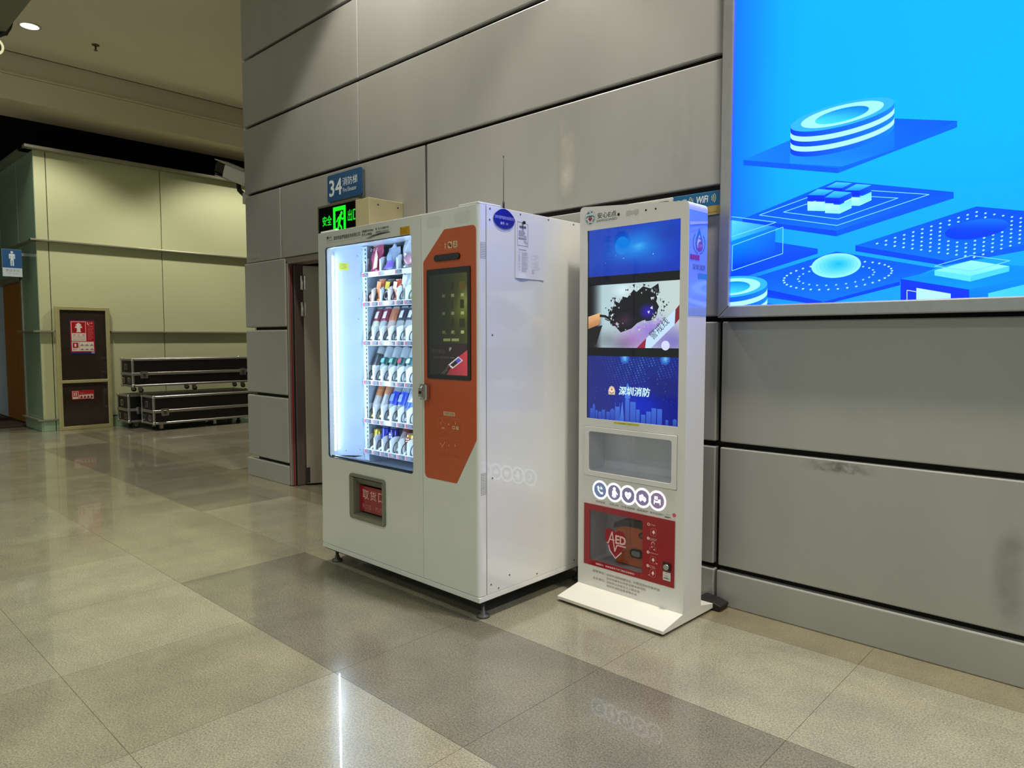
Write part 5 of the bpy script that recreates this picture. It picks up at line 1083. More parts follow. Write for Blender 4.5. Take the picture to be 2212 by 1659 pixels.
# 34 fire lift sign
t = thing('lift_sign', 'blue sign reading 34 mounted on the steel wall above the exit sign', 'sign', (-4.927, YW, 2.384))
plate('board', t, 0, 0.467, 0, 0.205, -0.030, -0.022, 0.018, mat('blue sign board', (44, 84, 128), rough=0.3, coat=0.3))
part('mount', B().box(0.02, 0.467, -0.022, -0.001, -0.022, 0.19, 0.003, 1), mat('sign mount', (112, 112, 104), rough=0.4, metal=0.5), t)
a = Art()
w = (214, 226, 232)
a.text('34', 0.0276, 0.040, 0.199, 0.163, w, bold=0.012)
a.text('消防梯', 0.212, 0.098, 0.409, 0.160, w, bold=0.004)
a.text('Fire Elevator', 0.216, 0.050, 0.396, 0.082, w, bold=0.004)
a.build('lettering', PRINT, t, origin=(0, -0.030, 0))
# emergency exit sign and the steel box beside it
YB = 2.868
t = thing('exit_sign', 'black emergency exit sign with green lit letters and running man', 'sign', (-4.662, YB, 2.03))
part('housing', B().box(0, 0.494, 0.0, 0.286, 0, 0.252, 0.004, 2), mat('exit sign housing', (120, 116, 96), rough=0.4, metal=0.4), t)
part('face', B().box(0.024, 0.494, -0.004, 0.001, 0.006, 0.234, 0.002, 1), BLACK, t)
GREEN = (28, 255, 40)
a = Art()
a.text('安全', 0.076, 0.098, 0.195, 0.168, (24, 226, 40), bold=0.014)
# door frame pictogram
a.poly([(0.216, 0.004), (0.376, 0.004), (0.376, 0.218), (0.216, 0.218)], GREEN, holes=[[(0.246, 0.017), (0.348, 0.017), (0.348, 0.188), (0.246, 0.188)]])
a.disc(0.324, 0.167, 0.014, GREEN)
a.line([(0.310, 0.149), (0.290, 0.094)], 0.028, GREEN)
a.line([(0.310, 0.147), (0.282, 0.137), (0.262, 0.113)], 0.013, GREEN)
a.line([(0.312, 0.145), (0.332, 0.124), (0.352, 0.130)], 0.013, GREEN)
a.line([(0.290, 0.094), (0.320, 0.068), (0.322, 0.034)], 0.017, GREEN)
a.line([(0.288, 0.098), (0.278, 0.062), (0.244, 0.060)], 0.017, GREEN)
a.line([(0.236, 0.038), (0.276, 0.023)], 0.016, GREEN)
a.text('出', 0.402, 0.100, 0.453, 0.178, (24, 226, 40), bold=0.014)
a.line([(0.492, 0.172), (0.4705, 0.172), (0.4705, 0.108), (0.492, 0.108)], 0.010, (24, 226, 40))
a.build('pictogram', BACKLIT, t, origin=(0, -0.004, 0))
t = thing('steel_box', 'beige painted steel box on the wall beside the exit sign', 'box', (-4.164, YB - 0.006, 2.0))
part('case', B().box(0, 0.158, 0, 0.293, 0, 0.264, 0.003, 2), mat('beige box enamel', (204, 192, 150), rough=0.45), t)
for y in (0.075, 0.245):
    part('fixing_hole', B().cyl((0.1575, y, 0.222), (0.1592, y, 0.222), 0.006, 10), BLACK_MATT, t)
# white and blue wireless notice half behind the kiosk and the light box
t = thing('wireless_sign', 'blue wall sign with white wireless lettering beside the light box', 'sign', (-1.836, YW, 1.895))
part('board', B().box(0, 0.270, -0.012, -0.001, 0, 0.114, 0.002, 1), mat('blue wireless board', (12, 92, 138), rough=0.4), t)
a = Art()
a.rect(0.001, 0.001, 0.269, 0.044, (176, 148, 74))
a.text('免费', 0.016, 0.060, 0.076, 0.094, (180, 214, 226), bold=0.01)
a.text('WiFi', 0.124, 0.064, 0.186, 0.096, (222, 232, 240), bold=0.022, shear=0.1)
for k, r in enumerate((0.012, 0.021, 0.030)):
    a.line([(0.118 - 0.002 + r * math.cos(R(q)) + 0.002, 0.080 + r * math.sin(R(q))) for q in range(140, 221, 16)], 0.004, (188, 200, 150))
    a.line([(0.198 + r * math.cos(R(q)), 0.080 + r * math.sin(R(q))) for q in range(-40, 41, 16)], 0.004, (188, 200, 150))
a.line([(0.02, 0.012), (0.24, 0.016)], 0.002, (150, 120, 60))
a.build('lettering', PRINT, t, origin=(0, -0.012, 0))
t = thing('white_notice', 'white wall notice with thin dark outline behind the kiosk top', 'notice', (-2.15, YW, 1.80))
part('board', B().box(0, 0.308, -0.010, -0.001, 0, 0.209, 0.002, 1), mat('white notice board', (206, 204, 200), rough=0.5), t)
a = Art()
a.line(rrect(0.012, 0.016, 0.290, 0.193, 0.012), 0.0035, (70, 68, 66), closed=True)
a.build('outline', PRINT, t, origin=(0, -0.010, 0))

# black rubber block on the floor by the skirting
t = thing('rubber_stop', 'black rubber block on the floor against the wall skirting beside the kiosk', 'door stop', (-1.62, 3.09, 0))
b = B().prism([(0, 0), (0.11, 0), (0.12, 0.03), (0.075, 0.042), (0.0, 0.050)], 'y', -0.03, 0.055)
b.bevel_where(lambda e: True, 0.004, 1)
part('block', b, BLACK_MATT, t)

# ================================================================== KIOSK
KW, KD = 0.6112, 0.1596
KT = -0.0302
kx, ky = -1.5506 - KW * math.cos(KT), 2.789 - KW * math.sin(KT)
kiosk = thing('kiosk', 'tall white first aid information kiosk with a large lit screen and red cabinet door', 'kiosk', (kx, ky, 0), KT)
ZB, ZL, ZR = 0.0576, 1.953, 1.904
outl = rounded([(0, ZB), (KW, ZB), (KW, ZR), (0, ZL)], [0, 0, 0.026, 0.026], 6)
inn = rounded([(0.012, ZB + 0.012), (KW - 0.012, ZB + 0.012), (KW - 0.012, ZR - 0.012), (0.012, ZL - 0.012)], [0, 0, 0.018, 0.018], 6)
SCR = (0.0465, 0.9075, 0.5705, 1.8325)
NI = (0.067, 0.646, 0.5425, 0.843)
RG = (0.078, 0.1945, 0.393, 0.4480)
RP = (0.0408, 0.1675, 0.5655, 0.4776)
def rc(q):
    return [(q[0], q[1]), (q[2], q[1]), (q[2], q[3]), (q[0], q[3])]
fp = B().prism(outl, 'y', 0.0, 0.010, holes=[rc(SCR), rrect(NI[0], NI[1], NI[2], NI[3], 0.012), rc((RG[0] - 0.01, RG[1] - 0.01, RG[2] + 0.01, RG[3] + 0.01))])
part('front_panel', fp, WHITE_SATIN, kiosk)
sh = B().prism(outl, 'y', 0.010, KD, holes=[inn])
sh.prism(inn, 'y', KD - 0.008, KD)
part('body', sh, WHITE_SATIN, kiosk)
base = B().prism([(-0.1605, 0.012), (0.3097, 0.012), (0.3097, 0.0281), (KD, ZB), (0.0, ZB), (-0.1605, 0.0281)], 'x', 0, KW)
base.bevel_where(lambda e: True, 0.0015, 1)
part('base', base, mat('white base powder coat', (228, 224, 216), rough=0.35, var=0.015), kiosk)
for x in (0.03, KW - 0.03):
    for y in (-0.13, 0.28):
        part('foot', B().cyl((x, y, 0), (x, y, 0.0125), 0.014, 12), BLACK_MATT, kiosk)
# niche
nb = B()
nb.prism(rc((NI[0] - 0.006, NI[1] - 0.006, NI[2] + 0.006, NI[3] + 0.006)), 'y', 0.011, 0.130, holes=[rc(NI)])
nb.box(NI[0] - 0.006, NI[2] + 0.006, 0.130, 0.134, NI[1] - 0.006, NI[3] + 0.006)
part('niche', nb, mat('grey niche lining', (206, 208, 220), rough=0.5), kiosk)
nd = B().prism(rrect(0.0405, 0.6205, 0.5688, 0.8675, 0.004), 'y', -0.004, -0.0005, holes=[rrect(NI[0], NI[1], NI[2], NI[3], 0.012)])
nd.bevel_where(lambda e: all(v.co.y < -0.0039 for v in e.verts), 0.001, 1)
nd = part('niche_door', nd, WHITE_SATIN, kiosk)
part('pane', B().box(NI[0], NI[2], -0.002, 0.0, NI[1], NI[3]), GLASS, nd)
a = Art()
a.line(rc((0.0395, 0.6195, 0.5698, 0.8685)), 0.0016, (60, 56, 54), closed=True)
a.build('door_gap', PRINT, kiosk)
# AED cabinet
ab = B()
ab.prism(rc((RG[0] - 0.016, RG[1] - 0.012, RG[2] + 0.10, RG[3] + 0.012)), 'y', 0.011, 0.146, holes=[rc((RG[0] - 0.010, RG[1] - 0.006, RG[2] + 0.094, RG[3] + 0.006))])
ab.box(RG[0] - 0.016, RG[2] + 0.10, 0.146, 0.150, RG[1] - 0.012, RG[3] + 0.012)
part('cabinet_lining', ab, mat('grey cabinet lining', (190, 188, 200), rough=0.5), kiosk)
rd = B().prism(rc(RP), 'y', -0.0040, -0.0006, holes=[rrect(RG[0], RG[1], RG[2], RG[3], 0.008)])
rd = part('cabinet_door', rd, mat('red acrylic door', (150, 12, 24), rough=0.22, coat=0.3), kiosk)
part('pane', B().box(RG[0], RG[2], -0.0022, -0.0008, RG[1], RG[3]), glass_mat('smoked pane', (180, 176, 180), 0.2), rd)
a = Art()
P_ = (236, 176, 176)
steps = [('按下电源键', None, 0.4383, 0.4044), ('撕开电极片包装', '贴到患者胸部', 0.3721, 0.3362), ('等待机器分析心律', None, 0.3061, 0.2738), ('按下电击键', '开始心肺复苏', 0.2417, 0.2108)]
for i, (s1, s2_, zc, zi) in enumerate(steps):
    a.disc(0.4255, zc, 0.0072, (250, 214, 214))
    a.text(str(i + 1), 0.4228, zc - 0.0042, 0.4282, zc + 0.0042, (150, 12, 24), bold=0.02)
    a.text(s1, 0.4345, zc - 0.001 if s2_ else zc - 0.003, 0.4345 + 0.0056 * len(s1), zc + 0.005 if s2_ else zc + 0.003, P_)
    if s2_: a.text(s2_, 0.4345, zc - 0.0075, 0.4345 + 0.0056 * len(s2_), zc - 0.0018, P_)
    if i in (0, 2, 3):
        a.line(rounded([(0.437, zi - 0.014), (0.466, zi - 0.018), (0.470, zi + 0.016), (0.441, zi + 0.018)], 0.006, 3), 0.0014, (226, 120, 124), closed=True)
        a.poly([(0.452, zi + 0.010), (0.458, zi + 0.010), (0.460, zi + 0.002), (0.464, zi), (0.458, zi - 0.003), (0.455, zi - 0.011), (0.451, zi - 0.004), (0.446, zi - 0.002)], (250, 214, 214))
        if i == 2: a.disc(0.474, zi - 0.012, 0.004, (236, 150, 150))
        if i == 3: a.line([(0.430, zi - 0.012), (0.438, zi - 0.010)], 0.004, (226, 150, 150))
    else:
        a.line(ellipse(0.452, zi + 0.013, 0.008, 0.010, 12, -10, 200), 0.0022, (250, 214, 214))
        a.line([(0.434, zi - 0.018), (0.436, zi - 0.004), (0.446, zi + 0.003), (0.458, zi + 0.003), (0.468, zi - 0.004), (0.470, zi - 0.018)], 0.0014, (226, 120, 124))
        a.rect(0.443, zi - 0.004, 0.449, zi, (250, 220, 220)); a.rect(0.455, zi - 0.014, 0.463, zi - 0.010, (250, 220, 220))
a.cut('step_pictograms', PRINT, rd, origin=(0, -0.0040, 0))
a.text('温馨提示：非紧急情况下开门将负法律责任！', 0.118, 0.1775, 0.352, 0.1870, (246, 206, 206), bold=0.012)
a.cut('warning_lettering', PRINT, rd, origin=(0, -0.0040, 0))
a.rect(0.5080, 0.1955, 0.5490, 0.2350, (216, 210, 208))
a.text('●', 0.526, 0.2275, 0.530, 0.2315, (60, 56, 54))
a.text('无法开门', 0.516, 0.213, 0.541, 0.219, (80, 76, 74)); a.text('请用钥匙开门', 0.512, 0.202, 0.545, 0.209, (60, 56, 54), bold=0.02)
a.build('key_label', PRINT, rd, origin=(0, -0.0040, 0))
# AED heart decal on the window
a = Art()
heart = [(0.2365, 0.238), (0.196, 0.285), (0.176, 0.320), (0.1725, 0.350), (0.180, 0.368), (0.197, 0.376), (0.217, 0.372), (0.235, 0.362), (0.253, 0.373), (0.276, 0.372), (0.291, 0.358), (0.298, 0.336), (0.290, 0.305), (0.272, 0.275)]
a.poly(rounded([p for p in heart], 0.012, 3), (150, 18, 30))
W2 = (232, 190, 190)
a.line([(0.187, 0.302), (0.193, 0.302), (0.216, 0.360), (0.233, 0.268), (0.246, 0.300), (0.296, 0.300)], 0.0062, W2)
a.line([(0.203, 0.322), (0.229, 0.322)], 0.006, W2)
a.text('ED', 0.237, 0.309, 0.296, 0.348, W2, bold=0.028)
a.line([(0.196, 0.290), (0.203, 0.266), (0.2375, 0.234), (0.272, 0.268)], 0.0062, W2)
a.build('heart_decal', PRINT, rd, origin=(0, -0.0026, 0), off=0.0006)
lk = B().box(0.5085, 0.5485, -0.012, -0.0035, 0.2415, 0.2795, 0.003, 2)
part('lock_plate', lk, mat('dark lock plate', (40, 38, 38), rough=0.3, metal=0.4), rd)
part('lock_barrel', B().cyl((0.531, -0.020, 0.2605), (0.531, -0.010, 0.2605), 0.0135, 18), CHROME, rd)
# the defibrillator inside
ux, uy = kx + 0.186 * math.cos(KT), ky + 0.186 * math.sin(KT)
aed = thing('defibrillator', 'orange and black portable defibrillator behind the smoked window of the red cabinet', 'defibrillator', (ux - 0.06 * math.sin(KT), uy + 0.06 * math.cos(KT), 0.1905), KT)
body = rounded([(0, 0), (0.225, 0), (0.225, 0.17), (0.150, 0.200), (0.030, 0.196), (0.0, 0.165)], [0.01, 0.02, 0.05, 0.05, 0.05, 0.04], 5)
b = B().prism(body, 'y', 0.0, 0.060)
b.bevel_where(lambda e: all(v.co.y < 0.001 for v in e.verts), 0.012, 3)
part('body', b, mat('orange housing', (236, 118, 58), rough=0.45), aed)
top = rounded([(-0.006, 0.172), (0.06, 0.196), (0.15, 0.200), (0.232, 0.165), (0.232, 0.185), (0.17, 0.226), (0.05, 0.226), (0.0, 0.200)], 0.012, 4)
b = B().prism(top, 'y', -0.006, 0.066)
part('handle', b, mat('black grip', (26, 22, 30), rough=0.5), aed)
b = B().prism(rounded([(0.19, 0.02), (0.232, 0.0), (0.232, 0.15), (0.215, 0.10)], 0.01, 3), 'y', -0.008, 0.02)
part('side_grip', b, BLACK_MATT, aed)
b = B().prism(rrect(0.098, 0.050, 0.168, 0.092, 0.018), 'y', -0.010, 0.002)
bz = part('status_window', b, BLACK_MATT, aed)
part('status_lens', B().prism(rrect(0.108, 0.058, 0.158, 0.084, 0.012), 'y', -0.012, -0.009), mat('grey status lens', (150, 150, 150), rough=0.2), bz)
b = B().prism(rrect(0.146, 0.150, 0.186, 0.178, 0.013), 'y', -0.008, 0.002)
bz = part('latch', b, mat('dark red latch', (70, 20, 20), rough=0.4), aed)
part('latch_button', B().prism(rrect(0.155, 0.157, 0.177, 0.171, 0.006), 'y', -0.010, -0.007), mat('rose button', (150, 70, 66), rough=0.4), bz)
# screen
sw, shh = SCR[2] - SCR[0], SCR[3] - SCR[1]
part('screen_bezel', B().box(SCR[0], SCR[2], 0.0055, 0.0095, SCR[1], SCR[3]), BLACK, kiosk)
def lerp(c0, c1, t):
    return tuple(p + (q - p) * t for p, q in zip(c0, c1))
def glow(s, v, cx, cy, r):
    return math.exp(-(((s - cx) / r) ** 2 + ((v - cy) / r) ** 2))
a = Art(eps=1.0e-5, clip=(0.004, 0, sw, shh))
a.rect(0.004, 0, sw, shh, (4, 5, 8))
def im1(s, v):
    c = lerp((26, 66, 176), (0, 52, 188), s)
    c = lerp(c, (12, 150, 240), 0.85 * glow(s, v, 0.55, 0.55, 0.25))
    c = lerp(c, (20, 132, 232), 0.6 * glow(s * 0.8, v - (s - 0.55) * 0.6, 0.46, 0.62, 0.22))
    c = lerp(c, (80, 190, 250), 0.9 * glow(s, v, 0.57, 0.55, 0.055))
    c = lerp(c, (8, 38, 150), 0.5 * glow(s, v, 0.85, 0.75, 0.18))
    c = lerp(c, (30, 110, 220), 0.5 * glow(s, v, 0.72, 0.28, 0.14))
    return lerp(c, (8, 44, 160), 0.35 * max(0, 0.3 - v) / 0.3)
a.grid(0.006, 0.698, sw, shh, 26, 14, im1)
for u, v, r in ((0.215, 0.775, 0.0022), (0.38, 0.782, 0.0025), (0.17, 0.79, 0.0014), (0.11, 0.76, 0.0012)):
    a.disc(u, v, r, (190, 220, 255), n=8)
a.poly(ellipse(0.205, 0.835, 0.040, 0.042), (14, 126, 226))
Z0, Z1 = 0.352, 0.656
iw, ih = sw - 0.006, Z1 - Z0
def im2(s, v):
    c = lerp((176, 206, 214), (196, 214, 210), s)
    c = lerp(c, (10, 10, 14), max(0, min(1, (0.16 - s) / 0.12)) if v > 0.5 else max(0, min(1, (0.17 - s) / 0.08)))
    c = lerp(c, (226, 250, 255), 0.8 * glow(s, v, 0.40, 0.9, 0.09))
    c = lerp(c, (116, 130, 132), 0.7 * glow(s, v, 0.22, 0.12, 0.14))
    c = lerp(c, (176, 128, 196), 0.95 * glow(s, v, 0.52, 0.12, 0.17))
    c = lerp(c, (150, 120, 214), 0.9 * glow(s, v, 0.70, 0.28, 0.16))
    c = lerp(c, (120, 110, 190), 0.9 * glow(s, v, 0.93, 0.10, 0.22))
    c = lerp(c, (90, 80, 110), 0.5 * glow(s, v, 0.40, 0.05, 0.12))
    return c
a.grid(0.006, Z0, sw, Z1, 30, 18, im2)
X = lambda s, v: (0.006 + s * iw, Z0 + v * ih)
hole = [(0.24, 0.56), (0.30, 0.66), (0.31, 0.74), (0.36, 0.70), (0.40, 0.80), (0.45, 0.78), (0.52, 0.90), (0.55, 0.86), (0.62, 0.94), (0.70, 0.90), (0.78, 0.97), (0.79, 0.86), (0.76, 0.70), (0.79, 0.62), (0.75, 0.50), (0.62, 0.42), (0.56, 0.38), (0.50, 0.30), (0.42, 0.26), (0.38, 0.24), (0.33, 0.32), (0.27, 0.36), (0.24, 0.45)]
def hc(p):
    s, v = p
    c = lerp((8, 8, 14), (36, 8, 176), 0.95 * glow(s, v, 0.68, 0.56, 0.20))
    return lerp(c, (64, 34, 62), 0.6 * glow(s, v, 0.40, 0.34, 0.2))
def holegrid(s, v):
    return hc((s, v))
a.poly([X(*p) for p in hole], (11, 10, 15))
for k in range(7):
    f = 1 - k / 7.0
    a.poly([X(0.67 + 0.105 * f * math.cos(R(q)) , 0.555 + 0.145 * f * math.sin(R(q))) for q in range(0, 360, 15)], lerp((11, 10, 15), (40, 14, 190), (k + 1) / 7.0))
for k in range(6):
    f = 1 - k / 6.0
    a.poly([X(0.43 + 0.12 * f * math.cos(R(q)), 0.43 + 0.14 * f * math.sin(R(q))) for q in range(0, 360, 15)], lerp((11, 10, 15), (58, 34, 52), (k + 1) / 6.0))
rnd = random.Random(11)
for k in range(120):
    t = rnd.random() * 2 * math.pi
    rr = rnd.gauss(1.0, 0.14)
    s, v = 0.53 + 0.27 * rr * math.cos(t) + 0.03 * math.sin(t), 0.60 + 0.33 * rr * math.sin(t) + 0.04 * math.cos(t)
    if not (0.02 < s < 0.98 and 0.03 < v < 0.97): continue
    z = rnd.uniform(0.006, 0.03)
    q = rnd.random() * 6.28
    low = v < 0.45
    col = rnd.choice([(28, 30, 36), (60, 66, 70), (14, 12, 20)] if rr > 1 and not low else [(196, 206, 206), (150, 160, 164), (206, 150, 220), (170, 130, 230)] if low else [(170, 182, 184), (210, 224, 226)])
    a.poly([X(s + z * math.cos(q) * 0.6, v + z * math.sin(q)), X(s + z * math.cos(q + 2.2) * 0.5, v + 1.4 * z * math.sin(q + 2.2)), X(s + z * 0.7 * math.cos(q + 4.1), v + z * math.sin(q + 4.1))], col, same=k > 0)
a.poly([X(0, 0.385), X(0.145, 0.46), X(0.145, 0.56), X(0, 0.50)], [(206, 150, 96), (216, 160, 104), (236, 190, 136), (226, 176, 124)])
a.poly([X(0, 0.30), X(0.13, 0.37), X(0.145, 0.46), X(0, 0.385)], [(176, 120, 80), (190, 130, 86), (206, 150, 96), (200, 144, 92)])
a.line([X(0.145, 0.51), X(0.20, 0.50), X(0.25, 0.46)], 0.012, (20, 18, 20))
a.line([X(0.20, 0.46), X(0.24, 0.43)], 0.006, (70, 70, 72))
a.poly([X(0, 0.06), X(0.10, 0.05), X(0.14, 0.24), X(0.17, 0.36), X(0, 0.30)], (22, 20, 20))
a.poly([X(0.56, 0.0), X(0.65, 0.0), X(0.66, 0.15)], (150, 18, 66))
a.poly([X(0.65, 0.0), X(0.71, 0.0), X(0.95, 0.35), X(0.955, 0.57), X(0.66, 0.15)], (196, 226, 250))
a.poly([X(0.95, 0.35), X(1.0, 0.44), X(1.0, 0.65), X(0.955, 0.57)], (128, 24, 44))
a.disc(*X(0.86, 0.04), 0.022, (214, 220, 255))
a.text('警戒线', *X(0.735, 0.115), X(0.735, 0)[0] + 0.118, X(0, 0.115)[1] + 0.042, (44, 52, 84), rot=R(43))
def im3(s, v):
    c = lerp((30, 40, 122), (2, 16, 128), s)
    c = lerp(c, (14, 44, 200), 0.9 * glow(s, v, 0.62, 0.28, 0.22))
    c = lerp(c, (0, 48, 140), 0.5 * glow(s, v, 0.62, 0.9, 0.3))
    return lerp(c, (2, 8, 96), 0.5 * glow(s, v, 0.85, 0.55, 0.2))
BZ = 0.3115
a.grid(0.006, 0, sw, BZ, 26, 14, im3)
Y = lambda s, v: (0.006 + s * iw, v * BZ)
for u in (0.43, 0.86):
    for r, c in ((0.026, (36, 92, 190)), (0.017, (60, 132, 214)), (0.010, (96, 176, 236))):
        p = Y(u, 0.97); a.poly([(x, min(y, BZ)) for x, y in ellipse(p[0], p[1], r)], c)
a.n += 1
for i in range(26):
    for j in range(15):
        s, v = 0.16 + i * 0.033 + j * 0.009, 0.985 - j * 0.033 + i * 0.010
        if v > 0.985 or s > 0.99: continue
        d = math.hypot(s - 0.62, v - 0.85)
        hole_ = (0.66 < s < 0.78 and v < 0.86 and v > 0.55) or d > 0.50
        if hole_: continue
        f = max(0.0, 1 - d / 0.52) * (0.65 + 0.35 * math.sin(i * 1.7 + j))
        p = Y(s, v)
        a.poly(ellipse(p[0], p[1], 0.0030, n=6), lerp(im3(s, v), (120, 180, 240), 0.75 * f + 0.1), same=True)
rnd = random.Random(3)
for k in range(70):
    s, v = rnd.uniform(0.03, 0.98), rnd.gauss(0.45, 0.13)
    if 0.1 < v < 0.9:
        p = Y(s, v); a.poly(ellipse(p[0], p[1], rnd.uniform(0.0015, 0.0045), n=7), lerp(im3(s, v), (110, 90, 220), rnd.uniform(0.15, 0.5)), same=k > 0)
sky = [(0.03, 0.06, 0.16), (0.06, 0.09, 0.22), (0.095, 0.12, 0.14), (0.13, 0.165, 0.12), (0.17, 0.21, 0.155), (0.225, 0.265, 0.13), (0.27, 0.32, 0.17), (0.325, 0.38, 0.22), (0.44, 0.485, 0.36), (0.495, 0.555, 0.31), (0.56, 0.60, 0.20), (0.615, 0.66, 0.13), (0.67, 0.72, 0.185), (0.725, 0.775, 0.24), (0.785, 0.835, 0.235), (0.87, 0.90, 0.08), (0.945, 0.985, 0.10)]
for k, (s0, s1, h) in enumerate(sky):
    br = 0.55 if 0.3 < s0 < 0.84 else 0.3
    c0, c1 = lerp((24, 40, 140), (60, 110, 220), br), lerp((40, 70, 180), (80, 136, 236), br)
    p0, p1 = Y(s0, 0), Y(s1, h)
    if k in (1, 6, 8, 15, 16):
        m_ = (p0[0] + p1[0]) / 2
        a.poly([(p0[0], 0), (p1[0], 0), (p1[0], p1[1] * 0.93), (m_, p1[1] * 1.12), (p0[0], p1[1] * 0.93)], [c0, c0, c1, c1, c1])
    else:
        a.poly([(p0[0], 0), (p1[0], 0), p1, (p0[0], p1[1])], [c0, c0, c1, c1])
        if k == 7:
            a.line([(p0[0] + 0.002, p1[1]), (p0[0] + 0.001, p1[1] + 0.018)], 0.002, c1); a.line([(p1[0] - 0.002, p1[1]), (p1[0] - 0.001, p1[1] + 0.018)], 0.002, c1)
p0, p1 = Y(0.385, 0), Y(0.43, 0.31)
a.poly([(p0[0] - 0.004, 0), (p1[0], 0), ((p0[0] + p1[0]) / 2, p1[1])], [(50, 90, 200), (50, 90, 200), (90, 140, 236)])
a.poly([Y(0.435, 0.36), Y(0.495, 0.36), Y(0.485, 0.52), Y(0.465, 0.60), Y(0.445, 0.52)], (70, 124, 226))
c = Y(0.285, 0.455)
a.poly([(c[0] - 0.019, c[1] - 0.017), (c[0] + 0.019, c[1] - 0.017), (c[0] + 0.021, c[1] + 0.002), (c[0] + 0.013, c[1] + 0.020), (c[0], c[1] + 0.026), (c[0] - 0.013, c[1] + 0.020), (c[0] - 0.021, c[1] + 0.002)], (206, 186, 150))
a.disc(c[0], c[1] + 0.004, 0.013, (244, 236, 220)); a.disc(c[0], c[1] + 0.008, 0.006, (214, 92, 70))
a.line([(c[0] - 0.010, c[1] - 0.003), (c[0], c[1] - 0.011), (c[0] + 0.010, c[1] - 0.003)], 0.003, (80, 70, 66))
a.text('深圳消防', *Y(0.365, 0.405), Y(0.70, 0)[0], Y(0, 0.535)[1], (200, 240, 255), bold=0.022, shear=0.12)
a.build('screen', SCREEN, kiosk, origin=(SCR[0], 0.0055, SCR[1]), off=0.0004)
# print on the front
a = Art()
lc = (0.0645, 1.8960)
a.disc(*lc, 0.0335, (150, 160, 168)); a.disc(*lc, 0.0318, (206, 212, 216))
for pts in ([(-0.010, 0.028), (-0.002, 0.020), (-0.018, 0.017), (-0.021, 0.021)], [(0.004, 0.029), (0.014, 0.026), (0.012, 0.021), (0.004, 0.021)],
            [(-0.012, 0.008), (0.012, 0.008), (0.009, -0.001), (-0.009, -0.001)], [(-0.024, 0.004), (-0.014, 0.009), (0.014, 0.009), (0.024, 0.004), (0.028, -0.004), (0.022, -0.002), (0.014, 0.004), (-0.014, 0.004), (-0.022, -0.002), (-0.028, -0.004)],
            [(-0.028, -0.010), (-0.022, -0.010), (-0.014, -0.022), (-0.018, -0.025)], [(0.022, -0.008), (0.028, -0.008), (0.018, -0.024), (0.013, -0.021)], [(-0.006, -0.026), (0.006, -0.026), (0.007, -0.031), (-0.007, -0.031)]):
    a.poly([(lc[0] + p, lc[1] + q) for p, q in pts], (66, 104, 120))
a.poly([(lc[0] + p, lc[1] + q) for p, q in ((0, -0.020), (-0.011, -0.010), (-0.012, -0.005), (-0.008, -0.001), (-0.003, -0.002), (0, -0.005), (0.003, -0.002), (0.008, -0.001), (0.012, -0.005), (0.011, -0.010))], (180, 20, 50))
a.cut('emblem', PRINT, kiosk)
a.text('安心E点', 0.108, 1.8845, 0.221, 1.9120, (22, 20, 20), bold=0.004)
a.text('SAFEGUARD', 0.103, 1.8680, 0.226, 1.8790, (40, 36, 34))
a.cut('lettering', PRINT, kiosk)
for u, v, r in ((0.2345, 1.8900, 0.0072), (0.3881, 1.8902, 0.0050), (0.4403, 1.8898, 0.0046)):
    a.disc(u, v, r, (10, 10, 10))
    a.cut('sensor_hole', PRINT, kiosk)
a.n += 1
for i in range(19):
    n_ = 11 if 2 < i < 6 or 12 < i < 17 else (9 if i in (0, 1, 2, 17, 18) else 7)
    for j in range(n_):
        a.poly(ellipse(0.2790 + i * 0.0038, 1.8880 + (j - (n_ - 1) / 2) * 0.0027, 0.0009, n=5), (60, 56, 54), same=True)
a.cut('speaker_grille', PRINT, kiosk, kind='stuff')
for i, s in enumerate(('尽早求救', '尽早CPR', '尽早电除颤', '高级救护', '复苏后照护')):
    u0, u1 = ((0.112, 0.171), (0.196, 0.251), (0.267, 0.347), (0.357, 0.420), (0.430, 0.506))[i]
    a.text(s, u0, 0.4895, u1, 0.5000, (128, 118, 116))
    a.cut('ring_caption', PRINT, kiosk)
a.text('无法开门', 0.515, 0.497, 0.540, 0.5035, (80, 76, 74)); a.text('请用钥匙开门', 0.511, 0.485, 0.543, 0.492, (50, 46, 44), bold=0.02)
a.text('●', 0.525, 0.512, 0.528, 0.515, (80, 76, 74))
a.cut('key_note', PRINT, kiosk)
a.disc(0.5598, 0.504, 0.0090, (226, 60, 104)); a.text('救', 0.5545, 0.4990, 0.5650, 0.5090, (240, 130, 150))
a.cut('red_seal', PRINT, kiosk)
G_ = (132, 124, 120)
rows = [('指导单位：', 0.0965, 0.174, 0.1345), ('主办单位：', 0.0985, 0.176, 0.0985)]
for s, u0, u1, z in rows: a.text(s, u0, z, u1, z + 0.0125, G_)
a.text('深圳市消防救援支队  共青团深圳市委员会', 0.182, 0.1330, 0.489, 0.1450, G_)
a.text('深圳市城市公共安全技术研究院', 0.182, 0.1145, 0.412, 0.1265, G_)
a.text('深圳市公共安全义工联合会', 0.182, 0.0960, 0.379, 0.1080, G_)
a.text('深圳市消防志愿者联合会', 0.182, 0.0780, 0.363, 0.0895, G_)
a.build('credits', PRINT, kiosk)
a = Art()
a.rect(0.2185, 0.8925, 0.3632, 0.9015, (206, 200, 30))
a.text('AED使用指引', 0.243, 0.8945, 0.290, 0.8995, (90, 84, 20)); a.text('24H热线', 0.297, 0.8945, 0.320, 0.8995, (110, 104, 30))
a.build('yellow_label', PRINT, kiosk, off=0.001)
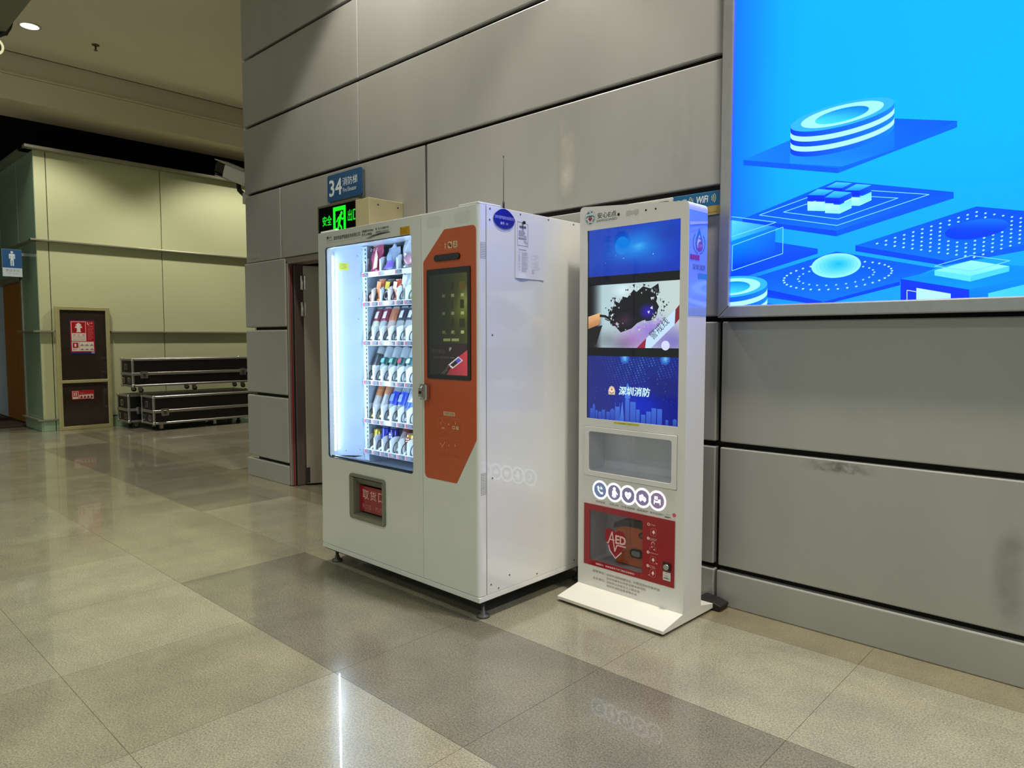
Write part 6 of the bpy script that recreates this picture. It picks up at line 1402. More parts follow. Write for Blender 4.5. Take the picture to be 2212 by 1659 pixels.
# five interlinked light rings with their pictograms
a = Art()
cs = [0.1388, 0.2246, 0.3064, 0.3885, 0.4695]
zc = 0.5560
DISC = [(112, 126, 160), (122, 118, 150), (124, 118, 148), (130, 120, 150), (140, 120, 148)]
LIT = [(214, 246, 255), (246, 250, 255), (255, 252, 255), (255, 250, 255), (255, 236, 248)]
b = Art()
for i, u in enumerate(cs):
    b.disc(u, zc, 0.0385, DISC[i], n=32)
    ro, ri = 0.0470, 0.0370
    up = ellipse(u, zc, ro, n=20, t0=16, t1=196) + ellipse(u, zc, ri, n=20, t0=16, t1=196)[::-1]
    dn = ellipse(u, zc, ro, n=20, t0=200, t1=374) + ellipse(u, zc, ri, n=20, t0=200, t1=374)[::-1]
    a.poly(up, LIT[i], same=True); a.poly(dn, LIT[i], same=True)
a.n += 1
u = cs[0]
a.line([(u - 0.013, zc + 0.013), (u - 0.011, zc - 0.001), (u + 0.003, zc - 0.015), (u + 0.014, zc - 0.016)], 0.0065, LIT[0])
a.line([(u - 0.013, zc + 0.014), (u - 0.009, zc + 0.008)], 0.010, LIT[0]); a.line([(u + 0.008, zc - 0.015), (u + 0.014, zc - 0.014)], 0.010, LIT[0])
for r in (0.006, 0.011, 0.016): a.line(ellipse(u - 0.001, zc + 0.002, r, n=6, t0=15, t1=75), 0.0022, LIT[0])
u = cs[1]
a.disc(u + 0.001, zc + 0.018, 0.0085, LIT[1]); a.poly(rounded([(u - 0.012, zc + 0.010), (u + 0.013, zc + 0.010), (u + 0.012, zc - 0.012), (u - 0.011, zc - 0.012)], 0.006, 3), LIT[1])
for du, dz in ((-0.011, -0.019), (-0.004, -0.024), (0.004, -0.024), (0.011, -0.019)): a.line([(u + du * 0.7, zc - 0.008), (u + du, zc + dz)], 0.0045, LIT[1])
a.line([(u + 0.010, zc + 0.004), (u + 0.020, zc - 0.007)], 0.005, LIT[1])
u = cs[2]
a.poly([(u + p, zc + q) for p, q in ((0, -0.022), (-0.015, -0.007), (-0.019, 0.004), (-0.016, 0.013), (-0.009, 0.016), (-0.003, 0.013), (0, 0.009), (0.003, 0.013), (0.009, 0.016), (0.016, 0.013), (0.019, 0.004), (0.015, -0.007))], LIT[2])
a.poly([(u + 0.003, zc + 0.008), (u - 0.006, zc - 0.004), (u, zc - 0.003), (u - 0.003, zc - 0.014), (u + 0.006, zc), (u, zc)], DISC[2])
u = cs[3]
a.poly([(u + p, zc + q) for p, q in ((-0.018, -0.011), (-0.018, 0.012), (0.006, 0.012), (0.006, 0.007), (0.014, 0.007), (0.021, -0.002), (0.021, -0.011))], LIT[3])
a.rect(u - 0.006, zc + 0.012, u + 0.002, zc + 0.017, LIT[3])
for du in (-0.010, 0.012): a.disc(u + du, zc - 0.012, 0.0055, LIT[3])
a.rect(u - 0.0075, zc - 0.004, u - 0.0055, zc + 0.008, DISC[3]); a.rect(u - 0.0125, zc + 0.001, u - 0.0005, zc + 0.003, DISC[3]); a.rect(u + 0.009, zc, u + 0.015, zc + 0.004, DISC[3])
u = cs[4]
a.rect(u - 0.018, zc - 0.018, u - 0.014, zc + 0.002, LIT[4]); a.rect(u + 0.014, zc - 0.018, u + 0.018, zc + 0.008, LIT[4]); a.rect(u - 0.018, zc - 0.010, u + 0.018, zc - 0.001, LIT[4])
a.poly([(u + 0.004, zc - 0.002), (u + 0.018, zc - 0.002), (u + 0.016, zc + 0.008), (u + 0.006, zc + 0.006)], LIT[4]); a.line(rc((u - 0.013, zc + 0.006, u + 0.001, zc + 0.018)), 0.0035, LIT[4], closed=True); a.rect(u - 0.010, zc + 0.009, u - 0.003, zc + 0.014, LIT[4])
b.build('ring_backing', print_mat('lit ring backing', rough=0.3, emission=0.85), kiosk)
RINGS = print_mat('lit acrylic rings', rough=0.4, emission=1.8)
a.build('light_rings', RINGS, kiosk, off=0.0012)
# decal panel on the right side
b = B().prism(rc((0.004, 1.405, 0.1585, 1.868)), 'x', KW, KW + 0.0012)
part('side_panel', b, mat('pale blue side acrylic', (142, 166, 226), rough=0.12, coat=0.6, var=0.01), kiosk)
a = Art()
BL, PU = (56, 118, 178), (128, 84, 150)
cx, cz = 0.086, 1.735
drop = [(0, 0.060), (0.014, 0.036), (0.028, 0.012), (0.033, -0.010), (0.028, -0.030), (0.012, -0.044), (-0.004, -0.046), (-0.022, -0.036), (-0.032, -0.014), (-0.028, 0.010), (-0.014, 0.036)]
dc = [lerp(BL, PU, min(1, max(0, (0.03 - q) / 0.07))) for p, q in drop]
a.poly([(cx + p * 0.95, cz + q) for p, q in drop], dc)
a.poly([(cx + 0.002 + p * 0.62, cz - 0.006 + q * 0.62) for p, q in drop], (206, 210, 224))
a.disc(cx + 0.012, cz - 0.020, 0.021, (150, 74, 132)); a.line(ellipse(cx + 0.004, cz - 0.002, 0.014, 0.016, 8, 20, 120), 0.006, (150, 84, 140))
a.text('119', cx + 0.000, cz - 0.026, cx + 0.026, cz - 0.012, (206, 190, 214))
for sg in (1, -1):
    for k in range(9):
        q = R(-74 + k * 14.5)
        p = (cx + sg * 0.050 * math.cos(q), cz - 0.006 + 0.048 * math.sin(q))
        a.poly([(p[0] + sg * 0.0045 * math.cos(q + 1.2 + d), p[1] + 0.009 * math.sin(q + 1.2 + d) * (1 if k else 1)) for d in (0, 0.6, 3.14, 3.74)], lerp((120, 96, 150), (90, 110, 170), k / 8))
for k in range(4): a.rect(0.012 + k * 0.0205, 1.6520, 0.029 + k * 0.0205, 1.6740, (170, 44, 118), same=k > 0)
a.text('深圳消防', 0.033, 1.6080, 0.145, 1.6330, (84, 96, 128))
for k in range(4): a.rect(0.081 + k * 0.0205, 1.5720, 0.098 + k * 0.0205, 1.5950, (64, 146, 198), same=k > 0)
a.poly([(0.004, 1.80), (0.158, 1.822), (0.158, 1.832), (0.004, 1.814)], (196, 202, 220))
a.build('side_decal', PRINT_GLOSS, kiosk, origin=(KW + 0.0012, 0, 0), **SIDE)
# ================================================================== VENDING MACHINE
VX, VY, VW, VD, VH = -3.5717, 2.1944, 1.3166, 0.86, 1.900
vm = thing('vending_machine', 'white vending machine with lit glass window and orange touch panel', 'vending machine', (VX, VY, 0))
WIN = (0.0735, 0.6265, 0.8450, 1.8140)
BIN = (0.2960, 0.3150, 0.6162, 0.5645)
ZD = 0.1175
SEAM = 0.9210
# base tray frame
b = B().box(0, VW, 0, VD, 0.0885, 0.1145, 0.003, 2)
part('base_frame', b, WHITE_PAINT, vm)
part('underside', B().box(0.012, VW - 0.012, 0.012, VD - 0.012, 0.080, 0.0884), BLACK_MATT, vm)
# carcass
b = B()
b.box(0.003, 0.030, 0.050, VD, 0.1145, VH)
b.box(VW - 0.030, VW, 0.050, VD, 0.1145, VH, 0.002, 1)
b.box(0.030, VW - 0.030, VD - 0.03, VD, 0.1145, VH)
b.box(0.030, VW - 0.030, 0.050, VD - 0.03, VH - 0.028, VH)
b.box(0.860, 0.880, 0.050, VD - 0.03, 0.1145, VH - 0.028)
part('carcass', b, WHITE_PAINT, vm)
part('door_shadow_gap', B().prism(rc((0.006, ZD, VW - 0.004, VH - 0.003)), 'y', 0.0452, 0.0495, holes=[rc((0.054, 0.30, 0.859, 1.86))]), BLACK_MATT, vm)
# window door
def door_panel(x0, x1, holes, left_r, right_r, name):
    r0, r1 = left_r, right_r
    b = B().prism([(x0, ZD), (x1, ZD), (x1, VH), (x0, VH)], 'y', 0.0, 0.045, holes=holes)
    if r0 or r1:
        xe = x0 if r0 else x1
        b.bevel_where(lambda e: all(abs(v.co.x - xe) < 1e-5 and v.co.y < 1e-5 for v in e.verts), r0 or r1, 6)
    b.bevel_where(lambda e: all(v.co.y < 1e-5 and v.co.z > VH - 1e-4 for v in e.verts), 0.004, 2)
    o = part(name, b, WHITE_PAINT, vm)
    return o
wh = rrect(WIN[0], WIN[1], WIN[2], WIN[3], 0.018)
door = door_panel(0.0, SEAM - 0.0012, [wh, rc((BIN[0] + 0.02, BIN[1] + 0.02, BIN[2] - 0.02, BIN[3] - 0.02))], 0.010, 0, 'window_door')
ctrl = door_panel(SEAM + 0.0012, VW, [], 0, 0.022, 'control_door')
b = B().prism(rrect(WIN[0], WIN[1], WIN[2], WIN[3], 0.018), 'y', 0.004, 0.0115, holes=[rrect(WIN[0] + 0.003, WIN[1] + 0.004, WIN[2] - 0.002, WIN[3] - 0.003, 0.015)])
part('gasket', b, mat('dark blue gasket', (24, 40, 62), rough=0.4), door)
part('bottom_gasket', B().box(WIN[0] + 0.012, WIN[2] - 0.006, 0.017, 0.044, WIN[1] + 0.0005, WIN[1] + 0.010), mat('dark blue sill gasket', (22, 40, 60), rough=0.4), door)
part('window_pane', B().box(WIN[0] + 0.003, WIN[2] - 0.002, 0.012, 0.016, WIN[1] + 0.004, WIN[3] - 0.002), GLASS, door)
# collection bin
b = B().prism(rrect(*BIN, 0.018), 'y', -0.012, 0.0, holes=[rc((BIN[0] + 0.040, BIN[1] + 0.026, BIN[2] - 0.022, BIN[3] - 0.020))])
b.bevel_where(lambda e: all(v.co.y < -0.0119 for v in e.verts), 0.005, 3)
q0 = (BIN[0] + 0.040, BIN[1] + 0.026, BIN[2] - 0.022, BIN[3] - 0.020)
for f in ((q0[0], q0[0] + 0.004, q0[1], q0[3]), (q0[2] - 0.004, q0[2], q0[1], q0[3])):
    b.box(f[0], f[1], 0.0, 0.06, f[2], f[3])
b.box(q0[0], q0[2], 0.0, 0.06, q0[1], q0[1] + 0.004)
bs = part('bin_surround', b, GREY_PLASTIC, door)
b = B().prism([(-0.002, q0[3]), (0.060, q0[3]), (0.060, 0.506), (0.030, 0.506)], 'x', q0[0], q0[2])
part('bin_hood', b, GREY_PLASTIC, door)
part('bin_well', B().box(q0[0] - 0.01, q0[2] + 0.01, 0.062, 0.30, q0[1] - 0.01, 0.53), BLACK_MATT, vm)
flap = part('bin_flap', B().box(0.342, 0.592, 0.026, 0.030, 0.357, 0.498, 0.001, 1), mat('red push flap', (150, 18, 32), rough=0.15, coat=0.6), door)
a = Art()
FL = (226, 170, 172)
for s, u in (('取', 0.372), ('货', 0.441), ('口', 0.516)):
    a.text(s, u, 0.428, u + 0.055, 0.478, FL, bold=0.01)
a.cut('lettering', PRINT_GLOSS, flap, origin=(0, 0.026, 0))
a.text('用力推', 0.368, 0.374, 0.452, 0.402, (206, 130, 136)); a.cut('push_lettering', PRINT_GLOSS, flap, origin=(0, 0.026, 0)); a.text('PUSH', 0.492, 0.374, 0.575, 0.398, (206, 130, 136))
a.build('push_lettering', PRINT_GLOSS, flap, origin=(0, 0.026, 0))
# orange control panel
op = rounded([(0.9377, 0.6265), (1.1665, 0.6265), (1.3015, 0.8440), (1.3015, 1.8100), (1.0900, 1.8100), (0.9377, 1.6700)], [0.030, 0.012, 0.030, 0.028, 0.020, 0.020], 6)
b = B().prism(op, 'y', -0.0022, -0.0003)
orange = part('orange_panel', b, ORANGE, ctrl)
scr = (0.9660, 1.1120, 1.2680, 1.6300)
b = B().prism(rrect(*scr, 0.008), 'y', -0.0075, -0.0024)
b.bevel_where(lambda e: all(v.co.y < -0.0074 for v in e.verts), 0.0015, 2)
touch = part('touch_screen', b, BLACK, ctrl)
ds = (0.9870, 1.1340, 1.2500, 1.6030)
dw, dh = ds[2] - ds[0], ds[3] - ds[1]
a = Art(eps=1.2e-5, clip=(0, 0, dw, dh))
def dsp(s, v):
    c = lerp((14, 16, 8), (58, 62, 22), s ** 1.4)
    c = lerp(c, (132, 142, 62), 0.75 * glow(s, v, 0.97, 0.60, 0.16) * 1.0)
    c = lerp(c, (92, 104, 24), 0.6 * glow(s * 0.7, v, 0.62, 0.45, 0.16))
    return c
a.grid(0, dh * 0.315, dw, dh, 12, 16, dsp)
a.grid(0, 0, dw, dh * 0.315, 6, 6, lambda s, v: lerp((12, 9, 10), (44, 26, 30), s))
for r_, zt in enumerate((0.875, 0.70, 0.515)):
    for k, x in enumerate((0.12, 0.38, 0.62, 0.87)):
        f = 0.25 + 0.25 * k
        w_ = (0.05, 0.045, 0.035, 0.07)[k] if r_ != 1 else (0.05, 0.05, 0.02, 0.05)[k]
        bg = dsp(x, zt)
        a.rect((x - w_) * dw, (zt - 0.045) * dh, (x + w_) * dw, (zt + 0.04) * dh, lerp(bg, (26, 22, 6) if not (r_ == 0 and k == 3) else (84, 66, 10), 0.25 + 0.55 * f))
        if k: a.rect((x - 0.03) * dw, (zt - 0.105) * dh, (x + 0.05) * dw, (zt - 0.075) * dh, lerp(bg, (196, 196, 136), 0.12 + 0.16 * k))
for x, f in ((0.44, 0.35), (0.66, 0.5)):
    a.poly([((x - 0.04) * dw, 0.405 * dh), (x * dw, 0.425 * dh), ((x + 0.04) * dw, 0.405 * dh)], lerp(dsp(x, 0.4), (160, 166, 120), 0.25))
    x2 = x + 0.03
    a.rect((x2 - 0.09) * dw, 0.335 * dh, (x2 + 0.10) * dw, 0.362 * dh, lerp((80, 84, 40), (166, 170, 120), f))
a.text('在你身边', 0.06 * dw, 0.215 * dh, 0.42 * dw, 0.255 * dh, (64, 54, 54))
a.text('让支付更便捷', 0.08 * dw, 0.160 * dh, 0.54 * dw, 0.182 * dh, (66, 56, 56)); a.text('•••', 0.56 * dw, 0.168 * dh, 0.66 * dw, 0.175 * dh, (130, 120, 120))
a.poly([(0.54 * dw, 0.232 * dh), (0.60 * dw, 0.262 * dh), (0.575 * dw, 0.278 * dh), (0.53 * dw, 0.268 * dh)], (126, 116, 114))
a.poly([(0.46 * dw, 0), (dw, 0), (dw, 0.250 * dh), (0.72 * dw, 0.165 * dh)], [(120, 36, 44), (168, 52, 62), (186, 56, 66), (160, 40, 52)])
a.poly([(0.50 * dw, 0.098 * dh), (0.62 * dw, 0.064 * dh), (0.89 * dw, 0.148 * dh), (0.77 * dw, 0.186 * dh)], (196, 190, 188))
a.poly([(0.555 * dw, 0.100 * dh), (0.635 * dw, 0.080 * dh), (0.76 * dw, 0.120 * dh), (0.69 * dw, 0.146 * dh)], (30, 26, 36))
a.poly([(0.69 * dw, 0.146 * dh), (0.76 * dw, 0.120 * dh), (0.85 * dw, 0.147 * dh), (0.78 * dw, 0.174 * dh)], (78, 70, 176))
a.line([(0.33 * dw, 0.012 * dh), (0.46 * dw, 0.060 * dh), (0.48 * dw, 0.050 * dh), (0.38 * dw, 0.010 * dh)], 0.0025, (96, 84, 84))
a.line([(0.47 * dw, 0.066 * dh), (0.53 * dw, 0.09 * dh)], 0.010, (84, 40, 42))
a.build('display', SCREEN, touch, origin=(ds[0], -0.0075, ds[1]), off=0.0003)
b = B().prism(rrect(1.0227, 1.6650, 1.1996, 1.6945, 0.0145), 'y', -0.010, -0.0024)
b.bevel_where(lambda e: all(v.co.y < -0.0099 for v in e.verts), 0.002, 2)
bar = part('camera_bar', b, BLACK, ctrl)
for x in (1.073, 1.143):
    part('lens', B().cyl((x, -0.0112, 1.680), (x, -0.0095, 1.680), 0.0055, 12), mat('lens glass', (48, 30, 26), rough=0.05), bar)
a = Art()
OL, OF = (222, 132, 92), (226, 196, 160)
a.line(rounded([(1.041, 1.7060), (1.1868, 1.7060), (1.1868, 1.7570), (1.041, 1.7570)], 0.003, 2), 0.0012, OL, closed=True)
a.text('扫码', 1.0485, 1.7345, 1.0735, 1.7470, OL); a.text('支付', 1.0485, 1.7135, 1.0735, 1.7260, OL)
a.rect(1.087, 1.717, 1.109, 1.7195, OL); a.disc(1.098, 1.741, 0.0045, OF); a.poly([(1.094, 1.722), (1.102, 1.722), (1.100, 1.737), (1.096, 1.737)], OF)
for u in (1.1165, 1.1525):
    a.poly(rrect(u, 1.7195, u + 0.0285, 1.7500, 0.004), OF)
    a.rect(u, 1.7125, u + 0.027, 1.7150, OL)
a.disc(1.1275, 1.7375, 0.0085, (112, 74, 40), ry=0.0075); a.disc(1.1345, 1.7310, 0.0075, (112, 74, 40), ry=0.0066); a.disc(1.1250, 1.739, 0.0012, OF); a.disc(1.1300, 1.739, 0.0012, OF)
a.line([(1.157, 1.7430), (1.177, 1.7430)], 0.0020, (112, 74, 40)); a.line([(1.167, 1.747), (1.167, 1.738)], 0.0020, (112, 74, 40)); a.line([(1.158, 1.7380), (1.176, 1.7380)], 0.0018, (112, 74, 40))
a.line([(1.174, 1.7375), (1.168, 1.730), (1.158, 1.7240)], 0.0026, (112, 74, 40)); a.line([(1.158, 1.731), (1.168, 1.7300), (1.178, 1.7235)], 0.0026, (112, 74, 40))
a.cut('payment_icons', PRINT, orange, origin=(0, -0.0022, 0))
a.rect(1.0790, 0.9410, 1.1595, 0.9600, (214, 176, 142)); a.text('购物流程', 1.087, 0.9440, 1.152, 0.9570, (110, 74, 50))
for u, z in ((1.0450, 0.8722), (1.1340, 0.8722), (1.0450, 0.7728), (1.1340, 0.7728)):
    a.line(rounded([(u, z), (u + 0.0575, z), (u + 0.0575, z + 0.0570), (u, z + 0.0570)], 0.005, 3), 0.0016, OL, closed=True)
LT = (232, 168, 136)
a.line([(1.064, 0.893), (1.053, 0.901), (1.057, 0.906), (1.066, 0.900), (1.066, 0.922), (1.071, 0.924), (1.073, 0.910), (1.088, 0.905), (1.091, 0.896), (1.086, 0.886), (1.068, 0.886)], 0.0013, LT)
a.rect(1.066, 0.8775, 1.087, 0.8830, LT)
for z in (0.9005, 0.8005): a.poly([(1.113, z - 0.006), (1.113, z + 0.007), (1.123, z)], LT)
a.rect(1.161, 0.905, 1.166, 0.912, LT); a.disc(1.1635, 0.9165, 0.003, LT)
for u in (1.1425, 1.1675): a.poly(rrect(u, 0.8800, u + 0.018, 0.8960, 0.003), OF)
a.disc(1.1515, 0.888, 0.0045, (112, 74, 40)); a.line([(1.172, 0.890), (1.181, 0.890), (1.176, 0.884)], 0.0015, (112, 74, 40))
a.line([(1.054, 0.806), (1.060, 0.804), (1.070, 0.789), (1.091, 0.815)], 0.0040, LT); a.line([(1.058, 0.815), (1.082, 0.817)], 0.001, OL); a.line([(1.06, 0.786), (1.088, 0.786)], 0.001, OL)
a.poly([(1.160, 0.814), (1.166, 0.808), (1.163, 0.796), (1.158, 0.800)], LT)
for k in range(5): a.line([(1.148 + k * 0.0065, 0.786 - 0.003 * math.sin(k)), (1.150 + k * 0.0065, 0.781 + 0.003 * k / 4)], 0.002, OL)
for s, u, z, w_ in (('1点击触摸屏', 1.032, 0.8575, 0.082), ('选择所购商品', 1.041, 0.8450, 0.073), ('2进入支付界面', 1.121, 0.8580, 0.086), ('选择支付方式', 1.132, 0.8445, 0.073),
                   ('3支付完成，等', 1.033, 0.7585, 0.080), ('待商品出货', 1.044, 0.7460, 0.060), ('4从取货口取出', 1.123, 0.7590, 0.083), ('所购商品', 1.134, 0.7450, 0.060)):
    a.text(s, u, z, u + w_, z + 0.0095, (206, 120, 86))
a.build('steps_print', PRINT, orange, origin=(0, -0.0022, 0))
# speaker grilles, header print, stickers
a = Art()
a.n += 1
for u0, u1 in ((0.9640, 1.0640), (1.1610, 1.2590)):
    for i in range(15):
        for j in range(8):
            if (i in (0, 14)) and j in (0, 7): continue
            a.poly(ellipse(u0 + (u1 - u0) * i / 14, 1.8275 + 0.0475 * j / 7, 0.0013, n=5), (96, 102, 92), same=True)
    a.cut('speaker_grille', PRINT, ctrl, kind='stuff')
DK, MD = (46, 50, 44), (86, 92, 84)
a.rect(0.098, 1.857, 0.116, 1.873, (60, 66, 58)); a.poly([(0.101, 1.857), (0.107, 1.866), (0.113, 1.857)], (150, 156, 146)); a.text('盈梦', 0.122, 1.860, 0.146, 1.872, MD)
a.text('ZK SMART', 0.098, 1.846, 0.158, 1.853, (112, 118, 108))
a.text('深圳市盈梦智能机电有限公司', 0.168, 1.847, 0.418, 1.869, DK, bold=0.01)
a.line([(0.10, 1.838), (0.42, 1.8385)], 0.0008, (120, 124, 116))
a.text('设备编号:0023006', 0.4350, 1.8600, 0.5350, 1.8740, DK, bold=0.008); a.text('责 任 人:李新富', 0.4360, 1.8415, 0.5220, 1.8555, DK, bold=0.008)
a.text('电  话:13528801270', 0.5560, 1.8610, 0.6680, 1.8750, MD, bold=0.006); a.text('热线电话:13530662552', 0.5580, 1.8440, 0.6680, 1.8570, MD, bold=0.006)
a.cut('header_lettering', PRINT, door)
a.poly([(0.468, 1.8280), (0.53, 1.8395), (0.60, 1.8440), (0.676, 1.8420), (0.680, 1.8395), (0.61, 1.8370), (0.54, 1.8310), (0.50, 1.8230)], [(160, 164, 156), (70, 74, 70), (52, 56, 60), (30, 34, 40), (30, 34, 40), (56, 60, 70), (90, 96, 100), (170, 174, 166)])
a.build('swoosh', PRINT, door)
def yellow_note(parent, u0, z0, u1, z1, y, rows, seed, col, ink):
    a = Art()
    a.rect(u0, z0, u1, z1, col)
    a.rect(u0 + 0.004, z1 - 0.008, u0 + 0.012, z1 - 0.003, ink)
    a.lines_of_print(u0 + 0.004, z0 + 0.003, u1 - 0.004, z1 - 0.009, rows, ink, 0.4, seed)
    return a.build('yellow_sticker', PRINT, parent, origin=(0, y, 0), off=0.0008)
yellow_note(ctrl, 0.7585, 1.8155, 0.8345, 1.8545, 0.0, 5, 4, (206, 154, 20), (120, 92, 16))
# lock
b = B().box(0.9320, 0.9790, -0.026, -0.0022, 1.006, 1.084, 0.004, 2)
lk = part('door_lock', b, CHROME, ctrl)
b = B().prism([(-0.026, 1.012), (-0.040, 1.024), (-0.040, 1.066), (-0.026, 1.078)], 'x', 0.938, 0.964)
part('lock_handle', b, CHROME, lk)
part('key_barrel', B().cyl((0.951, -0.0435, 1.045), (0.951, -0.039, 1.045), 0.008, 12), mat('dark brass barrel', (72, 62, 44), rough=0.4, metal=0.6), lk)
# right side: vents, screws
a = Art()
a.n += 1
for z0, z1, n in ((1.663, 1.7305, 10), (0.592, 0.6875, 14)):
    for i in range(5):
        for j in range(n):
            a.poly(ellipse(0.014 + i * 0.0066, z0 + (z1 - z0) * j / (n - 1), 0.0020, n=6), (48, 46, 50), same=True)
    a.cut('side_vent', PRINT, vm, origin=(VW, 0, 0), off=0.0005, kind='stuff', **SIDE)
b = B()
for y, z in ((0.072, 1.887), (0.070, 1.838), (0.275, 1.887), (0.48, 1.887), (0.68, 1.887), (0.086, 1.32), (0.085, 0.66), (0.075, 0.16), (0.125, 0.131), (0.40, 0.131), (0.70, 0.131), (0.20, 0.175)):
    b.lathe([(0.0042, 0.0), (0.0038, 0.0018), (0.0008, 0.0020)], 8, Matrix.Translation((VW, y, z)) @ Matrix.Rotation(R(90), 4, 'Y'))
part('screws', b, mat('grey screw head', (96, 96, 100), rough=0.4, metal=0.4), vm, kind='stuff')
# top covers and antenna
part('hinge_cover', B().box(VW - 0.135, VW - 0.004, 0.004, 0.150, VH, VH + 0.012, 0.004, 2), WHITE_PAINT, vm)
part('hinge_cover', B().box(0.012, 0.165, 0.012, 0.150, VH, VH + 0.012, 0.005, 2), WHITE_PAINT, vm)
an = B().cyl((VW - 0.018, 0.180, VH), (VW - 0.018, 0.180, VH + 0.035), 0.0050, 10).cyl((VW - 0.018, 0.180, VH + 0.035), (VW - 0.018, 0.180, VH + 0.235), 0.0016, 6, 0.0012)
an.cyl((VW - 0.018, 0.180, VH + 0.235), (VW - 0.018, 0.180, VH + 0.243), 0.0022, 8)
part('antenna', an, BLACK_MATT, vm)
# feet
for x in (0.055, VW - 0.040):
    for y in (0.062, VD - 0.07):
        b = B().lathe([(0.032, 0.0), (0.030, 0.010), (0.014, 0.018), (0.014, 0.030), (0.009, 0.031), (0.009, 0.0885)], 16, Matrix.Translation((x, y, 0)))
        part('levelling_foot', b, mat('grey steel foot', (92, 90, 86), rough=0.45, metal=0.4), vm)
# peeling oval company sticker on the side
def oval(k):
    pts = []
    for i in range(40):
        t = 2 * math.pi * i / 40
        u, z = 0.1620 + 0.0705 * math.cos(t), 1.8520 + 0.0455 * math.sin(t)
        if t < math.pi: z = 1.8520 + 0.0455 * math.sin(t) * (0.72 + 0.28 * abs(math.sin(t)) ** 3)
        pts.append((u, z))
    return pts
b = B()
op_ = oval(0)
b.prism([(u, z - 0.012) for u, z in op_], 'x', VW + 0.0004, VW + 0.0010)
stk = part('oval_sticker', b, mat('pale sticker backing', (198, 204, 226), rough=0.5), vm)
a = Art()
a.poly(oval(1), (24, 26, 142))
a.text('深圳市盈梦智能机电有限公司', 0.1000, 1.8490, 0.2250, 1.8640, (160, 164, 236), bold=0.01)
a.text('编号：01', 0.1360, 1.8240, 0.1850, 1.8370, (200, 204, 250), bold=0.01)
a.build('sticker_face', PRINT_GLOSS, stk, origin=(VW + 0.0010, 0, 0), off=0.003, **SIDE)

# paper licence sheet taped to the side
pap = thing('licence_sheet', 'white printed licence sheet fixed with a black magnet on the vending machine side', 'paper', (VX + VW, VY, 0))
def sheet(s, t):
    y = 0.238 + 0.205 * s + 0.012 * t * (1 - s) * 0
    z = 1.588 + (1.862 - 1.588) * t
    lift = 0.0015 + 0.004 * math.exp(-((t - 0.0) / 0.06) ** 2) * (0.4 + 0.6 * math.sin(s * 7)) ** 2 + 0.0012 * math.sin(3 * s + 2 * t)
    return (lift, y, z)
part('sheet', B().grid(sheet, 14, 16), mat('printer paper', (218, 218, 222), rough=0.6, var=0.01), pap)
a = Art()
a.line([(0.2525, 1.7420), (0.3265, 1.7400), (0.3265, 1.8455), (0.2525, 1.8515)], 0.0014, (96, 98, 112), closed=True)
a.text('营业执照', 0.266, 1.8230, 0.312, 1.8345, (56, 58, 70), bold=0.03)
I = (150, 150, 160)
a.lines_of_print(0.262, 1.785, 0.318, 1.814, 5, I, 0.5, 2)
a.rect(0.260, 1.7715, 0.316, 1.7800, (186, 186, 194)); a.lines_of_print(0.260, 1.7715, 0.316, 1.7800, 2, (120, 120, 130), 0.6, 5)
a.ring(0.308, 1.783, 0.007, 0.0085, I); a.disc(0.308, 1.783, 0.0025, I); a.ring(0.314, 1.7515, 0.0055, 0.0068, I)
a.lines_of_print(0.297, 1.755, 0.325, 1.768, 2, I, 0.4, 6)
a.lines_of_print(0.262, 1.7205, 0.318, 1.7245, 1, (110, 110, 122), 0.6, 8)
for k in range(14):
    z = 1.712 - k * 0.0068
    if k % 2 == 0 or k in (3, 5): a.lines_of_print(0.258, z - 0.003, 0.274, z, 1, (164, 164, 174), 0.6, 20 + k)
    a.lines_of_print(0.282, z - 0.0035, 0.330, z, 1, (156, 156, 166), 0.55, 40 + k)
for k in range(8):
    z = 1.706 - k * 0.0095
    a.lines_of_print(0.352 + 0.02 * (k % 2), z - 0.003, 0.412, z, 1, (178, 178, 186), 0.5, 60 + k)
a.ring(0.362, 1.628, 0.0070, 0.0085, (140, 140, 150)); a.rect(0.353, 1.619, 0.368, 1.621, I)
lp = a.build('licence_print', PRINT, pap, off=0.0, **SIDE)
for v_ in lp.data.vertices:                    # the print follows the curl of the sheet
    v_.co.x += sheet((v_.co.y - 0.238) / 0.205, (v_.co.z - 1.588) / 0.274)[0] + 0.0007
part('magnet', B().cyl((0.006, 0.2900, 1.8490), (0.014, 0.2900, 1.8490), 0.0075, 14), BLACK, pap)

# ---- interior
b = B()
b.box(0.0545, 0.0600, 0.050, 0.72, 0.56, 1.850)
b.box(0.8300, 0.8360, 0.050, 0.72, 0.56, 1.850)
b.box(0.0600, 0.8300, 0.714, 0.720, 0.56, 1.850)
b.box(0.0545, 0.8360, 0.050, 0.72, 1.850, 1.856)
b.box(0.0545, 0.8360, 0.050, 0.72, 0.550, 0.560)
liner = part('interior_liner', b, LINER, vm)
b = B().prism([(0.055, 0.60), (0.250, 0.60), (0.250, 0.585), (0.055, 0.628)], 'x', 0.0605, 0.0640)
b.prism([(0.050, 0.632), (0.235, 0.574), (0.235, 0.570), (0.050, 0.628)], 'x', 0.061, 0.829)
part('chute', b, LINER, vm)
st = part('led_strip', B().box(0.0602, 0.0640, 0.050, 0.064, 0.655, 1.775, 0.001, 1), mat('lit led strip', (240, 250, 255), emit=(222, 240, 255), estr=5.0), vm)
b = B()
for k in range(46):
    b.lathe([(0.0045, 0.0), (0.0040, 0.002), (0.0015, 0.0032)], 8, Matrix.Translation((0.0640, 0.057, 0.665 + k * 0.0243)) @ Matrix.Rotation(R(90), 4, 'Y'))
part('glowing_beads', b, mat('led bead', (255, 255, 255), emit=(232, 244, 255), estr=90.0), st, kind='stuff')
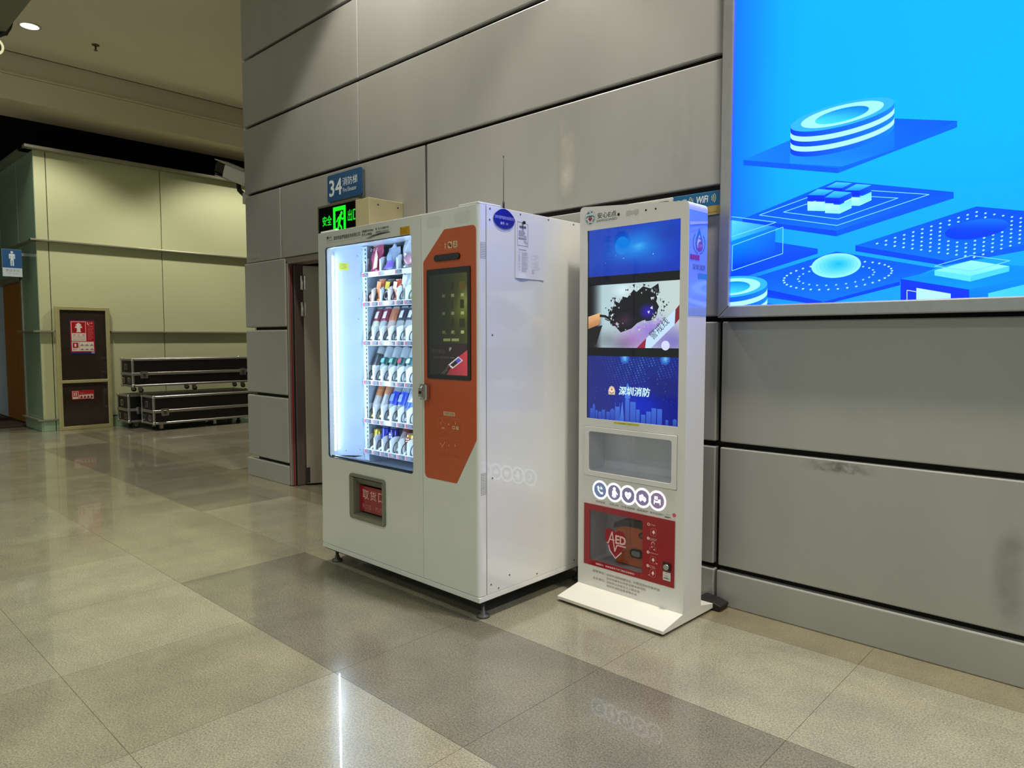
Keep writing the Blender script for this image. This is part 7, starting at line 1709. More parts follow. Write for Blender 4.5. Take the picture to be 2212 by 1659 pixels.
b = B()  # added dim column of glowing dots, standing in for the strip's reflection
for k in range(46):
    b.lathe([(0.0048, 0.0), (0.0044, 0.0016), (0.0020, 0.0026)], 8, Matrix.Translation((0.0602, 0.0860, 0.665 + k * 0.0243)) @ Matrix.Rotation(R(90), 4, 'Y'))
part('glowing_beads', b, mat('dim reflection bead', (255, 255, 255), emit=(232, 246, 255), estr=7.0), vm, kind='stuff')
part('led_channel', B().box(0.0602, 0.0625, 0.0665, 0.0685, 0.64, 1.80).box(0.0602, 0.0660, 0.0460, 0.0490, 0.64, 1.80), LINER, vm)
for nm, x, en in (('led_lamp', 0.070, 3.6), ('led_lamp', 0.822, 7.0)):
    l = bpy.data.lights.new(nm, 'AREA')
    l.shape = 'RECTANGLE'; l.size = 1.12; l.size_y = 0.012
    l.energy = en; l.color = (0.60, 0.81, 1.0)
    o = bpy.data.objects.new(nm, l)
    o.location = (x, 0.058, 1.22)
    d = Vector((1.0 if x < 0.4 else -1.0, 0.75, 0))
    q = d.to_track_quat('-Z', 'Y').to_matrix()
    # long axis vertical
    zc_ = -d.normalized(); xa = Vector((0, 0, 1)); ya = zc_.cross(xa)
    o.rotation_euler = Matrix((xa, ya, zc_)).transposed().to_euler()
    COL.objects.link(o); o.parent = vm
a = Art()
a.rect(0.100, 1.700, 0.165, 1.742, (222, 226, 90)); a.lines_of_print(0.104, 1.704, 0.160, 1.738, 5, (120, 124, 60), 0.4, 9)
a.build('yellow_sticker', PRINT, liner, origin=(0.0600, 0, 0), off=0.0006, **SIDE)
# slotted uprights
for x in (0.7860, 0.0602):
    part('slotted_upright', B().box(x, x + 0.043, 0.655, 0.660, 0.575, 1.845), LINER, vm)
    up = part('slotted_upright', B().box(x, x + 0.043, 0.2625, 0.2665, 0.575, 1.845), LINER, vm)
a = Art()
a.n += 1
for k in range(50):
    z = 0.62 + k * 0.0245
    a.rect(0.0260, z, 0.0360, z + 0.0115, (46, 52, 60), same=True)
a.build('slots', PRINT, up, origin=(0.0602, 0.2625, 0), kind='stuff')
a = Art()
a.n += 1
for y, z in ((0.262, 1.83), (0.13, 0.645), (0.228, 0.64), (0.228, 1.42), (0.228, 1.79), (0.236, 1.54)):
    a.poly(ellipse(y, z, 0.0035, n=8), (110, 126, 146), same=True)
a.build('liner_screws', PRINT, liner, origin=(0.0600, 0, 0), off=0.0006, kind='stuff', **SIDE)

TRAYZ = [1.662, 1.490, 1.2635, 1.0310, 0.8020, 0.6200]     # underside of each price rail
PX0, PP = 0.0800, 0.0785
COILM = mat('dark spring wire', (64, 70, 78), rough=0.35, metal=0.6)
dprof = rounded([(0.254, 0.0), (0.640, 0.0), (0.640, 0.090), (0.254, 0.090)], [0, 0, 0.01, 0.050], 6)
dm = B().prism(dprof, 'x', -0.0015, 0.0015)
dm.prism(rounded([(-0.0015, 0.0), (0.015, 0.0), (0.015, 0.058), (-0.0015, 0.078)], [0, 0, 0.018, 0.004], 4), 'y', 0.2545, 0.2575)
DIV = dm.mesh('divider'); DIV.materials.append(WHITE_PLASTIC)
def coil_mesh(r, depth, turns):
    pts = []
    n = int(turns * 14)
    for i in range(n + 1):
        t = 2 * math.pi * i / 14 + math.pi
        pts.append((r * math.sin(t), 0.2600 + depth * i / n, r + r * math.cos(t) + 0.004))
    me = B().tube(pts, 0.0026, 5).mesh('coil'); me.materials.append(COILM)
    return me
COIL_S, COIL_L = coil_mesh(0.030, 0.34, 5), coil_mesh(0.056, 0.34, 4)
TAGS = [(206, 96, 112), (214, 140, 156), (196, 110, 130)]
trays = []
for r_, z in enumerate(TRAYZ):
    zt = z + 0.026
    big = r_ == 0
    tr = part('tray', B().box(0.0790, 0.8160, 0.2520, 0.660, zt - 0.004, zt), LINER, vm)
    trays.append(zt)
    rail_ = part('price_rail', B().box(0.0790, 0.8160, 0.2440, 0.2515, z, z + 0.030, 0.001, 1), WHITE_PLASTIC, tr)
    n = 5 if big else 10
    pitch = PP * 2 if big else PP
    for k in range(n):
        o = part('divider', DIV, None, tr, loc=(PX0 + 0.002 + k * pitch, 0, zt)) if True else None
    a = Art()
    for k in range(n - 1):
        u = PX0 + 0.008 + k * pitch
        a.rect(u - 0.004, z + 0.003, u + 0.012, z + 0.025, TAGS[k % 3])
        a.rect(u + 0.013, z + 0.003, u + (0.068 if not big else 0.056), z + 0.025, (92, 100, 116))
        a.lines_of_print(u + 0.017, z + 0.006, u + 0.052, z + 0.022, 2, (164, 172, 188), 0.5, r_ * 10 + k)
    a.build('price_tags', PRINT_GLOSS, tr, origin=(0, 0.2440, 0), kind='stuff')
    for k in range(n - 1):
        if k > 6: continue
        part('coil', COIL_L if big else COIL_S, None, tr, loc=(PX0 + pitch * (k + 0.5), 0, zt))
# ================================================================== GOODS IN THE MACHINE
def film(name, rgb, rough=0.25, metal=0.0, alpha=1.0, coat=0.4, var=0.1):
    return mat(name, rgb, rough=rough, metal=metal, alpha=alpha, coat=coat, var=var, vscale=30, bump=0.25, bscale=70)
CLEAR = mat('clear bottle plastic', (226, 240, 248), rough=0.08, alpha=0.40, coat=0.8, var=0.02)
CAPW = mat('white bottle cap', (240, 242, 244), rough=0.35)
def shelf_pt(col, row, y=0.30):
    pitch = PP * 2 if row == 0 else PP
    return (VX + PX0 + pitch * (col + 0.5) + 0.004, VY + y, trays[row])

def pouch(label, col, row, w, h, d, m, group, tilt=0.12, y=0.288, yaw=0.0, top=None, extra=None, name='snack_bag', cat='bag'):
    x, yy, z = shelf_pt(col, row, y)
    t = thing(name, label, cat, (x, yy, z + 0.003), group=group, rot=(-tilt, 0, yaw))
    def f(s, v):
        a_ = 2 * math.pi * s
        th = d / 2 * (math.sin(math.pi * min(1, v * 1.02)) ** 0.6 if 0 < v < 0.98 else 0.02)
        if v < 0.08: th = d / 2 * (0.55 + 0.45 * v / 0.08)
        ww = w / 2 * (1 - 0.10 * math.sin(math.pi * v)) + (0.003 * math.sin(9 * v + 5 * s))
        c, sn = math.cos(a_), math.sin(a_)
        return (ww * abs(c) ** 0.8 * (1 if c >= 0 else -1), th * sn + 0.003 * math.sin(11 * v + 7 * s), h * v)
    body = part('body', B().grid(f, 22, 14, closed_u=True), m, t)
    if top:
        part('seal', B().box(-w / 2, w / 2, -0.0025, 0.0025, h * 0.965, h * 1.03, 0.001, 1), top, t)
    if extra:
        extra(t, w, h, d)
    return t

G_BAG = 'snack bags on the second shelf'
GOLD = film('gold foil', (232, 190, 150), 0.2, 0.7)
PINKF = film('magenta foil', (186, 66, 104), 0.25, 0.2)
ROSEF = film('dull red foil', (150, 74, 74), 0.3, 0.2)
SILV = film('silver foil', (206, 210, 216), 0.18, 0.7)
def pink_extra(t, w, h, d):
    a = Art()
    for k in range(3): a.ring(-0.030 + k * 0.030, h * 0.80, 0.006, 0.0085, (240, 190, 190), n=16)
    a.poly([(0.006, 0.012), (0.050, 0.020), (0.046, 0.085), (0.022, 0.130), (0.012, 0.090)], [(246, 214, 186), (222, 170, 140), (250, 226, 200), (240, 200, 170), (228, 180, 150)])
    a.build('bag_print', PRINT_GLOSS, t, origin=(0, -d / 2 - 0.004, 0))
pouch('tall magenta foil bag with gold seal, front left of the top shelf', 0, 0, 0.110, 0.160, 0.050, PINKF, 'bags on the top shelf', top=GOLD, extra=pink_extra, yaw=-0.05)
pouch('dull red foil bag standing behind the tall magenta bag', 0, 0, 0.120, 0.158, 0.045, ROSEF, 'bags on the top shelf', y=0.41, top=GOLD)
def milk_extra(t, w, h, d):
    a = Art()
    a.poly([(-0.046, 0.004), (0.040, 0.004), (0.046, 0.040), (0.016, 0.064), (-0.010, 0.052)], [(120, 90, 200), (86, 50, 180), (110, 70, 196), (130, 90, 214), (150, 120, 220)])
    a.poly([(-0.020, 0.052), (0.026, 0.052), (0.020, 0.086), (-0.012, 0.086)], (150, 176, 206))
    a.ring(0.0, 0.110, 0.008, 0.011, (110, 130, 160), n=14)
    a.build('bag_print', PRINT_GLOSS, t, origin=(0, -d / 2 - 0.005, 0))
    part('gusset', B().prism([(-0.052, h * 0.72), (0.052, h * 0.72), (0.0, h * 1.16)], 'y', -0.006, 0.006), film('pale blue film', (176, 192, 214), 0.25), t)
pouch('pale blue bag with purple base and pointed top, middle of the top shelf', 1, 0, 0.112, 0.135, 0.055, film('pale blue bag film', (170, 188, 212), 0.22, 0.1), 'bags on the top shelf', extra=milk_extra)
def silver_extra(t, w, h, d):
    b = B().lathe([(0.002, -0.036), (0.026, -0.026), (0.038, 0.0), (0.026, 0.026), (0.002, 0.036)], 14, Matrix.Translation((0.020, -d / 2 + 0.010, 0.048)))
    part('pink_sweet', b, film('dusty pink wrap', (176, 130, 146), 0.25), t)
pouch('crinkled silver bag with a dusty pink bulge, right end of the top shelf', 2, 0, 0.118, 0.178, 0.055, SILV, 'bags on the top shelf', extra=silver_extra, tilt=0.05)
pouch('second silver bag behind the crinkled silver one on the top shelf', 2, 0, 0.110, 0.165, 0.050, film('grey foil', (150, 156, 164), 0.2, 0.6), 'bags on the top shelf', y=0.41, yaw=0.15)
# second shelf
S2 = [('small pinkish bag low in the first slot of the second shelf', (206, 156, 150), 0.055, 0.06, None),
      ('orange snack bag in the second slot of the second shelf', (224, 128, 72), 0.062, 0.130, (232, 160, 110)),
      ('black and yellow snack bag in the third slot of the second shelf', (66, 62, 60), 0.064, 0.125, (222, 190, 40)),
      ('orange and red stick bag leaning in the fourth slot of the second shelf', (214, 88, 50), 0.050, 0.120, (190, 70, 60)),
      ('clear white bag in the fifth slot of the second shelf', (206, 214, 218), 0.066, 0.160, (226, 232, 232)),
      ('lime yellow bag in the sixth slot of the second shelf', (190, 214, 60), 0.062, 0.145, (226, 236, 90))]
for k, (lb, c, w_, h_, c2) in enumerate(S2):
    def ex(t, w, h, d, c2=c2, k=k):
        if not c2: return
        a = Art()
        a.poly([(-w * 0.34, h * 0.55), (w * 0.30, h * 0.50), (w * 0.36, h * 0.86), (-w * 0.28, h * 0.90)], [c2, lerp(c2, (0, 0, 0), 0.25), c2, lerp(c2, (255, 255, 255), 0.2)])
        if k == 5: a.disc(0.008, h * 0.68, 0.012, (206, 60, 50)); 
        if k == 2: a.line(ellipse(0.0, h * 0.25, 0.016, 0.022, 12), 0.004, (190, 196, 200))
        a.build('bag_print', PRINT_GLOSS, t, origin=(0, -d / 2 - 0.004, 0))
    t = pouch(lb, k, 1, w_, h_, 0.040, film('bag film', c, 0.22), G_BAG, tilt=0.10 + 0.03 * (k % 3), top=film('bag seal', lerp(c, (255, 255, 255), 0.3), 0.25), extra=ex)
for k in (2, 4):
    pouch(['', '', 'rusty orange bag behind the black and yellow one on the second shelf', '', 'grey clear bag behind the clear white one on the second shelf'][k], k, 1, 0.062, 0.140, 0.036, film('bag film rear', (176, 112, 84) if k == 2 else (150, 156, 156), 0.25), G_BAG, y=0.40)

def bottle(label, col, row, r, h, liquid, label_c, cap_m, group, band=(0.42, 0.66), tilt=0.36, y=0.285, shape='round', print_c=None, name='bottle', waist=False):
    """bottle stood on its cap and leaning back"""
    x, yy, z = shelf_pt(col, row, y)
    t = thing(name, label, 'bottle', (x, yy, z + 0.006), group=group, rot=(-tilt, 0, 0.0))
    ch = 0.018
    neck = 0.0135
    prof = [(neck, ch), (neck, ch + 0.006), (r * 0.72, ch + 0.028), (r, ch + 0.050)]
    z0, z1 = ch + 0.050, h - 0.012
    for k in range(1, 6):
        v = z0 + (z1 - z0) * k / 6
        prof.append((r * (0.94 if k % 2 and shape == 'ribbed' else 1.0) * (0.9 if waist and k in (2, 3) else 1.0), v))
    prof += [(r, z1), (r * 0.86, h - 0.002), (r * 0.3, h)]
    seg = 4 if shape == 'square' else 18
    M = Matrix.Rotation(R(45), 4, 'Z') if shape == 'square' else None
    if shape == 'square':
        prof = [(a_ * 1.30, v) for a_, v in prof]
    b = B().lathe(prof, seg, M)
    if shape == 'square':
        for f in b.bm.faces: f.smooth = False
        b.bevel_where(lambda e: abs(e.verts[0].co.z - e.verts[1].co.z) > 0.01, 0.006, 2)
    part('body', b, CLEAR, t)
    if liquid:
        lm = mat('drink', liquid, rough=0.3, alpha=0.92, coat=0.4, var=0.05)
        pl = [(neck * 0.8, ch + 0.002), (r * 0.66, ch + 0.030)] + [(a_ * 0.93, v) for a_, v in prof[3:-3]] + [(r * 0.85 * (1.3 if shape == 'square' else 1), z1 - 0.03 * (1 if shape == 'round' else 0.2))]
        part('drink', B().lathe(pl, seg, M), lm, t)
    b0, b1 = z0 + (z1 - z0) * band[0], z0 + (z1 - z0) * band[1]
    rr = r * (1.30 if shape == 'square' else 1.0) + 0.0008
    if label_c:
        lb = part('wrap_label', B().lathe([(rr, b0), (rr, b1)], seg, M, cap=False), mat('bottle label', label_c, rough=0.35, var=0.12, vscale=60), t)
        if print_c:
            a = Art()
            hh = b1 - b0
            a.poly([(-r * 0.55, b0 + hh * 0.2), (r * 0.5, b0 + hh * 0.2), (r * 0.45, b0 + hh * 0.8), (-r * 0.5, b0 + hh * 0.75)], print_c)
            a.build('label_print', PRINT_GLOSS, lb, origin=(0, -(r * (0.92 if shape == 'square' else 1.0)) - 0.0022, 0))
    part('cap', B().lathe([(0.0165, 0.0), (0.0168, 0.003), (0.0165, ch), (0.012, ch + 0.001)], 18), cap_m, t)
    return t
CAPY = mat('yellow bottle cap', (226, 204, 120), rough=0.4)
G3, G4, G5 = 'tilted bottles on the third shelf', 'tilted bottles on the fourth shelf', 'tilted bottles on the fifth shelf'
T3 = [('bottle with maroon label and cloudy yellow drink, first on the third shelf', (216, 206, 160), (124, 58, 78), (240, 222, 228)),
      ('square bottle with maroon and white label, second on the third shelf', None, (130, 52, 76), (228, 222, 228)),
      ('amber bottle of orange tea, third on the third shelf', (188, 104, 60), (176, 110, 80), None),
      ('bottle with slanted white label over a dark drink, fourth on the third shelf', (54, 56, 72), (52, 52, 70), (224, 228, 234)),
      ('bottle with slanted white label and grey drink, fifth on the third shelf', (110, 116, 126), (66, 70, 86), (226, 230, 236)),
      ('clear bottle with white label, sixth on the third shelf', (190, 200, 206), (206, 214, 220), (240, 242, 244))]
for k, (lb, lq, lc_, pc) in enumerate(T3):
    bottle(lb, k, 2, 0.029, 0.205, lq, lc_, CAPW, G3, band=(0.35, 0.97), shape='square', print_c=pc, tilt=0.40)
T4 = [('small bottle with amber juice and dark label, first on the fourth shelf', (222, 178, 96), (52, 62, 72), None, 'round'),
      ('clear water bottle with green label, second on the fourth shelf', None, (28, 92, 92), (120, 170, 168), 'ribbed'),
      ('clear water bottle with green label, third on the fourth shelf', None, (28, 92, 88), (128, 176, 170), 'ribbed'),
      ('clear bottle with a red mark on its green label, fourth on the fourth shelf', None, (34, 84, 90), (176, 44, 70), 'ribbed'),
      ('clear bottle with blue-green label, fifth on the fourth shelf', None, (44, 104, 112), (130, 176, 182), 'ribbed'),
      ('clear bottle with grey-green label, sixth on the fourth shelf', None, (90, 130, 136), None, 'ribbed')]
for k, (lb, lq, lc_, pc, shp) in enumerate(T4):
    bottle(lb, k, 3, 0.0315, 0.205, lq, lc_, CAPW, G4, band=(0.16, 0.52) if k else (0.1, 0.70), shape=shp, print_c=pc, tilt=0.40)
T5 = [('bottle of brown tea with pale yellow cap, first on the fifth shelf', (122, 96, 84), (176, 112, 74), None, CAPY, (0.50, 0.98)),
      ('bottle of brown tea with pale yellow cap, second on the fifth shelf', (130, 106, 94), (188, 128, 92), None, CAPY, (0.60, 0.98)),
      ('bottle with bright blue label, third on the fifth shelf', (40, 44, 66), (42, 74, 200), (120, 150, 236), CAPW, (0.15, 0.78)),
      ('bottle with bright blue label, fourth on the fifth shelf', (40, 44, 66), (46, 80, 204), (130, 156, 236), CAPW, (0.15, 0.78)),
      ('clear square bottle with pale blue top, fifth on the fifth shelf', (110, 150, 196), (70, 110, 200), None, CAPW, (0.0, 0.32)),
      ('clear square bottle with blue band, sixth on the fifth shelf', (120, 158, 200), (70, 110, 200), None, CAPW, (0.0, 0.32))]
for k, (lb, lq, lc_, pc, cp, bd) in enumerate(T5):
    bottle(lb, k, 4, 0.031 if k < 4 else 0.028, 0.205, lq, lc_, cp, G5, band=bd, shape='round' if k < 4 else 'square', print_c=pc, tilt=0.40)
def can(label, col, rgb, h=0.118, r=0.029, print_c=None, y=0.315):
    x, yy, z = shelf_pt(col, 5, y)
    t = thing('drink_can', label, 'can', (x, yy, z + 0.002), group='cans on the bottom shelf', rot=(-0.05, 0, 0))
    part('body', B().lathe([(r * 0.82, 0), (r, 0.010), (r, h - 0.014), (r * 0.84, h - 0.002)], 20), film('can paint', rgb, 0.22, 0.45, var=0.08), t)
    part('lid', B().lathe([(r * 0.86, h - 0.003), (r * 0.86, h), (r * 0.76, h), (r * 0.74, h - 0.003)], 20), CHROME, t)
    if print_c:
        a = Art()
        a.poly(rrect(-r * 0.6, h * 0.52, r * 0.62, h * 0.80, 0.004), print_c); a.lines_of_print(-r * 0.5, h * 0.55, r * 0.5, h * 0.76, 2, (230, 226, 220), 0.6, col)
        a.build('can_print', PRINT_GLOSS, t, origin=(0, -r - 0.002, 0))
    part('pusher', B().prism([(-0.058, -0.002), (-0.030, 0.016), (-0.030, 0.014), (-0.056, -0.004)], 'x', -0.014, 0.010), WHITE_PLASTIC, t)
can('gold drink can, first on the bottom shelf', 0, (196, 176, 60))
can('royal blue drink can, second on the bottom shelf', 1, (36, 56, 190), h=0.135)
can('dark blue drink can, third on the bottom shelf', 2, (22, 28, 130), h=0.135, print_c=(60, 76, 190))
bottle('bottle of dark red drink lying back, fourth on the bottom shelf', 3, 5, 0.028, 0.180, (110, 36, 50), (130, 40, 56), CAPW, 'bottles on the bottom shelf', band=(0.5, 0.95), tilt=0.55)
can('gold drink can with red label, fifth on the bottom shelf', 4, (200, 160, 80), print_c=(150, 50, 50))
bottle('pink bottle with white cap leaning back, sixth on the bottom shelf', 5, 5, 0.028, 0.170, (214, 70, 110), (206, 60, 104), CAPW, 'bottles on the bottom shelf', band=(0.3, 0.9), tilt=0.55)

# ================================================================== FAR SIDE OF THE HALL
# hydrant cabinet set against the glass wall
hx = -11.45
hy0, hy1 = 2.845, 3.535
hc_ = thing('hydrant_cabinet', 'glass-fronted fire hydrant cabinet in a pale gold metal frame', 'cabinet', (hx, hy0, 0))
HW = hy1 - hy0
FRM = mat('pale gold frame metal', (206, 198, 146), rough=0.35, metal=0.45, var=0.04)
b = B().prism(rc((0, 0, HW, 1.768)), 'x', -0.05, 0.0, holes=[rc((0.052, 0.052, HW - 0.052, 0.672)), rc((0.052, 0.716, HW - 0.052, 1.716))])
b.bevel_where(lambda e: all(v.co.x > -1e-5 for v in e.verts), 0.006, 2)
part('frame', b, FRM, hc_)
part('case', B().box(-0.075, -0.052, 0.01, HW - 0.01, 0.0, 1.76), mat('dark cabinet inside', (44, 36, 32), rough=0.7), hc_)
DKG = mat('dark reflective cabinet glass', (52, 42, 36), rough=0.10, coat=0.6, var=0.3, vscale=1.6)
for z0, z1 in ((0.052, 0.672), (0.716, 1.716)):
    part('pane', B().box(-0.030, -0.022, 0.050, HW - 0.050, z0 - 0.002, z1 + 0.002), DKG, hc_)
def hp(y, z):
    return (y - hy0, z)
RED, CRM = (176, 30, 42), (232, 214, 206)
t = thing('hydrant_poster', 'red fire hydrant instruction poster on the upper cabinet pane', 'poster', (hx - 0.018, 3.018, 1.085))
pw, ph = 0.318, 0.488
part('board', B().box(-0.003, 0.0, 0, pw, 0, ph), mat('blue poster edge', (34, 40, 110), rough=0.4), t)
a = Art()
a.rect(0.004, 0.030, pw - 0.004, ph - 0.006, (196, 44, 56)); a.rect(0.010, 0.036, pw - 0.010, ph - 0.012, RED)
a.rect(0.018, 0.190, 0.205, ph - 0.018, CRM); a.rect(0.024, 0.305, 0.199, ph - 0.024, RED)
hyd = [(0.082, 0.318), (0.142, 0.318), (0.142, 0.330), (0.134, 0.330), (0.134, 0.378), (0.156, 0.378), (0.156, 0.402), (0.134, 0.402), (0.134, 0.414), (0.148, 0.414), (0.148, 0.424), (0.134, 0.436), (0.122, 0.446), (0.112, 0.452), (0.102, 0.446), (0.090, 0.436), (0.076, 0.424), (0.076, 0.414), (0.090, 0.414), (0.090, 0.402), (0.068, 0.402), (0.068, 0.378), (0.090, 0.378), (0.090, 0.330), (0.082, 0.330)]
a.poly(hyd, (240, 228, 220))
a.text('消', 0.036, 0.262, 0.066, 0.290, (90, 60, 56)); a.text('火', 0.096, 0.262, 0.126, 0.290, (90, 60, 56)); a.text('栓', 0.156, 0.262, 0.186, 0.290, (90, 60, 56))
a.text('Fire Hydrant', 0.038, 0.240, 0.188, 0.256, (120, 90, 84)); a.line([(0.020, 0.230), (0.203, 0.230)], 0.002, RED); a.text('发生火灾时请使用', 0.036, 0.204, 0.188, 0.218, (140, 104, 98))
a.line([(0.226, 0.458), (0.228, 0.436), (0.244, 0.424)], 0.010, CRM); a.text('119', 0.250, 0.438, 0.290, 0.458, (236, 190, 186), bold=0.03); a.text('火警电话', 0.232, 0.396, 0.296, 0.412, (224, 150, 150))
a.lines_of_print(0.226, 0.200, 0.300, 0.385, 12, (206, 96, 100), 0.5, 31)
a.rect(0.018, 0.044, pw - 0.018, 0.180, CRM); a.rect(0.030, 0.092, 0.100, 0.166, RED); a.rect(0.050, 0.108, 0.076, 0.150, CRM); a.lines_of_print(0.030, 0.056, 0.100, 0.084, 2, (190, 130, 126), 0.5, 5)
a.line([(0.112, 0.044), (0.112, 0.180)], 0.002, RED)
for i in range(3):
    for j in range(2):
        u, z = 0.122 + i * 0.062, 0.056 + j * 0.062
        a.rect(u, z, u + 0.052, z + 0.048, (240, 226, 214)); a.rect(u + 0.004, z + 0.004, u + 0.048, z + 0.014, (96, 70, 62)); a.poly([(u + 0.010, z + 0.018), (u + 0.042, z + 0.018), (u + 0.030, z + 0.034)], (166, 130, 116))
a.rect(pw - 0.052, 0.008, pw - 0.012, 0.040, (150, 150, 190))
a.build('poster_print', PRINT_GLOSS, t, **SIDE)
t = thing('extinguisher_poster', 'small red extinguisher strip poster on the lower cabinet pane', 'poster', (hx - 0.018, 3.008, 0.432))
part('board', B().box(-0.003, 0.0, 0, 0.290, 0, 0.132), mat('red strip', RED, rough=0.35), t)
a = Art()
a.rect(0.012, 0.010, 0.088, 0.122, (226, 196, 190)); a.rect(0.020, 0.040, 0.080, 0.116, RED); a.rect(0.030, 0.052, 0.042, 0.104, CRM); a.rect(0.052, 0.050, 0.066, 0.108, CRM)
a.rect(0.096, 0.012, 0.280, 0.066, (228, 190, 180))
for i in range(4):
    u = 0.104 + i * 0.044
    a.poly([(u, 0.018), (u + 0.034, 0.018), (u + 0.034, 0.040), (u + 0.018, 0.054)], (96, 58, 52))
a.text('灭火器使用方法', 0.098, 0.080, 0.176, 0.098, (214, 130, 130)); a.line([(0.18, 0.074), (0.28, 0.074)], 0.004, (222, 150, 146))
a.rect(0.250, -0.002, 0.284, 0.014, (170, 150, 170))
a.build('poster_print', PRINT_GLOSS, t, **SIDE)

# washroom sign, projecting over the timber door
t = thing('washroom_sign', 'blue and white male washroom sign projecting beside the timber door', 'sign', (-11.90, 2.342, 2.178))
part('board', B().box(-0.03, 0, 0, 0.232, 0, 0.382, 0.003, 1), mat('sign edge', (170, 186, 200), rough=0.4), t)
part('bracket', B().box(-0.02, -0.012, 0.232, 0.330, 0.300, 0.340), ALU, t)
a = Art()
a.rect(0.002, 0.002, 0.230, 0.122, (206, 216, 222)); a.rect(0.002, 0.122, 0.230, 0.380, (38, 88, 144))
mw = (214, 228, 236)
a.disc(0.116, 0.340, 0.016, mw)
a.poly(rounded([(0.088, 0.318), (0.144, 0.318), (0.152, 0.310), (0.152, 0.250), (0.140, 0.250), (0.140, 0.292), (0.136, 0.292), (0.136, 0.150), (0.120, 0.150), (0.120, 0.225), (0.112, 0.225), (0.112, 0.150), (0.096, 0.150), (0.096, 0.292), (0.092, 0.292), (0.092, 0.250), (0.080, 0.250), (0.080, 0.310)], 0.0), mw)
a.text('男洗手间', 0.036, 0.066, 0.196, 0.104, (120, 130, 150)); a.text('Male Toilet', 0.058, 0.036, 0.186, 0.056, (150, 160, 176))
a.build('sign_print', PRINT, t, **SIDE)

# surveillance camera on the end of the steel wall
t = thing('security_camera', 'white bullet security camera with black lens hood at the end of the steel wall', 'camera', (-6.42, 3.30, 2.70))
ax0, ax1 = Vector((-0.62, -0.06, 0.315)), Vector((-0.20, 0.05, 0.145))
d = (ax1 - ax0)
q = d.to_track_quat('Z', 'Y').to_matrix().to_4x4()
M = Matrix.Translation(ax0) @ q
def along(b):
    bmesh.ops.transform(b.bm, matrix=M, verts=b.bm.verts[:])
    return b
def sect(w_, h_, r_):
    return rounded([(-w_, -h_), (w_, -h_), (w_, h_), (-w_, h_)], r_, 4)
part('housing', along(B().prism(sect(0.075, 0.068, 0.025), 'z', 0.14, d.length)), mat('white camera shell', (196, 192, 188), rough=0.4), t)
part('lens_hood', along(B().prism(sect(0.068, 0.060, 0.025), 'z', 0.0, 0.139)), BLACK, t)
part('sun_shield', along(B().box(-0.080, 0.080, 0.069, 0.078, -0.02, d.length - 0.05, 0.003, 2)), mat('grey sun shield', (176, 174, 170), rough=0.4), t)
part('lower_lip', along(B().box(-0.070, 0.070, -0.078, -0.069, 0.02, 0.20, 0.003, 2)), mat('white lip', (190, 188, 184), rough=0.4), t)
part('arm', B().tube([(-0.42, 0.02, 0.17), (-0.40, 0.02, 0.08), (-0.30, 0.02, 0.02), (-0.15, 0.02, 0.03), (-0.004, 0.02, 0.06)], 0.022, 10), BLACK_MATT, t)
part('wall_mount', B().box(-0.26, -0.002, -0.02, 0.10, -0.08, 0.03, 0.008, 2), mat('white mount', (190, 188, 182), rough=0.4), t)
t = thing('conduit', 'short white cable conduit running up above the security camera', 'pipe', (-6.44, 3.36, 3.00))
part('pipe', B().cyl((-0.28, 0, 0.0), (-0.28, 0, 0.62), 0.026, 12), mat('white conduit', (196, 194, 184), rough=0.4), t)
part('saddle', B().box(-0.29, 0.02, -0.02, 0.02, 0.40, 0.43), mat('grey saddle', (140, 138, 130), rough=0.4), t)

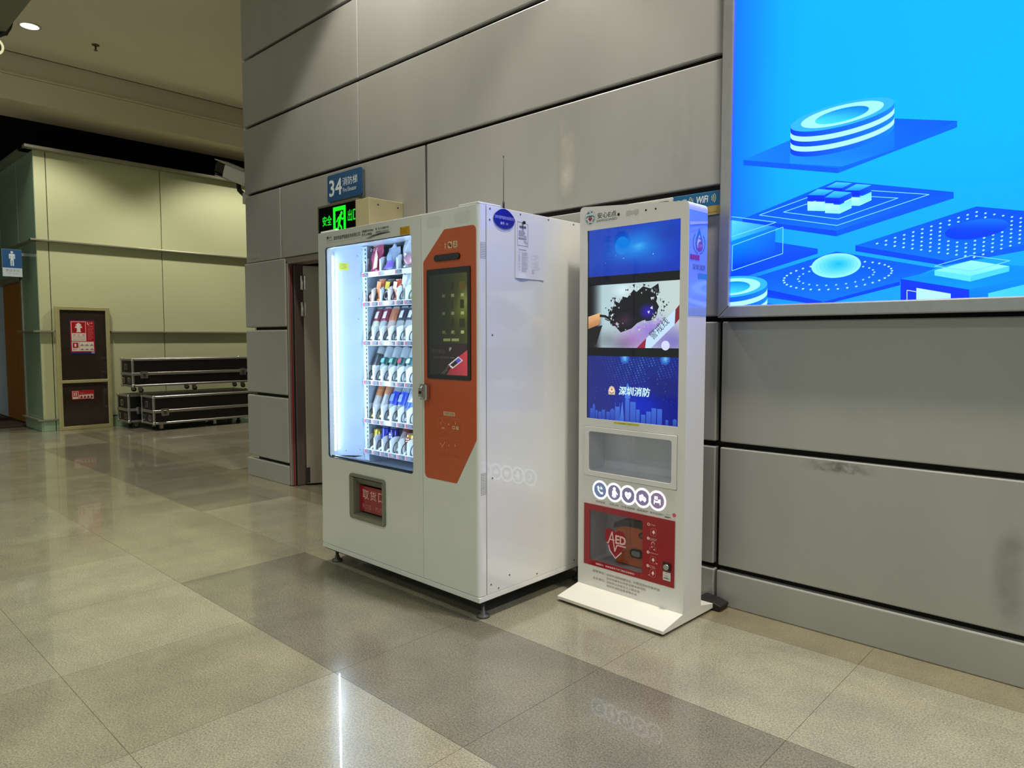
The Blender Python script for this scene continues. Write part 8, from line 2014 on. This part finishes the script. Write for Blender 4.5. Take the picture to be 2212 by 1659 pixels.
# flight cases
CASE_BLK = mat('black laminate board', (17, 14, 13), rough=0.45, var=0.2)
EXT = mat('aluminium extrusion', (176, 172, 168), rough=0.32, metal=0.7, var=0.06)
CL, CWD, CH = 1.80, 0.46, 0.405
def flight_case(label, loc, group):
    """long side along +Y, shown faces are +X (long) and -Y (end); origin under the near corner at floor of the casters"""
    t = thing('flight_case', label, 'flight case', loc, 0, group)
    z0 = 0.09
    b = B().box(-CWD + 0.006, -0.006, 0.006, CL - 0.006, z0 + 0.006, z0 + CH - 0.006)
    part('shell', b, CASE_BLK, t)
    b = B()
    e = 0.030
    for x in (-CWD, -e):
        for y in (0, CL - e):
            b.box(x, x + e, y, y + e, z0, z0 + CH, 0.004, 1)
        for z in (z0, z0 + CH - e):
            b.box(x, x + e, 0, CL, z, z + e, 0.004, 1)
    for y in (0, CL - e):
        for z in (z0, z0 + CH - e):
            b.box(-CWD, 0, y, y + e, z, z + e, 0.004, 1)
    part('edge_extrusion', b, EXT, t)
    b = B()
    zb = z0 + 0.185
    b.box(-0.008, 0.003, 0.0, CL, zb - 0.020, zb + 0.020, 0.002, 1)
    b.box(-CWD - 0.003, -CWD + 0.008, 0.0, CL, zb - 0.020, zb + 0.020, 0.002, 1)
    b.box(-CWD, 0, -0.003, 0.008, zb - 0.020, zb + 0.020, 0.002, 1)
    b.box(-CWD, 0, CL - 0.008, CL + 0.003, zb - 0.020, zb + 0.020, 0.002, 1)
    part('lid_band', b, EXT, t)
    for x in (-CWD, 0):
        for y in (0, CL):
            for z in (z0, z0 + CH):
                part('ball_corner', B().lathe([(0.004, -0.026), (0.020, -0.020), (0.028, 0.0), (0.020, 0.020), (0.004, 0.026)], 10, Matrix.Translation((x + (0.016 if x < 0 else -0.016), y + (0.016 if y == 0 else -0.016), z + (0.016 if z == z0 else -0.016)))), CHROME, t)
    def latch(nm, x, y, z, axis, w=0.075, h=0.10):
        if axis == 'x':
            b = B().prism([(y + p, z + q_) for p, q_ in rrect(-w / 2, -h / 2, w / 2, h / 2, 0.014)], 'x', x - 0.001, x + 0.009)
            l = part(nm, b, CHROME, t)
            part('catch', B().box(x + 0.008, x + 0.014, y - 0.020, y + 0.020, z - 0.030, z + 0.026, 0.003, 1), mat('dark catch', (86, 82, 78), rough=0.35, metal=0.5), l)
        else:
            b = B().prism([(x + p, z + q_) for p, q_ in rrect(-w / 2, -h / 2, w / 2, h / 2, 0.012)], 'y', y - 0.007, y + 0.001)
            l = part(nm, b, CHROME, t)
            part('catch', B().box(x - 0.020, x + 0.022, y - 0.012, y - 0.006, z - 0.030, z + 0.032, 0.003, 1), mat('dark catch', (70, 70, 68), rough=0.35, metal=0.5), l)
    latch('butterfly_latch', 0.003, 0.16, zb - 0.012, 'x', 0.105, 0.105)
    latch('butterfly_latch', 0.003, CL - 0.16, zb - 0.012, 'x', 0.105, 0.105)
    latch('handle', -CWD / 2, 0.0, zb + 0.100, 'y', 0.10, 0.088)
    latch('handle', -CWD * 0.76, 0.0, zb - 0.095, 'y', 0.10, 0.085)
    latch('handle', -CWD * 0.24, 0.0, zb - 0.095, 'y', 0.10, 0.085)
    for x in (-0.085, -CWD + 0.085):
        for y in (0.13, CL * 0.5, CL - 0.13):
            c_ = part('caster', B().box(x - 0.030, x + 0.030, y - 0.030, y + 0.030, z0 - 0.006, z0, 0.001, 1).box(x - 0.020, x - 0.016, y - 0.020, y + 0.024, 0.025, z0 - 0.005).box(x + 0.016, x + 0.020, y - 0.020, y + 0.024, 0.025, z0 - 0.005), CHROME, t)
            part('wheel', B().cyl((x - 0.014, y + 0.012, 0.0335), (x + 0.014, y + 0.012, 0.0335), 0.033, 18), mat('grey caster wheel', (52, 50, 48), rough=0.6), c_)
    return t
f1 = flight_case('black flight case with silver edges on the floor in front of the pair', (-10.43, 3.735, 0), 'stacked flight cases')
f2 = copy_tree(f1)
f2['label'] = 'black flight case on the floor behind, close to the glass wall'
f2.location = (-10.96, 3.585, 0)
f3 = copy_tree(f1)
f3['label'] = 'black flight case stacked on top of the two others'
f3.location = (-10.80, 3.600, 0.4955 + 0.03)

bpy.data.objects.remove(_to)
